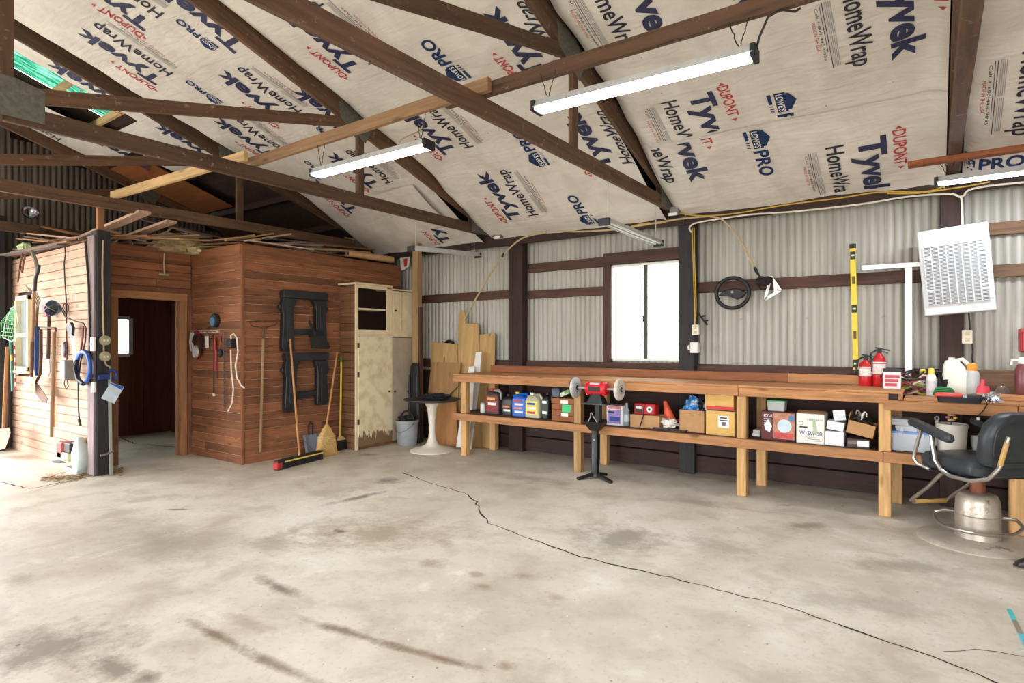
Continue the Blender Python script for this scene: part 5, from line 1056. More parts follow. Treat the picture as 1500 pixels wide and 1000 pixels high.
# ================================================================ CORNER BY THE TIN WALL
t = root('prop_post', 'rough pale timber post standing before the tin wall', 'post'); a = onY(611, 500, 6.35); slab('post', a.x - 0.065, a.x + 0.05, 6.31, 6.4, 0, 2.95, 'oldpine', t, 0.004); slab('cleat', a.x + 0.05, a.x + 0.09, 6.32, 6.39, 0, 2.0, 'girt', t); rebase(t)
t = root('pail', 'grey plastic pail with dark scraps beside the cabinet', 'pail'); c = onZ(592, 653, 0); c = Vector((c.x - 0.02, c.y + 0.08, 0)); gpl = plain('grey_pail', (150, 154, 158), 0.5)
MB().lathe([(0.0, 0.004), (0.135, 0.004), (0.14, 0.02), (0.16, 0.33), (0.168, 0.335), (0.168, 0.36), (0.158, 0.36), (0.15, 0.33), (0.13, 0.05), (0.0, 0.04)], 26, Matrix.Translation(c), False).obj('pail_body', gpl, t)
MB().tube([c + Vector((0.165 * math.cos(a), 0.165 * math.sin(a), 0.33 - 0.13 * math.sin(math.pi * i / 12))) for i, a in enumerate([-math.pi * 0.95 + math.pi * 0.9 * i / 12 for i in range(13)])], 0.004, 5).obj('bail', steel, t)
o = crumple('dark_scraps', None, None, (c.x, c.y, 0.36), 0.12, 0.12, 0.06, black, 4); o.parent = t
MB().tube([c + Vector((0.13 * math.cos(a), 0.0, 0.36 + 0.13 * math.sin(a))) for a in [math.pi * i / 10 for i in range(11)]], 0.014, 7).obj('black_strap', black, t); rebase(t)
t = root('creeper_board', 'tall black plastic creeper standing behind the grey pail', 'creeper'); a = onY(604, 540, 6.2)
MB().loft([(0.0, 0, 0, 0.10, 0.02, 0.02), (0.1, 0, 0, 0.12, 0.025, 0.02), (0.9, 0, 0, 0.095, 0.025, 0.02), (1.12, 0, 0, 0.075, 0.02, 0.02), (1.17, 0, 0, 0.04, 0.015, 0.01)], 4, Matrix.Translation((a.x + 0.0, 6.25, 0.005))).obj('panel', black, t)
for s in (-1, 1): MB().tube([(a.x + s * 0.09, 6.222, 0.1), (a.x + s * 0.075, 6.222, 1.0)], 0.018, 6).obj('side_rail', black, t)
rebase(t)
# pedestal table
t = root('pedestal_table', 'round pedestal table with white tulip base and dark top', 'table'); c = onZ(633, 660, 0); c = Vector((c.x, c.y, 0)); wt = plain('white_enamel', (222, 214, 198), 0.35, var=0.06)
zt_ = onY(633, 585, c.y).z
MB().lathe([(0.0, 0.0), (0.30, 0.0), (0.30, 0.01), (0.26, 0.03), (0.16, 0.055), (0.09, 0.09), (0.055, 0.16), (0.043, 0.26), (0.045, 0.36), (0.065, zt_ - 0.12), (0.1, zt_ - 0.05), (0.14, zt_ - 0.025), (0.14, zt_ - 0.02)], 32, Matrix.Translation(c), False).obj('base', wt, t)
MB().lathe([(0.0, zt_ - 0.02), (0.34, zt_ - 0.018), (0.385, zt_ - 0.002), (0.385, zt_ + 0.012), (0.0, zt_ + 0.014)], 36, Matrix.Translation(c), False).obj('table_top', plain('dark_top', (48, 44, 44), 0.5, var=0.3), t); rebase(t)
crumple('dark_cloth', 'black cloth heaped on the pedestal table', 'cloth', (c.x + 0.08, c.y - 0.02, zt_ + 0.045), 0.2, 0.17, 0.04, plain('black_cloth', (38, 36, 38), 0.9, var=0.3), 21)
# leaning sheet goods
def lean(name, label, cat, px, yb, yt, th, mat, group=None):
    p0 = Vector((0, yb, 0)); n = Vector((0, -1, (yt - yb) / 2.0)).normalized()
    pts = [ray_plane(x, y, p0, n) for x, y in px]
    if sum((pts[i].x * pts[(i + 1) % len(pts)].z - pts[(i + 1) % len(pts)].x * pts[i].z) for i in range(len(pts))) < 0: pts = pts[::-1]
    for p in pts: p.z = max(p.z, 0.003)
    o = plate(name, pts, th, mat, None, n); return tag(o, label, cat, group)
ply = wd('ply', 'Z'); ply2 = wood('wood_knotty_ply', (176, 142, 92), 'Z', dark=0.75, scale=0.6, knots=0.9)
G = 'sheets leaning in the corner'
lean('plywood_sheet', 'widest knotty plywood sheet leaning against the tin wall', 'plywood', [(631, 505), (632, 500), (670, 504), (672, 660), (631, 650)], 6.47, 6.61, 0.012, ply2, G)
lean('plywood_sheet', 'tall stepped plywood offcut with rounded knob top', 'plywood', [(671, 478), (673, 458), (676, 454), (680, 455), (682, 474), (700, 474), (702, 490), (705, 660), (668, 655)], 6.50, 6.62, 0.012, ply2, G)
lean('plywood_sheet', 'upright plywood panel nearest the workbench end', 'plywood', [(700, 490), (725, 488), (724, 560), (722, 665), (700, 662)], 6.52, 6.63, 0.012, ply2, G)
lean('plywood_sheet', 'small square plywood offcut leaning in front at table height', 'plywood', [(632, 530), (675, 531), (671, 565), (655, 581), (627, 576)], 6.40, 6.58, 0.012, ply, G)
lean('plywood_sheet', 'low brown plywood sheet behind the tulip base', 'plywood', [(634, 588), (668, 584), (670, 668), (632, 662)], 6.36, 6.55, 0.012, wood('wood_brown_ply', (160, 112, 66), 'Z', dark=0.8, scale=0.5, knots=0), G)
wb_ = plain('white_board', (222, 220, 216), 0.5, var=0.05)
lean('white_strip', 'longer white trim strip leaning beside the bench leg', 'trim strip', [(697, 516), (705, 515), (702, 560), (690, 664), (678, 661)], 6.3, 6.52, 0.012, wb_, G)
lean('white_strip', 'shorter white trim strip leaning on the longer one', 'trim strip', [(687, 537), (695, 536), (692, 600), (684, 655), (668, 655), (673, 620)], 6.2, 6.44, 0.012, wb_, G)
t = root('rubber_ring', 'black rubber ring half hidden behind the plywood', 'ring'); c = onY(658, 505, 6.68); MB().tube([(c.x + 0.1 * math.cos(a), c.y, c.z - 0.04 + 0.1 * math.sin(a)) for a in [2 * math.pi * i / 20 for i in range(20)]], 0.022, 8, True).obj('ring', black, t); rebase(t)

# ================================================================ WORKBENCH
BF = 5.86                                                     # front face of the rails
t = root('workbench', 'long two-level timber workbench along the tin wall', 'workbench')
LEGX = [onZ(x, y, 0).x for x, y in ((677.8, 667.6), (849.8, 689.8), (1087.5, 724.8), (1296.5, 754.5))] + [0.53]
for i, x in enumerate(LEGX):
    slab('leg', x - 0.045, x + 0.045, 5.90, 5.99, 0, 0.96 if i < 4 else 0.9, 'benchleg', t, 0.005)
    slab('rear_leg', x + 0.06 - 0.045, x + 0.06 + 0.045, 6.44, 6.53, 0, 0.955, 'benchleg', t, 0.005)
BX0, BX1 = -5.12, LEGX[3] + 0.03
for a, b in ((BX0, LEGX[2] - 0.02), (LEGX[2] - 0.017, BX1)): slab('apron', a, b, BF, 5.90, 0.962, 1.045, 'bench', t, 0.004)
n = 5; yy = [BF - 0.005 + (6.55 - BF + 0.005) * k / n for k in range(n + 1)]
for k in range(n):
    for a, b in ((BX0, LEGX[2] - 0.02), (LEGX[2] - 0.018, BX1 + 0.1)): slab('top_board', a, b, yy[k] + 0.0015, yy[k + 1] - 0.0015, 1.046, 1.066, 'bench', t, 0.003)
slab('backsplash', -5.0, LEGX[2] + 0.3, 6.515, 6.553, 1.067, 1.16, 'backsplash', t, 0.004); slab('backsplash', LEGX[2] + 0.303, BX1 + 0.1, 6.515, 6.553, 1.067, 1.16, 'bench', t, 0.004)
for a, b in ((BX0, LEGX[2] - 0.012), (LEGX[2] - 0.009, LEGX[3] - 0.01), (LEGX[3] - 0.007, 0.62)):
    slab('shelf_rail', a, b, BF, 5.897, 0.465, 0.553, 'bench', t, 0.004); slab('rear_rail', a, b, 6.4, 6.438, 0.44, 0.53, 'girt', t, 0.004)
    for k in range(4): slab('shelf_board', a, b, 5.9 + 0.135 * k, 5.9 + 0.135 * k + 0.132, 0.535 if k else 0.5365, 0.553, 'girt', t, 0.003)
# lower right-hand bench
slab('apron', BX1 - 0.03, 0.53, BF - 0.005, 5.895, 0.905, 0.99, 'bench', t, 0.004); slab('end_block', BX1 + 0.0, BX1 + 0.065, 5.87, 5.91, 1.0, 1.045, 'dark', t, 0.003); slab('end_block', BX1 + 0.067, BX1 + 0.1, 5.86, 5.9, 0.995, 1.046, 'bench', t, 0.003)
for k in range(4): slab('top_board', BX1 + 0.105, 2.2, 5.855 + 0.175 * k, 5.855 + 0.175 * k + 0.172, 0.991, 1.011, 'bench', t, 0.003)
slab('raised_board', 0.3, 2.2, 6.05, 6.3, 1.012, 1.05, 'bench', t, 0.003); slab('apron', 0.535, 2.2, BF + 0.0, 5.897, 0.93, 0.99, 'bench', t, 0.004); slab('backsplash', 0.25, 2.2, 6.515, 6.553, 1.012, 1.2, 'lightgirt', t, 0.004)
slab('leg', 1.9, 1.99, 5.9, 5.99, 0, 0.93, 'benchleg', t, 0.005); slab('shelf_rail', 0.625, 2.2, BF, 5.897, 0.465, 0.553, 'bench', t, 0.004)
for z0, z1 in ((0.03, 0.2), (0.22, 0.4)): pass
rebase(t)
SH = 0.5535                                                   # shelf surface
TOP = 1.0665

# ================================================================ THINGS ON THE SHELF
kraft = plain('kraft_card', (176, 134, 92), 0.85, var=0.12, bump=0.1); kraft2 = plain('yellow_kraft', (206, 166, 96), 0.85, var=0.08); cardw = plain('white_card', (226, 226, 226), 0.6, var=0.04)
def sx(px, Y): return onY(px, 600, Y).x
def sz(px, py, Y): return onY(px, py, Y).z
def rbox(name, x0, x1, y0, y1, z0, z1, mat, parent, bevel=0.003): return MB().box(x0, x1, y0, y1, z0, z1).obj(name, mat, parent, bevel)
def front(name, px0, py0, px1, py1, Y, mat, parent, lift=0.0012):
    """flat print on a face that looks toward -Y"""
    a = onY(px0, py1, Y); b = onY(px1, py0, Y); xm = (px0 + px1) / 2; a.z = onY(xm, py1, Y).z; b.z = onY(xm, py0, Y).z; m = MB(); y = Y - lift
    m.add([(a.x, y, a.z), (b.x, y, a.z), (b.x, y, b.z), (a.x, y, b.z)], [(0, 1, 2, 3)]); return m.obj(name, mat, parent)
def bottle(name, label, cat, x0, x1, Y, d, z1, body, cap, lab=None, hand_=None, neck=0.35, zb=SH, shape='jug', capx=0.0):
    """moulded container: rounded body with shoulders, neck, cap, label on the front and an optional loop handle"""
    t = root(name, label, cat); w = (x1 - x0) / 2; cx = (x0 + x1) / 2; H = z1 - zb; cy = Y + d / 2; b = body
    secs = [(0, 0, 0, w * 0.92, d / 2 * 0.9, 0.02), (0.02 * H, 0, 0, w, d / 2, 0.03), (0.66 * H, 0, 0, w, d / 2, 0.03), (0.78 * H, 0, 0, w * 0.9, d / 2 * 0.9, 0.035), (0.87 * H, capx * 0.6, 0, w * 0.62, d / 2 * 0.7, 0.03), (0.92 * H, capx, 0, w * neck, w * neck, w * neck * 0.95)]
    MB().loft(secs, 5, Matrix.Translation((cx, cy, zb))).obj('body', b, t)
    MB().lathe([(w * neck * 1.12, 0.915 * H), (w * neck * 1.12, H * 0.99), (w * neck * 0.95, H)], 16, Matrix.Translation((cx + capx, cy, zb))).obj('cap', cap, t)
    if hand_:
        hx, mt = hand_; s_ = 1 if hx > 0 else -1
        MB().tube([(cx + capx + s_ * w * 0.3, cy, zb + 0.9 * H), (cx + s_ * w * 0.72, cy, zb + 0.93 * H), (cx + s_ * w * 0.98, cy, zb + 0.82 * H), (cx + s_ * w * 0.9, cy, zb + 0.6 * H)], w * 0.17, 8).obj('handle', mt, t)
    if lab:
        lz0, lz1, mats = lab; n = len(mats)
        o = MB().box(cx - w * 0.82, cx + w * 0.82, Y - 0.0015, Y + 0.01, zb + lz0 * H, zb + lz1 * H).obj('label', mats[0], t)
        for k, mt in enumerate(mats[1:]):
            u = (k + 0.5) / (n - 1); MB().box(cx - w * (0.62 - 0.1 * (k % 2)), cx + w * (0.62 - 0.14 * ((k + 1) % 2)), Y - 0.0025, Y, zb + H * (lz1 - (lz1 - lz0) * (u + 0.28 / (n - 1))), zb + H * (lz1 - (lz1 - lz0) * (u - 0.22 / (n - 1)))).obj('label_print', mt, o)
    return rebase(t)
Yf = 5.99
maroon = plain('label_maroon', (132, 44, 44), 0.5); gold = plain('label_gold', (206, 170, 84), 0.5); lwhite = plain('label_white', (226, 226, 222), 0.5, var=0.05); lgreen = plain('sticker_green', (60, 190, 120), 0.6); lblue = plain('label_deepblue', (44, 62, 132), 0.5); lyel = plain('label_yellow', (226, 206, 90), 0.5); lorange = plain('label_orange', (214, 124, 70), 0.5)
blackjug = plain('black_jug', (28, 27, 29), 0.35, var=0.2); bluejug = plain('blue_jug', (30, 96, 196), 0.35); clearjug = plain('clear_jug_yellow', (206, 202, 168), 0.3, trans=0.3, var=0.08); silver = plain('silver_plastic', (168, 166, 166), 0.35, 0.2)
def jx(a, b, Y=Yf + 0.1): return sx(a, Y), sx(b, Y)
a, b = jx(701, 708.5); t = root('spray_can', 'small white tin at the left end of the bench shelf', 'tin'); MB().lathe([(0.034, 0), (0.036, 0.004), (0.036, 0.1), (0.032, 0.108), (0.02, 0.112)], 16, Matrix.Translation(((a + b) / 2, Yf + 0.14, SH))).obj('can', lwhite, t); MB().lathe([(0.03, 0.108), (0.03, 0.13), (0, 0.131)], 14, Matrix.Translation(((a + b) / 2, Yf + 0.14, SH))).obj('lid', plain('grey_lid', (170, 170, 164), 0.4), t); rebase(t)
a, b = jx(713, 733); bottle('oil_jug', 'dark oil jug with red label and silver handle', 'jug', a, b, Yf + 0.06, 0.12, sz(722, 569, Yf + 0.1), plain('dark_grey_jug', (66, 52, 50), 0.4), red, (0.1, 0.72, [maroon, gold, lwhite, maroon]), (1, silver), 0.3, capx=-0.04)
a, b = jx(735, 752); bottle('oil_bottle', 'plain black oil bottle left of the blue jug', 'bottle', a, b, Yf + 0.08, 0.1, sz(744, 577, Yf + 0.1), blackjug, blackjug, (0.14, 0.5, [blackjug, lorange, lwhite]), (1, blackjug), 0.3)
a, b = jx(753, 774); bottle('coolant_jug', 'bright blue jug with yellow cap', 'jug', a, b, Yf + 0.04, 0.14, sz(764, 574, Yf + 0.1), bluejug, plain('yellow_cap', (232, 200, 60), 0.4), (0.12, 0.74, [bluejug, red, lwhite, lorange, lwhite]), (1, bluejug), 0.22, capx=-0.06)
a, b = jx(773.5, 794.5); bottle('washer_jug', 'clear jug of yellow fluid with blue and yellow label', 'jug', a, b, Yf + 0.02, 0.14, sz(784, 575, Yf + 0.1), clearjug, lwhite, (0.14, 0.66, [lyel, lblue, lwhite, red]), (1, clearjug), 0.24, capx=-0.03)
a, b = jx(795.5, 807); bottle('oil_bottle', 'black bottle squeezed between the clear jug and the brown crate', 'bottle', a, b, Yf + 0.05, 0.13, sz(801, 575, Yf + 0.1), blackjug, blackjug, (0.15, 0.75, [blackjug, lwhite, blackjug, lwhite]), (1, blackjug), 0.34)
# brown crate with stickers
t = root('shipping_crate', 'brown slatted carton with green sticker on the bench shelf', 'carton'); cy0 = Yf - 0.02; a, b = sx(808, cy0), sx(840, cy0); z1 = sz(824, 583, cy0); brc = plain('brown_carton', (138, 86, 52), 0.8, var=0.2)
for k in range(4):
    h = (z1 - SH) / 4; rbox('slat', a, b, cy0, cy0 + 0.24, SH + k * h + 0.001, SH + (k + 1) * h - 0.002, brc, t)
front('sticker', 821, 586, 832, 591, cy0 - 0.001, lwhite, t); front('sticker', 823.5, 592.5, 836, 603.5, cy0 - 0.001, lgreen, t); front('sticker', 822, 605, 832, 609.5, cy0 - 0.001, lwhite, t); rebase(t)
t = root('power_pack', 'dark grey gadget lying on the brown carton', 'gadget'); a, b = sx(811, 6.1), sx(822, 6.1); MB().loft([(0, 0, 0, 0.055, 0.045, 0.015), (0.08, 0, 0, 0.06, 0.05, 0.02), (0.105, 0, 0, 0.045, 0.04, 0.02)], 4, Matrix.Translation(((a + b) / 2, 6.1, z1 + 0.002))).obj('body', plain('slate_plastic', (74, 82, 98), 0.4), t); rebase(t)
t = root('parts_box', 'small green and white box tilted on the brown carton', 'box'); a = sx(824, 6.06); MB().box(-0.065, 0.065, -0.04, 0.04, 0, 0.045).obj('body', plain('pale_green_card', (206, 216, 190), 0.6), t); MB().box(0.0, 0.066, -0.041, 0.0405, 0.01, 0.047).obj('green_band', plain('green_card', (120, 160, 84), 0.6), t); t.location = (a + 0.05, 6.08, z1 + 0.032); t.rotation_euler = (0, rad(-24), 0)
# white & purple box
def carton(name, label, x0, x1, Y, d, z1, mat, cat='box', zb=SH):
    t = root(name, label, cat); rbox('body', x0, x1, Y, Y + d, zb, z1, mat, t, 0.003); return t
Y = 6.02; t = carton('tool_box_carton', 'white and purple product carton right of the buffing stand', sx(888.5, Y), sx(912, Y), Y, 0.15, sz(900, 594, Y), cardw); front('printed_picture', 890, 600, 909, 620, Y, plain('print_violet', (150, 130, 190), 0.6, var=0.35, scale=30), t); front('printed_band', 891, 602, 900, 605, Y - 0.001, ink_black, t); front('printed_tool', 893, 610, 908, 617, Y - 0.001, lblue, t); front('printed_strip', 890, 594.5, 910, 599, Y, plain('print_salmon', (200, 120, 120), 0.6), t); rebase(t)
t = root('water_bottle', 'clear ribbed plastic bottle beside the purple carton', 'bottle'); Y = 6.08; x = sx(918, Y); z1 = sz(918, 593, Y)
h = z1 - SH; MB().lathe([(0.03, 0), (0.034, 0.01)] + [(0.034 - 0.002 * (k % 2), h * (0.1 + 0.06 * k)) for k in range(10)] + [(0.034, h * 0.72), (0.018, h * 0.86), (0.013, h * 0.9), (0.013, h)], 18, Matrix.Translation((x, Y, SH))).obj('body', plain('clear_pet', (196, 204, 206), 0.15, trans=0.5, ior=1.2), t); MB().lathe([(0.016, h), (0.016, h + 0.022), (0, h + 0.023)], 14, Matrix.Translation((x, Y, SH))).obj('cap', plain('grey_cap', (150, 152, 156), 0.4), t); MB().lathe([(0.0352, h * 0.2), (0.0352, h * 0.55)], 18, Matrix.Translation((x, Y, SH)), False).obj('label', plain('pale_label', (180, 190, 196), 0.4), t); rebase(t)
Y = 6.0; t = carton('long_carton', 'long kraft carton under the red meter', sx(923, Y), sx(966, Y), Y, 0.22, sz(944, 608, Y), kraft); rebase(t); zt1 = sz(944, 608, Y) + 0.001
t = root('battery_tester', 'red battery tester with dial sitting on the long kraft carton', 'tester'); Y = 6.04; a, b = sx(928.5, Y), sx(959.5, Y); z1 = sz(944, 591, Y)
rbox('case', a, b, Y, Y + 0.13, zt1, z1, red, t, 0.012); rbox('left_panel', a + 0.02, (a + b) / 2 - 0.02, Y - 0.003, Y + 0.01, zt1 + 0.02, z1 - 0.02, plain('panel_dark', (60, 24, 26), 0.5), t, 0.002); rbox('gauge', a + 0.03, a + 0.09, Y - 0.005, Y, z1 - 0.06, z1 - 0.03, lwhite, t, 0.001)
MB().lathe([(0.0, 0.012), (0.03, 0.012), (0.034, 0)], 18, Matrix.Translation((b - 0.06, Y, (zt1 + z1) / 2)) @ Matrix.Rotation(rad(90), 4, 'X')).obj('dial', lwhite, t); MB().lathe([(0.0, 0.02), (0.012, 0.02), (0.014, 0.01)], 12, Matrix.Translation((b - 0.06, Y, (zt1 + z1) / 2)) @ Matrix.Rotation(rad(90), 4, 'X')).obj('knob', black, t)
MB().tube([((a + b) / 2 - 0.08, Y + 0.06, z1), ((a + b) / 2 - 0.03, Y + 0.05, z1 + 0.035), ((a + b) / 2 + 0.06, Y + 0.06, z1 + 0.03), (b - 0.02, Y + 0.07, z1)], 0.01, 7).obj('handle', black, t); MB().tube([((a + b) / 2, Y - 0.006, z1 - 0.01), ((a + b) / 2 + 0.01, Y - 0.055, zt1 - 0.01), ((a + b) / 2 - 0.02, Y - 0.06, SH + 0.03), ((a + b) / 2 - 0.02, Y - 0.075, SH + 0.008)], 0.006, 6).obj('lead', cordm, t); rebase(t)
# cone
t = root('traffic_cone', 'small orange traffic cone tilted on the bench shelf', 'cone'); Y = 6.2; x = sx(984, Y); om = plain('cone_orange', (222, 88, 58), 0.5)
MB().lathe([(0.008, 0.235), (0.016, 0.24), (0.02, 0.23), (0.062, 0.03), (0.066, 0.012)], 22, None, False).obj('cone_body', om, t); MB().loft([(0, 0, 0, 0.085, 0.085, 0.02), (0.012, 0, 0, 0.085, 0.085, 0.02)], 3).obj('foot', om, t); t.location = (x - 0.01, Y, SH + 0.055); t.rotation_euler = (rad(6), rad(-14), 0)
crumple('shop_rag', 'crumpled white rag heap in front of the cone', 'rag', (sx(980, 6.06), 6.08, SH + 0.062), 0.085, 0.06, 0.05, plain('white_rag', (222, 214, 204), 0.9, var=0.15), 31)
t = root('drip_tray', 'flat dark tray lying at the shelf edge', 'tray'); Y = 5.93; a, b = sx(955, Y), sx(1005, Y); MB().loft([(0, 0, 0, (b - a) / 2 * 0.94, 0.035, 0.015), (0.022, 0, 0, (b - a) / 2, 0.04, 0.02), (0.022, 0, 0, (b - a) / 2 * 0.96, 0.034, 0.018), (0.008, 0, 0, (b - a) / 2 * 0.92, 0.03, 0.015)], 3, Matrix.Translation(((a + b) / 2, Y + 0.03, SH))).obj('tray', plain('dark_brown_tray', (66, 50, 42), 0.6), t); rebase(t)
# open carton with bags
Y = 5.99; z1 = sz(1014, 601, Y); a, b = sx(995, Y), sx(1032, Y); t = root('open_carton', 'open kraft carton with scribbled front holding bags', 'carton')
for q in ((a, b, Y, Y + 0.004), (a, b, Y + 0.24, Y + 0.244), (a, a + 0.004, Y, Y + 0.24), (b - 0.004, b, Y, Y + 0.24)): MB().box(q[0], q[1], q[2], q[3], SH, z1).obj('side', kraft, t)
MB().box(a, b, Y, Y + 0.24, SH, SH + 0.004).obj('bottom', kraft, t)
for (u, v) in ((1008, 606), (1012, 609), (1018, 605), (1024, 608), (1028, 604)): MB().tube([onY(u, v, Y - 0.0015), onY(u + 2, v - 2.5, Y - 0.0015), onY(u + 3.5, v + 0.5, Y - 0.0015)], 0.0012, 4).obj('scribble', ink_black, t)
rebase(t)
crumple('blue_bag', 'shiny blue and white bag stuffed in the open carton', 'bag', ((a + b) / 2 - 0.02, Y + 0.12, z1 + 0.03), 0.09, 0.08, 0.09, plain('blue_bag_film', (60, 130, 196), 0.25, var=0.6, scale=14, dirt=((226, 230, 236), 10, 0.5)), 40, amp=0.45)
crumple('black_bag', 'black plastic bag at the right of the open carton', 'bag', (b - 0.06, Y + 0.13, z1 + 0.03), 0.07, 0.08, 0.085, plain('black_film', (40, 44, 54), 0.25, var=0.4), 44, amp=0.7)
Y = 5.96; a, b = sx(1034, Y), sx(1076, Y); zm = sz(1055, 602, Y); z1 = sz(1055, 578, Y)
t = carton('yellow_carton', 'tan carton with white address label beside the bench leg', a, b, Y, 0.26, zm, kraft2, 'carton'); front('address_label', 1052, 609, 1068, 626, Y, lwhite, t); front('label_print', 1054, 611, 1065, 613, Y - 0.001, ink_black, t); front('label_print', 1055, 615, 1066, 616.5, Y - 0.001, ink_black, t); front('label_code', 1057, 618, 1063, 623, Y - 0.001, plain('print_grey_dark', (90, 90, 96), 0.6), t); rebase(t)
t = carton('carton_lid', 'tan carton with red band stacked on the labelled carton', a - 0.01, b - 0.01, Y + 0.005, 0.24, z1, kraft2, 'carton', zm + 0.0015); front('red_band', 1034.5, 595, 1075, 600, Y + 0.004, plain('red_band', (190, 48, 46), 0.5), t); front('black_band', 1036, 600.2, 1075, 602, Y + 0.004, black, t); rebase(t)
# second bench bay
Y = 6.1; t = carton('paperbacks', 'short stack of white booklets behind the bench leg', sx(1102, Y), sx(1113, Y), Y, 0.16, SH + 0.03, cardw, 'booklets'); rbox('upper_booklet', sx(1102.5, Y), sx(1113, Y), Y + 0.01, Y + 0.15, SH + 0.031, SH + 0.062, plain('cream_card', (214, 206, 186), 0.7), t); rebase(t)
Y = 5.98; z1 = sz(1140, 603, Y); a, b = sx(1115, Y), sx(1165, Y); t = carton('light_kit_carton', 'maroon light fixture carton with a round lamp picture', a, b, Y, 0.2, z1, plain('maroon_card', (88, 34, 36), 0.5, var=0.1))
front('picture', 1133, 605, 1164, 643, Y, plain('picture_warm', (176, 120, 92), 0.5, var=0.5, scale=14), t); c = onY(1149, 624, Y - 0.002); MB().lathe([(0, 0), (0.062, 0)], 24, Matrix.Translation(c) @ Matrix.Rotation(rad(90), 4, 'X'), False).obj('lamp_picture', plain('picture_pale', (190, 206, 216), 0.5), t)
front('picture_window', 1155, 609, 1163, 617, Y - 0.001, plain('picture_blue', (70, 120, 160), 0.5), t); front('picture_band', 1134, 634, 1162, 642, Y - 0.001, plain('picture_red', (188, 70, 66), 0.5, var=0.4, scale=40), t)
a_ = onY(1119, 609.5, Y); lettering('brand_letters', 'KYLE', lwhite, t, a_, (1, 0, 0), (0, 0, 1), 0.075, 0.024, 0.02); MB().prism([(0, 0), (0.04, -0.02), (0.06, 0.04), (0.025, 0.1), (-0.01, 0.05)], 0.001, Matrix.Translation(onY(1121, 629, Y - 0.002)) @ Matrix.Rotation(rad(90), 4, 'X')).obj('printed_torch', lwhite, t)
for k in range(3): front('printed_line', 1119, 612.5 + 3 * k, 1130 - k, 614 + 3 * k, Y - 0.001, plain('print_grey', (168, 166, 166)), t)
rebase(t)
t = root('storage_tub', 'clear tub with green lid on the maroon carton', 'tub'); Y = 6.02; x0, x1 = sx(1123, Y), sx(1149.5, Y); zt2 = sz(1136, 587, Y); frost = plain('frosted_plastic', (200, 202, 200), 0.35, trans=0.25, var=0.05)
MB().loft([(0, 0, 0, (x1 - x0) / 2 * 0.92, 0.06, 0.012), (zt2 - z1 - 0.012, 0, 0, (x1 - x0) / 2, 0.065, 0.014)], 3, Matrix.Translation(((x0 + x1) / 2, Y + 0.07, z1 + 0.002))).obj('tub', frost, t); MB().loft([(0, 0, 0, (x1 - x0) / 2 + 0.005, 0.07, 0.014), (0.014, 0, 0, (x1 - x0) / 2 + 0.003, 0.068, 0.014)], 3, Matrix.Translation(((x0 + x1) / 2, Y + 0.07, zt2 - 0.01))).obj('lid', plain('green_lid', (72, 160, 98), 0.4), t); rebase(t)
Y = 5.955; z1 = sz(1187, 606, Y); a, b = sx(1166.5, Y), sx(1207.5, Y); t = carton('oil_case', 'white motor oil carton with bold blue lettering', a, b, Y, 0.24, z1, plain('white_carton', (226, 222, 210), 0.6, var=0.05), 'carton')
lettering('grade_letters', 'W15W-50', lblue, t, onY(1171, 636.3, Y), (1, 0, 0), (0, 0, 1), onY(1204, 0, Y).x - onY(1171, 0, Y).x, 0.04, 0.02); lettering('code_letters', '550046835', plain('print_dark', (60, 56, 60), 0.6), t, onY(1182, 615.5, Y), (1, 0, 0), (0, 0, 1), 0.13, 0.019)
front('letter_box', 1180, 640.5, 1203, 640.9, Y, ink_black, t); front('letter_box', 1180, 645.6, 1203, 646, Y, ink_black, t); front('letter_box', 1180, 639.5, 1180.5, 645, Y, ink_black, t); front('letter_box', 1202.5, 641.5, 1203, 647, Y, ink_black, t); front('small_print', 1171, 624, 1183, 626, Y, ink_black, t); front('small_print', 1184, 642.6, 1200, 644, Y, plain('print_grey', (168, 166, 166)), t)
MB().tube([onY(1173.5 + 3 * math.cos(q), 619.5 + 2.6 * math.sin(q), Y - 0.001) for q in [2 * math.pi * i / 14 for i in range(14)]], 0.0018, 4, True).obj('emblem_ring', ink_black, t); plate('green_tape', [onY(u, v, Y - 0.0015) for u, v in ((1190, 613), (1194, 613), (1198, 636), (1191, 636))], 0.001, plain('faded_green_tape', (170, 186, 156), 0.6), t)
for (u0, u1, dx) in ((a, (a + b) / 2, 0.0), ((a + b) / 2, b, 0.0)): plate('top_flap', [Vector((u0, Y + 0.02, z1)), Vector((u1, Y + 0.02, z1)), Vector((u1, Y + 0.12, z1 + 0.02)), Vector((u0, Y + 0.12, z1 + 0.02))], 0.003, kraft, t)
rebase(t)
Y = 5.96; z1 = sz(1222, 632, Y); a, b = sx(1208.5, Y), sx(1236, Y); t = carton('white_box', 'lowest white box of the little stack beside the oil carton', a, b, Y, 0.18, z1, cardw); rebase(t)
t = root('white_box', 'middle white box tilted on the little stack', 'box'); MB().box(-0.065, 0.068, -0.07, 0.07, 0, 0.075).obj('body', cardw, t, 0.002); t.location = ((a + b) / 2, Y + 0.08, z1 + 0.013); t.rotation_euler = (0, rad(9), 0)
t = root('white_box', 'topmost open white box of the little stack', 'box'); MB().box(-0.045, 0.05, -0.06, 0.06, 0, 0.08).obj('body', plain('bluish_card', (206, 210, 216), 0.6), t, 0.002); MB().box(-0.045, 0.05, -0.065, -0.062, 0.05, 0.092).obj('flap', cardw, t); t.location = ((a + b) / 2 + 0.03, Y + 0.09, z1 + 0.099); t.rotation_euler = (0, rad(-6), rad(8))
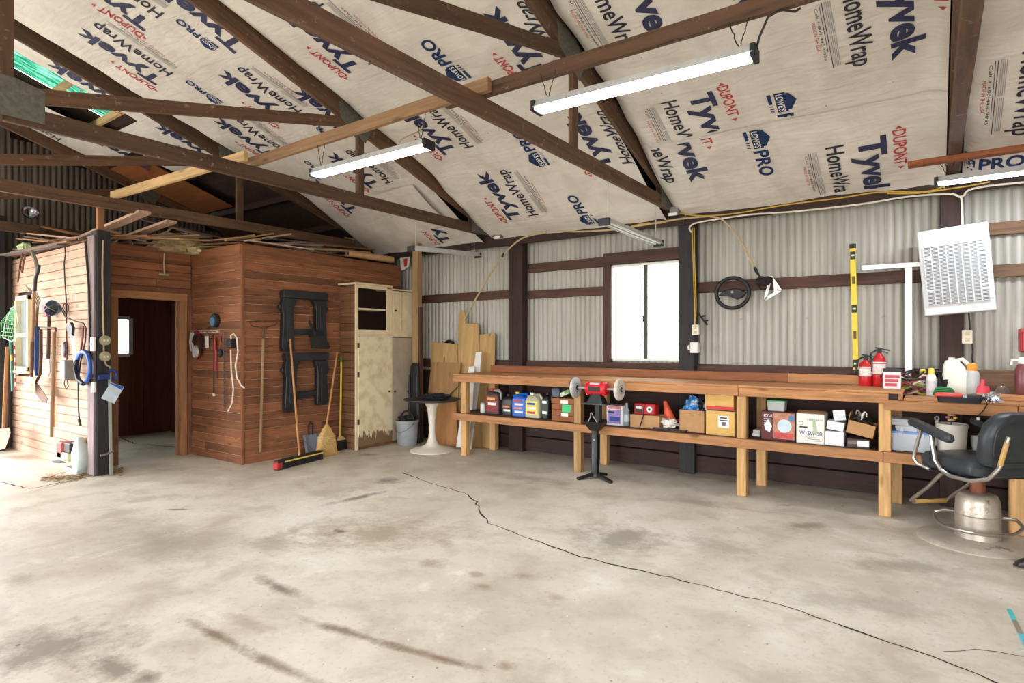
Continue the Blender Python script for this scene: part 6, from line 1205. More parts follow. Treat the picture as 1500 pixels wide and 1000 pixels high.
t = root('flat_carton', 'flat dark carton with white label under the tilted cable box', 'box'); Y = 5.94; a, b = sx(1240.5, Y), sx(1274, Y); z1 = sz(1257, 643, Y); rbox('body', a, b, Y, Y + 0.2, SH, z1, plain('dark_card', (70, 52, 48), 0.6), t); front('label', 1256, 645.5, 1273, 654, Y, lwhite, t); front('logo_patch', 1242, 645, 1255, 650, Y, plain('grey_patch', (120, 104, 98), 0.6), t); rebase(t)
t = root('cable_carton', 'tilted kraft carton full of black cables', 'carton'); w, d, h = 0.215, 0.2, 0.115
for q in ((-w / 2, w / 2, 0, 0.004), (-w / 2, w / 2, d, d + 0.004), (-w / 2, -w / 2 + 0.004, 0, d), (w / 2 - 0.004, w / 2, 0, d)): MB().box(q[0], q[1], q[2], q[3], 0, h).obj('side', kraft, t)
MB().box(-w / 2, w / 2, 0, d, 0, 0.004).obj('bottom', kraft, t); MB().box(-w / 2, -w / 2 + 0.004, 0, d, h, h + 0.07).obj('flap', kraft, t)
t.location = (sx(1258, 5.95), 5.965, z1 + 0.026); t.rotation_euler = (0, rad(12), 0)
cb_ = root('cable_tangle', 'tangle of black and white cables in the tilted kraft carton', 'cables'); cc = Vector((sx(1260, 5.95), 6.06, z1 + 0.16))
for k in range(7):
    MB().tube([cc + Vector((0.09 * math.cos(q * 1.0 + k) * (0.6 + 0.4 * math.sin(k)), 0.06 * math.sin(q + k * 1.7), 0.035 * math.sin(2 * q + k) + 0.01 * k - 0.02)) for q in [i * 0.5 for i in range(12)]], 0.006, 6).obj('cable', cordm if k < 5 else cordw, cb_)
rebase(cb_)
# clear bins
Y = 6.0; bin_m = plain('clear_bin', (214, 220, 226), 0.3, trans=0.15, ior=1.15, var=0.05); bin_lid = plain('blue_bin_lid', (110, 150, 214), 0.35)
def tub(name, label, px0, px1, pyt, pyb, zb, lidm, d=0.2):
    t = root(name, label, 'bin'); a, b = sx(px0, Y), sx(px1, Y); z1 = sz((px0 + px1) / 2, pyt, Y); w = (b - a) / 2; h = z1 - zb
    MB().loft([(0, 0, 0, w * 0.9, d / 2 * 0.92, 0.015), (h - 0.02, 0, 0, w * 0.97, d / 2, 0.015), (h - 0.02, 0, 0, w * 0.95, d / 2 * 0.97, 0.014), (0.004, 0, 0, w * 0.88, d / 2 * 0.89, 0.014)], 3, Matrix.Translation(((a + b) / 2, Y + d / 2, zb))).obj('bin_body', bin_m, t)
    MB().loft([(h - 0.022, 0, 0, w, d / 2 + 0.004, 0.015), (h - 0.004, 0, 0, w, d / 2 + 0.004, 0.015), (h, 0, 0, w * 0.94, d / 2 * 0.96, 0.015)], 3, Matrix.Translation(((a + b) / 2, Y + d / 2, zb))).obj('lid', lidm, t)
    for s in (-1, 1): MB().box((a + b) / 2 + s * w * 0.5 - 0.015, (a + b) / 2 + s * w * 0.5 + 0.015, Y - 0.008, Y + 0.004, zb + h - 0.05, zb + h - 0.015).obj('latch', bin_m, t, 0.002)
    return rebase(t), z1
_, za = tub('storage_bin', 'clear bin with blue lid on the shelf under the clutter', 1303, 1367, 632, 662, SH, bin_lid, 0.24)
_, zb2 = tub('storage_box', 'small clear box standing on the blue lidded bin', 1311, 1350, 623.5, 633, za + 0.001, bin_m, 0.16)
tub('storage_box', 'flat clear box on top of the clear box stack', 1298, 1346, 613.5, 623, zb2 + 0.001, bin_m, 0.18)
t = root('storage_pail', 'white plastic pail behind the salon chair arm', 'pail'); Y = 6.12; c = Vector((sx(1394, Y), Y, SH)); h = sz(1394, 622, Y - 0.1) - SH; r_ = (sx(1418, Y) - sx(1369, Y)) / 2
MB().lathe([(0, 0.002), (r_ * 0.86, 0.002), (r_ * 0.97, h - 0.03), (r_, h - 0.03), (r_, h), (r_ * 0.93, h), (r_ * 0.84, 0.02), (0, 0.012)], 28, Matrix.Translation(c), False).obj('pail_body', plain('white_pail', (226, 220, 206), 0.4, var=0.05), t); rebase(t)
t = root('toy_flower', 'pink and yellow plastic flower sticking out of the white pail', 'toy'); q = c + Vector((0.0, 0.0, h + 0.05))
for k in range(6): an = k * math.pi / 3; MB().lathe([(0.0, -0.012), (0.016, -0.006), (0.016, 0.006), (0, 0.012)], 10, Matrix.Translation(q + Vector((0.025 * math.cos(an), 0, 0.025 * math.sin(an))))).obj('petal', plain('pink_plastic', (204, 104, 150), 0.4) if k % 2 else lyel, t)
MB().tube([q, q - Vector((0.01, 0, h * 0.7))], 0.005, 6).obj('stem', plain('green_cap', (56, 104, 52)), t); rebase(t)
t = root('spanner', 'steel spanner standing in the white pail', 'spanner'); q = c + Vector((-0.1, 0.0, h)); MB().bar(q - Vector((0, 0, h * 0.8)), q + Vector((0, 0, 0.02)), 0.02, 0.006, (0, 1, 0)).obj('shank', silver, t); MB().tube([q + Vector((0.014 * math.cos(a), 0, 0.035 + 0.016 * math.sin(a))) for a in [2 * math.pi * i / 12 for i in range(12)]], 0.006, 6, True).obj('ring', silver, t); rebase(t)
t = root('plastic_cups', 'stacked clear cups beside the white pail', 'cups'); x = sx(1432, 6.15)
for k in range(3): MB().lathe([(0.03, 0), (0.045, 0.11), (0.048, 0.112)], 18, Matrix.Translation((x, 6.15, SH + 0.02 * k + 0.002)), False).obj('cup', frost, t)
rebase(t)

# ================================================================ ON THE BENCH TOP
def extinguisher(label, px, Y, pyb, pyt, pr, zb):
    t = root('fire_extinguisher', label, 'extinguisher', 'fire extinguishers'); x = sx(px, Y); h = sz(px, pyt, Y) - zb; r = pr
    MB().lathe([(0, 0.0), (r * 0.94, 0.0), (r, 0.01), (r, h * 0.8), (r * 0.85, h * 0.88), (r * 0.45, h * 0.96), (r * 0.4, h)], 24, Matrix.Translation((x, Y, zb))).obj('cylinder', plain('extinguisher_red', (196, 30, 34), 0.3), t)
    MB().lathe([(r + 0.001, h * 0.38), (r + 0.001, h * 0.68)], 24, Matrix.Translation((x, Y, zb)), False).obj('label', plain('extinguisher_label', (226, 214, 208), 0.4, var=0.2, scale=40), t)
    MB().lathe([(r + 0.0015, h * 0.7), (r + 0.0015, h * 0.74)], 24, Matrix.Translation((x, Y, zb)), False).obj('label_band', lwhite, t)
    MB().lathe([(0.018, h), (0.02, h + 0.03), (0.012, h + 0.05)], 12, Matrix.Translation((x, Y, zb))).obj('valve', black, t); MB().bar((x - 0.03, Y - 0.01, h + zb + 0.05), (x + 0.085, Y - 0.02, h + zb + 0.025), 0.018, 0.012).obj('lever', black, t); MB().bar((x - 0.03, Y - 0.01, h + zb + 0.03), (x + 0.07, Y - 0.02, h + zb + 0.0), 0.016, 0.008).obj('carry_handle', black, t)
    MB().tube([(x - 0.02, Y, h + zb + 0.03), (x - 0.06, Y - 0.01, h + zb + 0.0), (x - r - 0.02, Y - 0.01, zb + h * 0.7), (x - r - 0.01, Y - 0.015, zb + h * 0.45)], 0.009, 7).obj('hose', black, t); return rebase(t)
extinguisher('shorter red fire extinguisher standing below the yellow level', 1268, 6.44, 552, 527, 0.055, TOP); extinguisher('taller red fire extinguisher with black lever', 1288, 6.43, 556, 517, 0.052, TOP)
t = root('blister_pack', 'red and white bagged pack with black header on the bench end', 'pack'); Y = 6.12; p = [onY(1293, 567, Y), onY(1320, 567, Y), onY(1320, 544, Y), onY(1293, 544, Y)]
zb_ = 1.0125; x0, x1 = p[0].x, p[1].x; rbox('bag', x0, x1, Y, Y + 0.03, TOP if x1 < BX1 + 0.1 else zb_, p[2].z, plain('bag_white', (224, 216, 216), 0.3), t, 0.006); front('header', 1293, 539.5, 1320, 544.5, Y - 0.001, black, t); rbox('header_card', x0, x1, Y, Y + 0.006, p[2].z, onY(1300, 539.5, Y).z, black, t)
for k in range(3): front('red_print', 1296, 549 + 6 * k, 1318 - 2 * k, 553.5 + 6 * k, Y - 0.001, plain('print_crimson', (196, 60, 76), 0.5, var=0.3, scale=60), t)
rebase(t)
# wire pile
L2 = 1.0125
t = root('wire_pile', 'heap of tangled coloured wires on the right bench', 'wires'); c = onZ(1338, 578, L2); c = Vector((c.x, c.y + 0.08, L2))
cols = [cordm, cordm, red, plain('wire_green', (120, 150, 70), 0.5), plain('wire_yellow', (206, 190, 90), 0.5), plain('wire_white', (214, 206, 190), 0.5), plain('wire_maroon', (120, 40, 50), 0.5), cordm, plain('wire_brown', (110, 80, 60), 0.5)]
for k in range(26):
    f = R.uniform(0, 6.28); rx = R.uniform(0.06, 0.2); ry = R.uniform(0.04, 0.11); ox = R.uniform(-0.05, 0.06); zz = R.uniform(0.02, 0.19)
    MB().tube([(c.x + ox + rx * math.cos(q + f) * (1 + 0.2 * math.sin(3 * q + k)), c.y + ry * math.sin(q * 1.0 + f), c.z + max(0.006, zz + 0.035 * math.sin(2.3 * q + k))) for q in [i * 0.42 for i in range(15)]], R.uniform(0.005, 0.01), 5).obj('wire', cols[k % len(cols)], t)
rebase(t)
def sbot(label, px, pyb, pyt, Y, r, body, capm, labm=None, name='squeeze_bottle'):
    t = root(name, label, 'bottle'); x = sx(px, Y); h = sz(px, pyt, Y) - L2
    MB().lathe([(0, 0), (r * 0.95, 0), (r, 0.008), (r, h * 0.62), (r * 0.85, h * 0.74), (r * 0.5, h * 0.8)], 20, Matrix.Translation((x, Y, L2))).obj('body', body, t); MB().lathe([(r * 0.62, h * 0.78), (r * 0.62, h * 0.95), (r * 0.4, h)], 16, Matrix.Translation((x, Y, L2))).obj('cap', capm, t)
    if labm: MB().lathe([(r + 0.001, h * 0.12), (r + 0.001, h * 0.55)], 20, Matrix.Translation((x, Y, L2)), False).obj('label', labm, t)
    return rebase(t)
sbot('left white bottle with yellow cap behind the wire heap', 1352, 558, 540, 6.38, 0.04, lwhite, lyel, plain('label_pale', (206, 200, 206), 0.5)); sbot('right white bottle with yellow cap behind the wire heap', 1364, 564, 539, 6.27, 0.038, lwhite, lyel, plain('label_pale', (206, 200, 206), 0.5))
crumple('black_gloves', 'black work gloves heaped behind the green cord', 'gloves', (sx(1381, 6.4), 6.4, L2 + 0.11), 0.085, 0.07, 0.11, black, 60, amp=0.6)
t = root('twine_coil', 'coiled green cord beside the white jug', 'cord'); q = Vector((sx(1381, 6.25), 6.27, L2))
for k in range(5): MB().tube([(q.x + (0.085 - 0.006 * k) * math.cos(a), q.y + 0.05 * math.sin(a), q.z + 0.012 + 0.014 * k + 0.006 * math.sin(a * 2 + k)) for a in [2 * math.pi * i / 16 for i in range(16)]], 0.009, 6, True).obj('coil', plain('cord_green', (40, 120, 66), 0.5), t)
rebase(t)
t = root('white_jug', 'tall white plastic jug with handle on the right bench', 'jug'); Y = 6.4; x = sx(1399, Y); h = sz(1399, 527, Y) - L2; wj = plain('milky_jug', (222, 220, 206), 0.4, var=0.05)
MB().loft([(0, 0, 0, 0.085, 0.075, 0.03), (0.02, 0, 0, 0.092, 0.08, 0.03), (h * 0.6, 0, 0, 0.092, 0.08, 0.03), (h * 0.82, -0.01, 0, 0.075, 0.06, 0.03), (h * 0.97, -0.02, 0, 0.05, 0.04, 0.03), (h, -0.02, 0, 0.03, 0.025, 0.02)], 5, Matrix.Translation((x, Y, L2))).obj('body', wj, t); MB().tube([(x - 0.01, Y, L2 + h * 0.97), (x + 0.05, Y, L2 + h * 1.02), (x + 0.1, Y, L2 + h * 0.85), (x + 0.105, Y, L2 + h * 0.6), (x + 0.085, Y, L2 + h * 0.5)], 0.018, 8).obj('handle', wj, t); MB().lathe([(0.026, h), (0.026, h + 0.02), (0, h + 0.021)], 14, Matrix.Translation((x - 0.025, Y, L2))).obj('cap', wj, t); rebase(t)
sbot('clear bottle with orange nozzle cap', 1424, 566, 532, 6.36, 0.055, frost, plain('orange_cap', (226, 140, 50), 0.4), None, 'nozzle_bottle')
t = root('funnel_cup', 'pinkish red plastic scoop on the right bench', 'scoop'); Y = 6.34; x = sx(1439, Y); pk = plain('scoop_red', (206, 66, 82), 0.4); MB().lathe([(0.055, 0), (0.06, 0.005), (0.045, 0.09), (0.042, 0.095)], 20, Matrix.Translation((x, Y, L2))).obj('cup', pk, t); MB().tube([(x + 0.0, Y, L2 + 0.09), (x + 0.005, Y, L2 + 0.15)], [0.02, 0.016], 10).obj('grip', pk, t); rebase(t)
t = root('glass_jar', 'upturned clear glass jar at the rear of the right bench', 'jar'); Y = 6.42; x = sx(1468, Y); MB().lathe([(0.062, 0.001), (0.06, 0.02), (0.05, 0.07), (0.03, 0.095), (0, 0.1)], 22, Matrix.Translation((x, Y, 1.013)), False).obj('glass', plain('clear_glass', (235, 240, 240), 0.03, trans=0.95, ior=1.3), t); MB().lathe([(0.064, 0), (0.064, 0.008)], 22, Matrix.Translation((x, Y, 1.012)), False).obj('rim', frost, t); rebase(t)
t = root('paint_tray', 'white plastic tray tilted on the tool clutter', 'tray'); MB().loft([(0, 0, 0, 0.17, 0.07, 0.02), (0.018, 0, 0, 0.18, 0.08, 0.02), (0.018, 0, 0, 0.172, 0.072, 0.018), (0.005, 0, 0, 0.162, 0.062, 0.018)], 3).obj('tray', lwhite, t); q = onZ(1392, 566, L2 + 0.075); t.location = q; t.rotation_euler = (rad(8), rad(-10), rad(10))
t = root('tool_tray', 'shallow black tool tray at the bench edge', 'tray'); q0 = onZ(1372, 589, L2); q1 = onZ(1437, 589, L2); w = (q1.x - q0.x) / 2
MB().loft([(0, 0, 0, w * 0.94, 0.075, 0.02), (0.045, 0, 0, w, 0.085, 0.025), (0.045, 0, 0, w * 0.96, 0.078, 0.022), (0.006, 0, 0, w * 0.9, 0.068, 0.018)], 3, Matrix.Translation(((q0.x + q1.x) / 2, q0.y + 0.1, L2))).obj('tray', black, t); rebase(t); tc_ = Vector(((q0.x + q1.x) / 2, q0.y + 0.1, L2))
t = root('red_grip_tool', 'red handled tool lying in the black tray', 'tool'); MB().tube([tc_ + Vector((-0.15, -0.01, 0.045)), tc_ + Vector((-0.13, -0.01, 0.05)), tc_ + Vector((0.0, 0.0, 0.052)), tc_ + Vector((0.02, 0.0, 0.05))], [0.014, 0.022, 0.022, 0.014], 10).obj('grip', plain('coral_grip', (220, 72, 66), 0.4), t); MB().tube([tc_ + Vector((0.02, 0.0, 0.05)), tc_ + Vector((0.1, 0.02, 0.06))], 0.012, 8).obj('shaft', steel, t); rebase(t)
t = root('black_torch', 'black torch lying in the black tray', 'torch'); MB().tube([tc_ + Vector((0.05, -0.03, 0.035)), tc_ + Vector((0.13, -0.035, 0.05))], [0.026, 0.018], 12).obj('barrel', black, t); MB().tube([tc_ + Vector((0.03, -0.028, 0.034)), tc_ + Vector((0.05, -0.03, 0.036))], [0.03, 0.03], 12).obj('lens_ring', silver, t); rebase(t)
crumple('silver_foil', 'crinkled silver foil scraps at the end of the tool tray', 'foil', (tc_.x + 0.19, tc_.y + 0.03, L2 + 0.04), 0.06, 0.045, 0.035, plain('foil', (206, 206, 214), 0.2, 0.9), 71, amp=0.8)
t = root('dangling_lead', 'thin black lead hanging over the right bench edge', 'lead'); MB().tube([onY(u, v, 5.84) for u, v in ((1444, 583), (1446, 592), (1440, 602), (1434, 607), (1433, 612))], 0.005, 6).obj('lead', cordm, t); MB().tube([onY(1433, 611, 5.84), onY(1433, 615, 5.84)], 0.011, 8).obj('connector', lwhite, t); MB().tube([onZ(1443, 580, L2 + 0.006), onY(1444, 583, 5.845)], 0.005, 6).obj('lead_end', cordm, t); rebase(t)
t = root('drink_bottle', 'dark red bottle with white top at the right edge', 'bottle'); Y = 6.3; x = sx(1499, Y); MB().lathe([(0.05, 0), (0.054, 0.01), (0.054, 0.2), (0.04, 0.24), (0.03, 0.25)], 22, Matrix.Translation((x, Y, 1.052))).obj('body', plain('dark_red_fluid', (110, 58, 62), 0.3), t); MB().lathe([(0.034, 0.25), (0.036, 0.29), (0.02, 0.3)], 16, Matrix.Translation((x, Y, 1.052))).obj('cap', lwhite, t); MB().tube([(x - 0.03, Y, 1.33), (x - 0.07, Y, 1.325), (x - 0.075, Y, 1.29)], 0.01, 8).obj('trigger', lwhite, t); rebase(t)

# ================================================================ ON THE TIN WALL
t = root('spirit_level', 'long yellow spirit level standing upright on the tin wall', 'level'); Y = 6.635; z0 = sz(1256, 545, Y); z1 = sz(1250, 357, Y); xa = sx(1249, Y); yl = plain('level_yellow', (228, 196, 40), 0.4)
xb = sx(1254, Y); m = MB(); m.bar((xb, Y, TOP + 0.1), (xa, Y, z1), 0.05, 0.025, (0, -1, 0)); m.obj('beam', yl, t, 0.003)
for f0, f1 in ((0.0, 0.035), (0.965, 1.0)): p = Vector((xb, Y, TOP + 0.1)); q = Vector((xa, Y, z1)); MB().bar(p.lerp(q, f0), p.lerp(q, f1), 0.055, 0.03, (0, -1, 0)).obj('end_cap', black, t, 0.003)
for f in (0.08, 0.5, 0.91):
    p = Vector((xb, Y - 0.001, TOP + 0.1)); q = Vector((xa, Y - 0.001, z1)); c = p.lerp(q, f); o = MB().bar(p.lerp(q, f - 0.03), p.lerp(q, f + 0.03), 0.045, 0.027, (0, -1, 0)).obj('vial_window', black, t, 0.002); MB().tube([c + Vector((-0.014, -0.016, 0)), c + Vector((0.014, -0.016, 0))], 0.009, 8).obj('vial', plain('vial_green', (210, 226, 170), 0.2), o)
for f in (0.3, 0.72): p = Vector((xb, Y - 0.001, TOP + 0.1)); q = Vector((xa, Y - 0.001, z1)); MB().bar(p.lerp(q, f - 0.03), p.lerp(q, f + 0.03), 0.026, 0.028, (0, -1, 0)).obj('hand_hole', plain('dark_slot', (92, 76, 30), 0.6), t, 0.002)
rebase(t, rot=None)
t = root('drywall_square', 'white aluminium T-square standing behind the bench clutter', 'square'); Y = 6.63; al = plain('pale_aluminium', (224, 226, 224), 0.35, 0.3, var=0.05); xv = sx(1331, Y); zt = sz(1331, 388, Y)
MB().box(xv - 0.027, xv + 0.027, Y, Y + 0.004, TOP + 0.02, zt).obj('blade', al, t); MB().box(sx(1262, Y), sx(1352, Y) + 0.05, Y - 0.008, Y + 0.006, zt - 0.022, zt + 0.022).obj('head', al, t, 0.002)
for k in range(30): z = TOP + 0.1 + k * 0.035; MB().box(xv - 0.016, xv + (0.012 if k % 4 == 0 else -0.002), Y - 0.0012, Y, z, z + 0.003).obj('graduation', plain('grad_grey', (140, 140, 140), 0.5), t)
rebase(t)
# heater, hung askew
t = root('unit_heater', 'white wall heater with louvred grille hanging tilted on the post', 'heater'); hm1 = plain('heater_white', (200, 200, 200), 0.4, var=0.03); W_, H_, D_ = 0.5, 0.755, 0.16
MB().box(-W_ / 2, W_ / 2, 0, D_, 0, H_).obj('casing', hm1, t, 0.008); gx0, gx1, gz0, gz1 = -W_ / 2 + 0.035, W_ / 2 - 0.035, 0.09, 0.61
MB().box(gx0, gx1, -0.002, 0.02, gz0, gz1).obj('grille_recess', plain('heater_dark', (44, 44, 46), 0.6), t)
n = 44
for k in range(n): z = gz0 + (gz1 - gz0) * (k + 0.5) / n; MB().box(gx0, gx1, -0.014, -0.002, z - 0.0026, z + 0.0026, Matrix.Translation((0, 0, 0))).obj('louvre', hm1, t)
for k in range(9): x = gx0 + (gx1 - gx0) * k / 8; MB().box(x - 0.004, x + 0.004, -0.018, -0.003, gz0 - 0.005, gz1 + 0.005).obj('grille_bar', hm1, t)
for a, b in ((gx0, 0.25), (gx0, 0.8), (gx1 - 0.05, 0.2), (gx1 - 0.05, 0.27), (gx1 - 0.05, 0.85), (gx1 - 0.05, 0.78)): MB().box(a, a + 0.05, -0.017, -0.004, gz0 + b * (gz1 - gz0) - 0.008, gz0 + b * (gz1 - gz0) + 0.008).obj('bent_tab', hm1, t)
cbase = (onY(1356, 462, 6.40) + onY(1459, 455, 6.40)) / 2; t.location = (cbase.x, 6.40, cbase.z); t.rotation_euler = (0, rad(-4.5), 0)
t = root('heater_lead', 'black power lead running from heater to outlet', 'lead'); MB().tube([onY(u, v, 6.55) for u, v in ((1419, 458), (1420, 470), (1421, 484))], 0.007, 6).obj('lead', cordm, t); MB().tube([onY(u, v, 6.55) for u, v in ((1424, 502), (1425, 515), (1424, 525), (1427, 540))], 0.007, 6).obj('lead', cordm, t); rebase(t)
def outlet(label, px, py, Y, w, h, two=True):
    t = root('wall_outlet', label, 'outlet'); c = onY(px, py, Y); rbox('plate', c.x - w / 2, c.x + w / 2, Y, Y + 0.05, c.z - h / 2, c.z + h / 2, plain('ivory', (220, 212, 190)), t, 0.005)
    for s in (-1, 1): o = rbox('receptacle', c.x - 0.018, c.x + 0.018, Y - 0.003, Y, c.z + s * h * 0.23 - 0.016, c.z + s * h * 0.23 + 0.016, plain('receptacle', (196, 184, 150), 0.5), t, 0.002)
    return rebase(t)
outlet('ivory double outlet under the tilted heater', 1417, 493, 6.53, 0.075, 0.12); outlet('upper ivory outlet on the dark post beside the window', 1018.5, 483, 6.535, 0.075, 0.115)
t = root('outlet_adapter', 'white plug-in adapter below the outlet beside the window', 'adapter'); c = onY(1017, 509, 6.53); rbox('body', c.x - 0.05, c.x + 0.04, 6.53, 6.6, c.z - 0.06, c.z + 0.06, white, t, 0.008); MB().lathe([(0.02, 0), (0.03, 0.0), (0.03, 0.02)], 14, Matrix.Translation((c.x - 0.055, 6.56, c.z)) @ Matrix.Rotation(rad(-90), 4, 'Y')).obj('dial', white, t); rebase(t)
# steering wheel
t = root('steering_wheel', 'black steering wheel hanging on the middle girt', 'wheel'); c = onY(1073, 429, 6.62); tl_ = rad(12)
def swp(a, r, dy=0.0): u = math.cos(a) * r * 1.02; v = math.sin(a) * r * 0.95; return Vector((c.x + u * math.cos(tl_) - v * math.sin(tl_) * 0.6, 6.62 + dy, c.z + v + u * 0.1))
MB().tube([swp(2 * math.pi * i / 32, 0.172) for i in range(32)], 0.021, 10, True).obj('rim', black, t)
MB().prism([(-0.155, -0.02), (-0.09, 0.03), (0.0, 0.05), (0.06, 0.045), (0.15, 0.0), (0.11, -0.05), (0.05, -0.075), (-0.02, -0.04)], 0.035, Matrix.Translation((c.x, 6.645, c.z + 0.0)) @ Matrix.Rotation(rad(90), 4, 'X')).obj('spoke_hub', plain('hub_black', (26, 24, 26), 0.5), t, 0.008); MB().lathe([(0, 0.012), (0.014, 0.012), (0.016, 0)], 14, Matrix.Translation((c.x, 6.61, c.z + 0.01)) @ Matrix.Rotation(rad(90), 4, 'X')).obj('hub_cap', plain('grey_cap', (150, 152, 156)), t); rebase(t)
t = root('speed_square', 'white triangular rafter square hanging from the girt', 'square'); Y = 6.64; T1, T2, T3 = [onY(u, v, Y) for u, v in ((1129, 405), (1143, 425), (1121, 438))]
for p, q in ((T1, T2), (T2, T3), (T3, T1)): MB().bar(p, q, 0.03, 0.004, (0, -1, 0)).obj('edge', al, t)
plate('web', [T1.lerp(T2, 0.25), T1.lerp(T2, 0.8), T3.lerp(T2, 0.6)], 0.003, al, t); rebase(t)
t = root('cap_rack', 'dark cap crumpled over a hook on the girt', 'cap'); o = crumple('cap_cloth', None, None, onY(1118, 412, 6.62), 0.075, 0.05, 0.055, plain('brown_black_cloth', (40, 32, 30), 0.9), 90); o.parent = t; MB().tube([onY(1108, 415, 6.64), onY(1116, 424, 6.62), onY(1124, 421, 6.63)], 0.008, 6).obj('brim', plain('brown_black_cloth', (40, 32, 30)), t); rebase(t)
t = root('wall_bracket', 'black ratchet bracket hanging beside the outlet', 'bracket'); MB().tube([onY(u, v, 6.54) for u, v in ((1021, 457), (1027, 464), (1036, 476))], 0.012, 6).obj('arm', black, t)
for u, v in ((1029, 463), (1033, 470)): MB().tube([onY(u, v, 6.54), onY(u + 4, v - 1, 6.53)], 0.01, 6).obj('prong', black, t)
rebase(t)
t = root('red_cabinet', 'red metal box fixed on the tin wall at the right edge', 'box'); a = onY(1494, 481, 6.6); rbox('body', a.x, a.x + 0.35, 6.56, 6.74, onY(1494, 515, 6.6).z, a.z, red, t, 0.006); rbox('door', a.x + 0.01, a.x + 0.34, 6.55, 6.56, onY(1494, 513, 6.6).z, a.z - 0.02, plain('dark_red', (150, 24, 34), 0.4), t, 0.004); rebase(t)
# wiring
def cable(label, pts, Y, mat, r=0.008, cat='cable', name='cable'):
    t = root(name, label, cat); P = [onY(u, v, Y) if len(q) == 2 else onY(u, v, q[2]) for q in pts for u, v in [q[:2]]]
    # smooth
    S_ = []
    for i in range(len(P) - 1):
        p0 = P[max(i - 1, 0)]; p1 = P[i]; p2 = P[i + 1]; p3 = P[min(i + 2, len(P) - 1)]
        for k in range(5): u = k / 5; S_.append(0.5 * ((2 * p1) + (p2 - p0) * u + (2 * p0 - 5 * p1 + 4 * p2 - p3) * u * u + (3 * p1 - p0 - 3 * p2 + p3) * u ** 3))
    S_.append(P[-1]); MB().tube(S_, r, 6).obj('conductor', mat, t); return t
EY = 6.515
rebase(cable('tan cable running along the eave beam over the window', [(800, 338), (850, 339), (900, 336), (940, 330), (980, 323), (1000, 320), (1030, 317), (1042, 317), (1060, 323), (1080, 345), (1095, 372), (1106, 392)], EY - 0.01, cordt, 0.011))
t = root('hanging_plug', 'black plug on the end of the tan cable above the cap', 'plug'); MB().tube([onY(1105, 391, EY - 0.01), onY(1108, 397, EY), onY(1113, 405, EY + 0.05)], [0.014, 0.018, 0.008], 8).obj('plug', black, t); rebase(t)
t = cable('pale curved flexible hose arching down to the plywood', [(800, 340), (780, 344), (765, 349), (750, 360), (738, 373), (720, 398), (700, 432), (680, 468)], 6.45, cordt, 0.012, 'hose', 'flex_hose'); MB().tube([onY(738.5, 371, 6.45), onY(735.5, 376, 6.45)], 0.017, 8).obj('coupling', black, t); rebase(t)
rebase(cable('cream cable along the eave beam right of the dark post', [(1013, 340), (1010, 334), (1018, 327), (1050, 321), (1100, 314), (1160, 310), (1260, 299), (1330, 288), (1390, 284), (1405, 288), (1412, 286), (1420, 278), (1450, 272), (1500, 267)], EY - 0.008, cordw, 0.009))
rebase(cable('cream cable running down behind the heater', [(1407, 287), (1409, 296), (1410, 330)], EY + 0.01, cordw, 0.009))
rebase(cable('upper yellow cable looping along the eave', [(993, 312), (1030, 316), (1080, 312), (1150, 300), (1230, 290), (1290, 281), (1350, 281), (1375, 276), (1383, 271)], EY - 0.02, cordy, 0.007))
rebase(cable('second yellow cable running to the right hand shop light', [(1300, 283), (1340, 283), (1380, 278), (1420, 272), (1450, 266)], EY - 0.03, cordy, 0.007))
rebase(cable('left yellow wire dropping beside the window post', [(1014, 334), (1014.5, 360), (1016, 400), (1017.5, 455), (1018, 476)], 6.555, cordy, 0.006)); rebase(cable('right yellow wire dropping beside the window post', [(1017, 334), (1017.5, 380), (1019.5, 440), (1019, 470)], 6.556, cordy, 0.006))
rebase(cable('short yellow cable left of the truss heel', [(925, 331), (945, 327), (965, 327), (985, 322)], EY - 0.005, cordy, 0.007))
def jbox(label, px, py, Y, mat, w=0.1, h=0.09):
    t = root('junction_box', label, 'junction box'); c = onY(px, py, Y); rbox('box', c.x - w / 2, c.x + w / 2, Y, Y + 0.07, c.z - h / 2, c.z + h / 2, mat, t, 0.006); rbox('cover', c.x - w / 2 - 0.01, c.x + w / 2 - 0.01, Y - 0.006, Y, c.z - h / 2 - 0.012, c.z - h / 2 + 0.02, lwhite, t, 0.003); MB().tube([c + Vector((-w / 2, 0, 0)), c + Vector((-w / 2 - 0.05, -0.01, -0.04)), c + Vector((-w / 2 - 0.1, 0, -0.02))], 0.006, 6).obj('whip', cordm, t); return rebase(t)
gb_ = plain('grey_box', (124, 122, 116)); jbox('grey junction box at the heel of the big truss', 987, 308, 6.44, gb_); jbox('grey junction box at the heel of the left truss', 729, 343, 6.44, gb_)
t = root('red_caulk_tube', 'small red object lying on the wall plate above the cap', 'object'); c = onY(1083, 297, 6.56); MB().lathe([(0.02, -0.05), (0.028, -0.03), (0.028, 0.03), (0.02, 0.05)], 10, Matrix.Translation((c.x, 6.54, 2.99)) @ Matrix.Rotation(rad(90), 4, 'Y')).obj('body', plain('faded_red', (186, 84, 84), 0.6), t); rebase(t)
t = root('housewrap_scrap', 'torn printed wrap scrap dangling beside the pale post', 'wrap'); plate('film', [onY(u, v, 6.5) for u, v in ((586, 378), (601, 376), (599, 390), (592, 395), (588, 396))], 0.002, WRAP, t); plate('red_print', [onY(u, v, 6.496) for u, v in ((591, 379), (597, 378), (596, 389), (592, 391))], 0.001, ink_red, t); rebase(t)

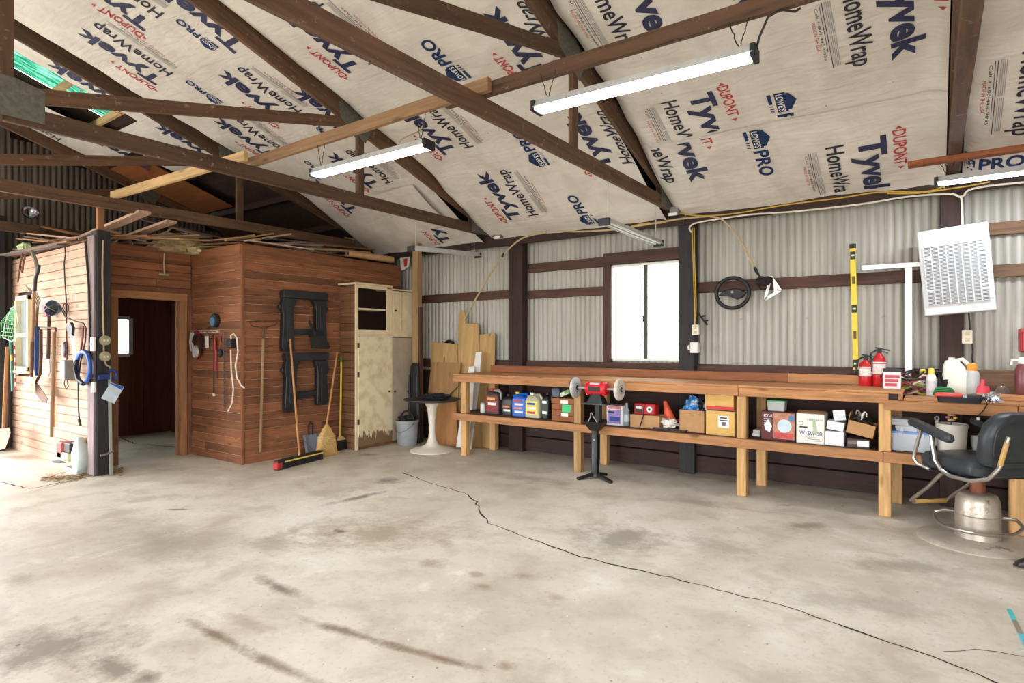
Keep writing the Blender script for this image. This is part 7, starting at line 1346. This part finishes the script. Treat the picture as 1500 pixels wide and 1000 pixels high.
# ================================================================ SHOP LIGHTS
def emitter(name, rgb, k):
    s = NT(name); s.t.nodes.remove(s.b); e = s.n('ShaderNodeEmission'); e.inputs[1].default_value = k
    tc = s.n('ShaderNodeTexCoord'); nz = s.n('ShaderNodeTexNoise', i_Scale=3.0); s.l(tc.outputs['Object'], nz.inputs['Vector'])
    s.l(s.ramp(nz.outputs['Fac'], [(0.0, mul(lin(rgb), 0.97)), (1.0, lin(rgb))]).outputs[0], e.inputs[0]); s.l(e.outputs[0], s.out.inputs[0]); return s.m
LED = emitter('led_diffuser', (236, 244, 255), 42.0)
alu = plain('fixture_metal', (206, 208, 212), 0.35, 0.4); tubeoff = plain('tube_glass_off', (226, 226, 226), 0.25)
def shop_light(label, a, b, on, hang, mat_h=alu):
    """fixture from a to b (points at lamp height); hang = heights the two hangers reach up to"""
    t = root('shop_light', label, 'light fixture'); a = Vector(a); b = Vector(b); d = (b - a).normalized(); n = Vector((-d.y, d.x, 0)); L = (b - a).length
    T = Matrix.Translation(a) @ Matrix((d, n, Vector((0, 0, 1)))).transposed().to_4x4()
    h = MB(); w = 0.06; pro = [(-w, 0.0), (-w * 0.55, 0.05), (w * 0.55, 0.05), (w, 0.0), (w * 0.92, 0.0), (w * 0.5, 0.044), (-w * 0.5, 0.044), (-w * 0.92, 0.0)]
    h.add([T @ Vector((x, u, v)) for x in (0, L) for u, v in pro], [(i, (i + 1) % 8, 8 + (i + 1) % 8, 8 + i) for i in range(8)]); h.obj('housing', mat_h, t)
    if on: MB().box(0.02, L - 0.02, -w * 0.8, w * 0.8, -0.012, 0.012, T).obj('diffuser', LED, t, 0.004)
    else:
        for s in (-1, 1): MB().tube([T @ Vector((0.03, s * 0.025, 0.012)), T @ Vector((L - 0.03, s * 0.025, 0.012))], 0.013, 10).obj('lamp_tube', tubeoff, t)
    for x in (0.0, L): MB().box(x - 0.014, x + 0.014, -w * 0.95, w * 0.95, -0.02, 0.045, T).obj('end_cap', black, t, 0.004)
    for f, zt in zip((0.06, 0.94), hang):
        p = T @ Vector((L * f, 0, 0.05)); q = Vector((p.x, p.y, zt))
        if on:
            for s in (-1, 1):
                ch = MB(); pt = q + d * 0.05 * s; nn = max(3, int((pt - p).length / 0.03))
                for k in range(nn): c0 = p.lerp(pt, k / nn); c1 = p.lerp(pt, (k + 1.25) / nn); ch.tube([c0, c0.lerp(c1, 0.5) + (n if k % 2 else d) * 0.006, c1], 0.0028, 4)
                ch.obj('chain', plain('chain_dark', (62, 60, 60), 0.4, 0.7), t)
        else: MB().tube([p, q], 0.004, 5).obj('hanger_wire', plain('hanger_wire', (196, 192, 186), 0.4, 0.3), t)
    return rebase(t)
shop_light('brightest lit shop light hanging on chains in the middle bay', (-1.98, 3.05, 2.90), (-0.72, 3.10, 2.90), True, (3.11, 3.11))
shop_light('lit shop light hanging over the shed side of the floor', (-4.16, 3.04, 2.855), (-2.89, 3.05, 2.855), True, (3.11, 3.11))
shop_light('lit shop light at the right edge before the heater', (0.03, 5.90, 2.76), (1.25, 5.87, 2.76), True, (2.925, 2.925))
shop_light('unlit shop light hanging nearest the pale timber post', (-5.1, 5.08, 2.59), (-5.1, 6.36, 2.66), False, (2.96, 2.96)); shop_light('unlit shop light hanging over the window end of the bench', (-2.43, 4.87, 2.56), (-2.43, 6.18, 2.54), False, (2.96, 2.96))
t = root('power_flex', 'black cord looping from the brightest shop light to the board', 'cord'); MB().tube([onZ(1107, 76, 2.92), onZ(1112, 55, 2.96), onZ(1125, 25, 3.04), onZ(1143, 14, 3.07), onZ(1165, 17, 3.08), onZ(1172, 12, 3.1)], 0.006, 6).obj('cord', cordm, t); rebase(t)
t = root('power_flex', 'pale cord from the shed side light to its chain', 'cord'); MB().tube([onZ(583, 213, 2.90), onZ(588, 204, 2.94), onZ(600, 198, 2.98), onZ(614, 192, 3.03), onZ(620, 183, 3.09)], 0.005, 6).obj('cord', cordt, t); rebase(t)

# ================================================================ BUFFING STAND
t = root('pedestal_stand', 'black pedestal tool stand with three splayed feet', 'stand'); c = onZ(872, 700, 0); cx, cy = c.x, c.y + 0.0; c = Vector((cx, cy, 0))
for u, v in ((846, 703), (896, 708), (888, 696)):
    q = onZ(u, v, 0); dd = (q - c); q.z = 0.012; MB().bar(c + Vector((0, 0, 0.05)) + dd.normalized() * 0.02, q, 0.045, 0.03).obj('foot', blackjug, t, 0.006)
zt_ = onY(872, 626, cy).z; MB().loft([(0.02, 0, 0, 0.045, 0.045, 0.02), (0.06, 0, 0, 0.042, 0.042, 0.02), (0.07, 0, 0, 0.035, 0.035, 0.012), (zt_ - 0.02, 0, 0, 0.033, 0.033, 0.012)], 4, Matrix.Translation(c)).obj('column', blackjug, t)
MB().lathe([(0, 0.006), (0.008, 0.006), (0.009, 0)], 8, Matrix.Translation((cx + 0.004, cy - 0.034, 0.42)) @ Matrix.Rotation(rad(90), 4, 'X')).obj('bolt', silver, t)
zb = onY(872, 617, cy).z; MB().loft([(zt_ - 0.03, 0, 0, 0.05, 0.05, 0.02), (zb - 0.015, 0, 0, 0.11, 0.075, 0.02), (zb, 0, 0, 0.115, 0.08, 0.02)], 4, Matrix.Translation(c)).obj('lower_shelf', blackjug, t)
zu = onY(872, 590, cy).z; MB().box(cx + 0.0, cx + 0.06, cy - 0.02, cy + 0.05, zb, zu - 0.01).obj('upper_column', black, t, 0.004); MB().box(cx - 0.14, cx + 0.17, cy - 0.09, cy + 0.09, zu - 0.012, zu).obj('mount_plate', plain('plate_steel', (92, 94, 98), 0.4, 0.6), t, 0.004)
for u in (-0.05, 0.06): MB().tube([(cx + u, cy - 0.07, zb), (cx + u * 0.3, cy - 0.08, zb + 0.06), (cx + u * 0.1 - 0.02, cy - 0.06, zb + 0.1)], 0.005, 6).obj('wire_holder', silver, t)
rebase(t)
t = root('bench_buffer', 'red twin shaft bench buffer on the black pedestal', 'buffer'); gx = cx + 0.02; gz = onY(877, 569, cy).z; rp_ = plain('buffer_red', (204, 28, 40), 0.3)
T = Matrix.Translation((gx, cy, gz)) @ Matrix.Rotation(rad(90), 4, 'Y'); MB().lathe([(0.035, -0.125), (0.06, -0.12), (0.072, -0.1), (0.072, 0.1), (0.06, 0.12), (0.035, 0.125)], 24, T).obj('motor', rp_, t)
MB().box(gx - 0.07, gx + 0.07, cy - 0.077, cy - 0.06, gz - 0.025, gz + 0.025).obj('name_plate', black, t, 0.004); MB().box(gx - 0.06, gx + 0.06, cy - 0.058, cy - 0.03, gz + 0.045, gz + 0.066).obj('top_plate', silver, t, 0.004)
for s in (-1, 1):
    for k in range(6): a = k * math.pi / 3; MB().box(gx + s * 0.1 - 0.012, gx + s * 0.1 + 0.012, cy + 0.07 * math.cos(a) - 0.008, cy + 0.07 * math.cos(a) + 0.008, gz + 0.07 * math.sin(a) - 0.008, gz + 0.07 * math.sin(a) + 0.008).obj('fin', rp_, t)
MB().loft([(zu + 0.001 - gz, 0, 0, 0.1, 0.06, 0.01), (-0.065, 0, 0, 0.06, 0.045, 0.01), (-0.05, 0, 0, 0.05, 0.04, 0.01)], 3, Matrix.Translation((gx, cy, gz))).obj('foot', black, t)
for s in (-1, 1):
    MB().tube([(gx + s * 0.12, cy, gz), (gx + s * 0.30, cy, gz)], 0.012, 10).obj('shaft', silver, t); T = Matrix.Translation((gx + s * 0.265, cy, gz)) @ Matrix.Rotation(rad(90), 4, 'Y'); r = 0.115
    MB().lathe([(0.02, -0.022), (r - 0.012, -0.02), (r, -0.008), (r, 0.008), (r - 0.012, 0.02), (0.02, 0.022)], 30, T).obj('buffing_wheel', plain('cotton_wheel', (208, 198, 186), 0.9, var=0.2, scale=40, bump=0.4) if s > 0 else plain('grey_wheel', (188, 188, 186), 0.8, var=0.25, scale=30), t)
    MB().lathe([(0, 0.032), (0.022, 0.032), (0.03, 0.022), (0, 0.02)], 14, T, False).obj('nut', black, t); MB().lathe([(0.045, 0.0225), (0.05, 0.0225)], 20, T, False).obj('ring_mark', black, t)
    if s < 0: MB().lathe([(0.03, -0.03), (0.1, -0.028), (0.112, -0.02)], 26, T, False).obj('backing_disc', black, t)
rebase(t)

# ================================================================ SALON CHAIR
t = root('salon_chair', 'worn black salon chair on a rusty steel pump base', 'chair'); b = onZ(1432, 793, 0); b = Vector((b.x, b.y, 0))
pump = plain('rusty_chrome', (178, 168, 154), 0.38, 0.5, var=0.25, scale=6, dirt=((104, 66, 48), 7, 0.57)); vin = plain('black_vinyl', (46, 50, 54), 0.4, var=0.25, scale=14, bump=0.08, dirt=((92, 90, 86), 16, 0.66)); chrome = plain('dull_chrome', (176, 170, 162), 0.28, 0.9, var=0.15); armw = plain('tan_wrap', (190, 150, 84), 0.6)
MB().lathe([(0, 0.0), (0.375, 0.0), (0.38, 0.008), (0.36, 0.02), (0.28, 0.03), (0.16, 0.04), (0.14, 0.04)], 48, Matrix.Translation(b), False).obj('base_plate', plain('base_steel', (196, 188, 174), 0.45, 0.2, var=0.2, scale=5, dirt=((110, 84, 64), 6, 0.58)), t)
MB().lathe([(0.142, 0.03), (0.138, 0.05), (0.138, 0.20), (0.143, 0.205), (0.138, 0.21), (0.134, 0.31), (0.118, 0.35), (0.1, 0.362), (0.05, 0.365)], 36, Matrix.Translation(b)).obj('pump_housing', pump, t); MB().lathe([(0.048, 0.36), (0.048, 0.52)], 20, Matrix.Translation(b)).obj('piston', plain('rust_brown', (122, 70, 50), 0.6, 0.3, var=0.4, scale=12), t)
rot = Matrix.Rotation(rad(47), 4, 'Z')
def rl(x, y, z): return b + rot @ Vector((x, y, z))      # floor-plan direction kept while the chair itself is turned
ringp = [rl(-0.13, 0.02, 0.2), rl(-0.2, 0.02, 0.2)] + [rl(0.26 * math.cos(rad(172 + 172 * i / 17)) * 1.0, 0.25 * math.sin(rad(172 + 172 * i / 17)), 0.12 + 0.05 * (abs(i - 8.5) / 8.5) ** 4) for i in range(18)] + [rl(0.22, -0.02, 0.2), rl(0.13, 0.0, 0.2)]
MB().tube(ringp, 0.012, 8).obj('pump_ring', chrome, t)
SZ0 = 0.515; cX, cY = b.x, b.y
MB().loft([(0.0, 0, 0, 0.24, 0.22, 0.08), (0.02, 0, 0, 0.265, 0.24, 0.09), (0.075, 0, 0, 0.27, 0.245, 0.09), (0.11, 0, 0, 0.25, 0.225, 0.09), (0.122, 0, 0, 0.2, 0.18, 0.08)], 6, Matrix.Translation((cX - 0.03, cY, SZ0))).obj('seat', vin, t)
Tb = Matrix.Translation((cX + 0.235, cY, SZ0 + 0.09)) @ Matrix.Rotation(rad(9), 4, 'Y')
MB().loft([(0.0, 0, 0, 0.04, 0.17, 0.035), (0.02, 0, 0, 0.055, 0.215, 0.05), (0.08, 0, 0, 0.06, 0.24, 0.055), (0.22, 0.0, 0, 0.06, 0.245, 0.055), (0.30, 0.005, 0, 0.057, 0.225, 0.05), (0.355, 0.01, 0, 0.05, 0.18, 0.045), (0.385, 0.012, 0, 0.035, 0.12, 0.03), (0.392, 0.012, 0, 0.015, 0.07, 0.012)], 6, Tb).obj('backrest', vin, t)
MB().tube([Tb @ Vector((0.061, 0.205 * math.copysign(abs(math.cos(a)) ** 0.6, math.cos(a)), 0.19 + 0.15 * math.copysign(abs(math.sin(a)) ** 0.6, math.sin(a)))) for a in [2 * math.pi * i / 36 for i in range(36)]], 0.005, 5, True).obj('piping', vin, t)
for s in (-1, 1):
    yy = cY + s * 0.275; zA = SZ0 + 0.29
    MB().tube([(cX - 0.20, yy, zA + 0.02), (cX - 0.27, yy, SZ0 + 0.1), (cX - 0.275, yy, SZ0 + 0.055), (cX - 0.24, yy, SZ0 + 0.02), (cX - 0.18, yy - s * 0.05, SZ0 - 0.01)], 0.0135, 8).obj('front_strut', chrome, t)
    MB().tube([(cX - 0.12, yy, zA), (cX - 0.08, yy, SZ0 + 0.08), (cX - 0.03, yy, SZ0 + 0.02), (cX + 0.05, yy, SZ0 - 0.012), (cX + 0.2, yy - s * 0.02, SZ0 - 0.012), (cX + 0.29, yy - s * 0.06, SZ0 + 0.02), (cX + 0.33, yy - s * 0.1, SZ0 + 0.1), (cX + 0.37, yy - s * 0.13, SZ0 + 0.32)], 0.0145, 8).obj('frame_tube', chrome, t)
    MB().tube([(cX + 0.335, yy - s * 0.103, SZ0 + 0.12), (cX + 0.362, yy - s * 0.125, SZ0 + 0.28)], 0.0158, 8).obj('worn_wrap', armw, t)
    MB().loft([(0, 0, 0, 0.19, 0.032, 0.03), (0.02, 0, 0, 0.2, 0.038, 0.035), (0.05, 0, 0, 0.19, 0.032, 0.03)], 5, Matrix.Translation((cX - 0.13, yy, zA - 0.015)) @ Matrix.Rotation(rad(14), 4, 'Y')).obj('armrest', vin, t)
fr_ = [(cX - 0.10, cY - 0.17, SZ0 - 0.0), (cX - 0.26, cY - 0.17, SZ0 - 0.17), (cX - 0.40, cY - 0.17, SZ0 - 0.29), (cX - 0.425, cY - 0.165, SZ0 - 0.315), (cX - 0.42, cY - 0.14, SZ0 - 0.325), (cX - 0.42, cY + 0.14, SZ0 - 0.325), (cX - 0.425, cY + 0.165, SZ0 - 0.315), (cX - 0.40, cY + 0.17, SZ0 - 0.29), (cX - 0.26, cY + 0.17, SZ0 - 0.17), (cX - 0.10, cY + 0.17, SZ0 - 0.0)]
MB().tube(fr_, 0.0145, 8).obj('footrest_frame', chrome, t); MB().tube([fr_[4], fr_[5]], 0.018, 8).obj('footrest_grip', armw, t)
MB().box(cX - 0.16, cX + 0.2, cY - 0.26, cY + 0.26, SZ0 - 0.012, SZ0 + 0.0).obj('seat_pan', blackjug, t, 0.004)
rebase(t, (b.x, b.y, 0), rz=rad(-47))
# things on the floor at the right edge
t = root('shoe', 'dark leather shoe on the floor at the right edge', 'shoe'); q = onZ(1492, 832, 0); lt = plain('dark_leather', (46, 40, 42), 0.35, var=0.2)
MB().loft([(0.012, 0, 0, 0.14, 0.046, 0.045), (0.03, 0.0, 0, 0.142, 0.048, 0.045), (0.06, 0.015, 0, 0.12, 0.042, 0.04), (0.075, 0.05, 0, 0.08, 0.036, 0.034), (0.1, 0.085, 0, 0.045, 0.034, 0.03)], 5, Matrix.Translation((q.x + 0.12, q.y, 0))).obj('upper', lt, t); MB().loft([(0, 0, 0, 0.148, 0.05, 0.048), (0.012, 0, 0, 0.15, 0.052, 0.05)], 5, Matrix.Translation((q.x + 0.12, q.y, 0))).obj('sole', plain('sole_grey', (120, 112, 104), 0.7), t); rebase(t, rz=rad(-14))
t = root('plastic_strip', 'turquoise and clear plastic strip lying on the floor', 'strip'); p = onZ(1478, 893, 0); q = onZ(1505, 950, 0); q = p + (q - p) * 1.6
for k, (f0, f1) in enumerate(((0, 0.2), (0.2, 0.42), (0.42, 1.0))): MB().bar(p.lerp(q, f0) + Vector((0, 0, 0.004)), p.lerp(q, f1) + Vector((0, 0, 0.004)), 0.022, 0.005).obj('turquoise_end' if k != 1 else 'clear_middle', plain('turquoise', (80, 196, 204), 0.4) if k != 1 else plain('clear_strip', (150, 140, 126), 0.3), t)
rebase(t)
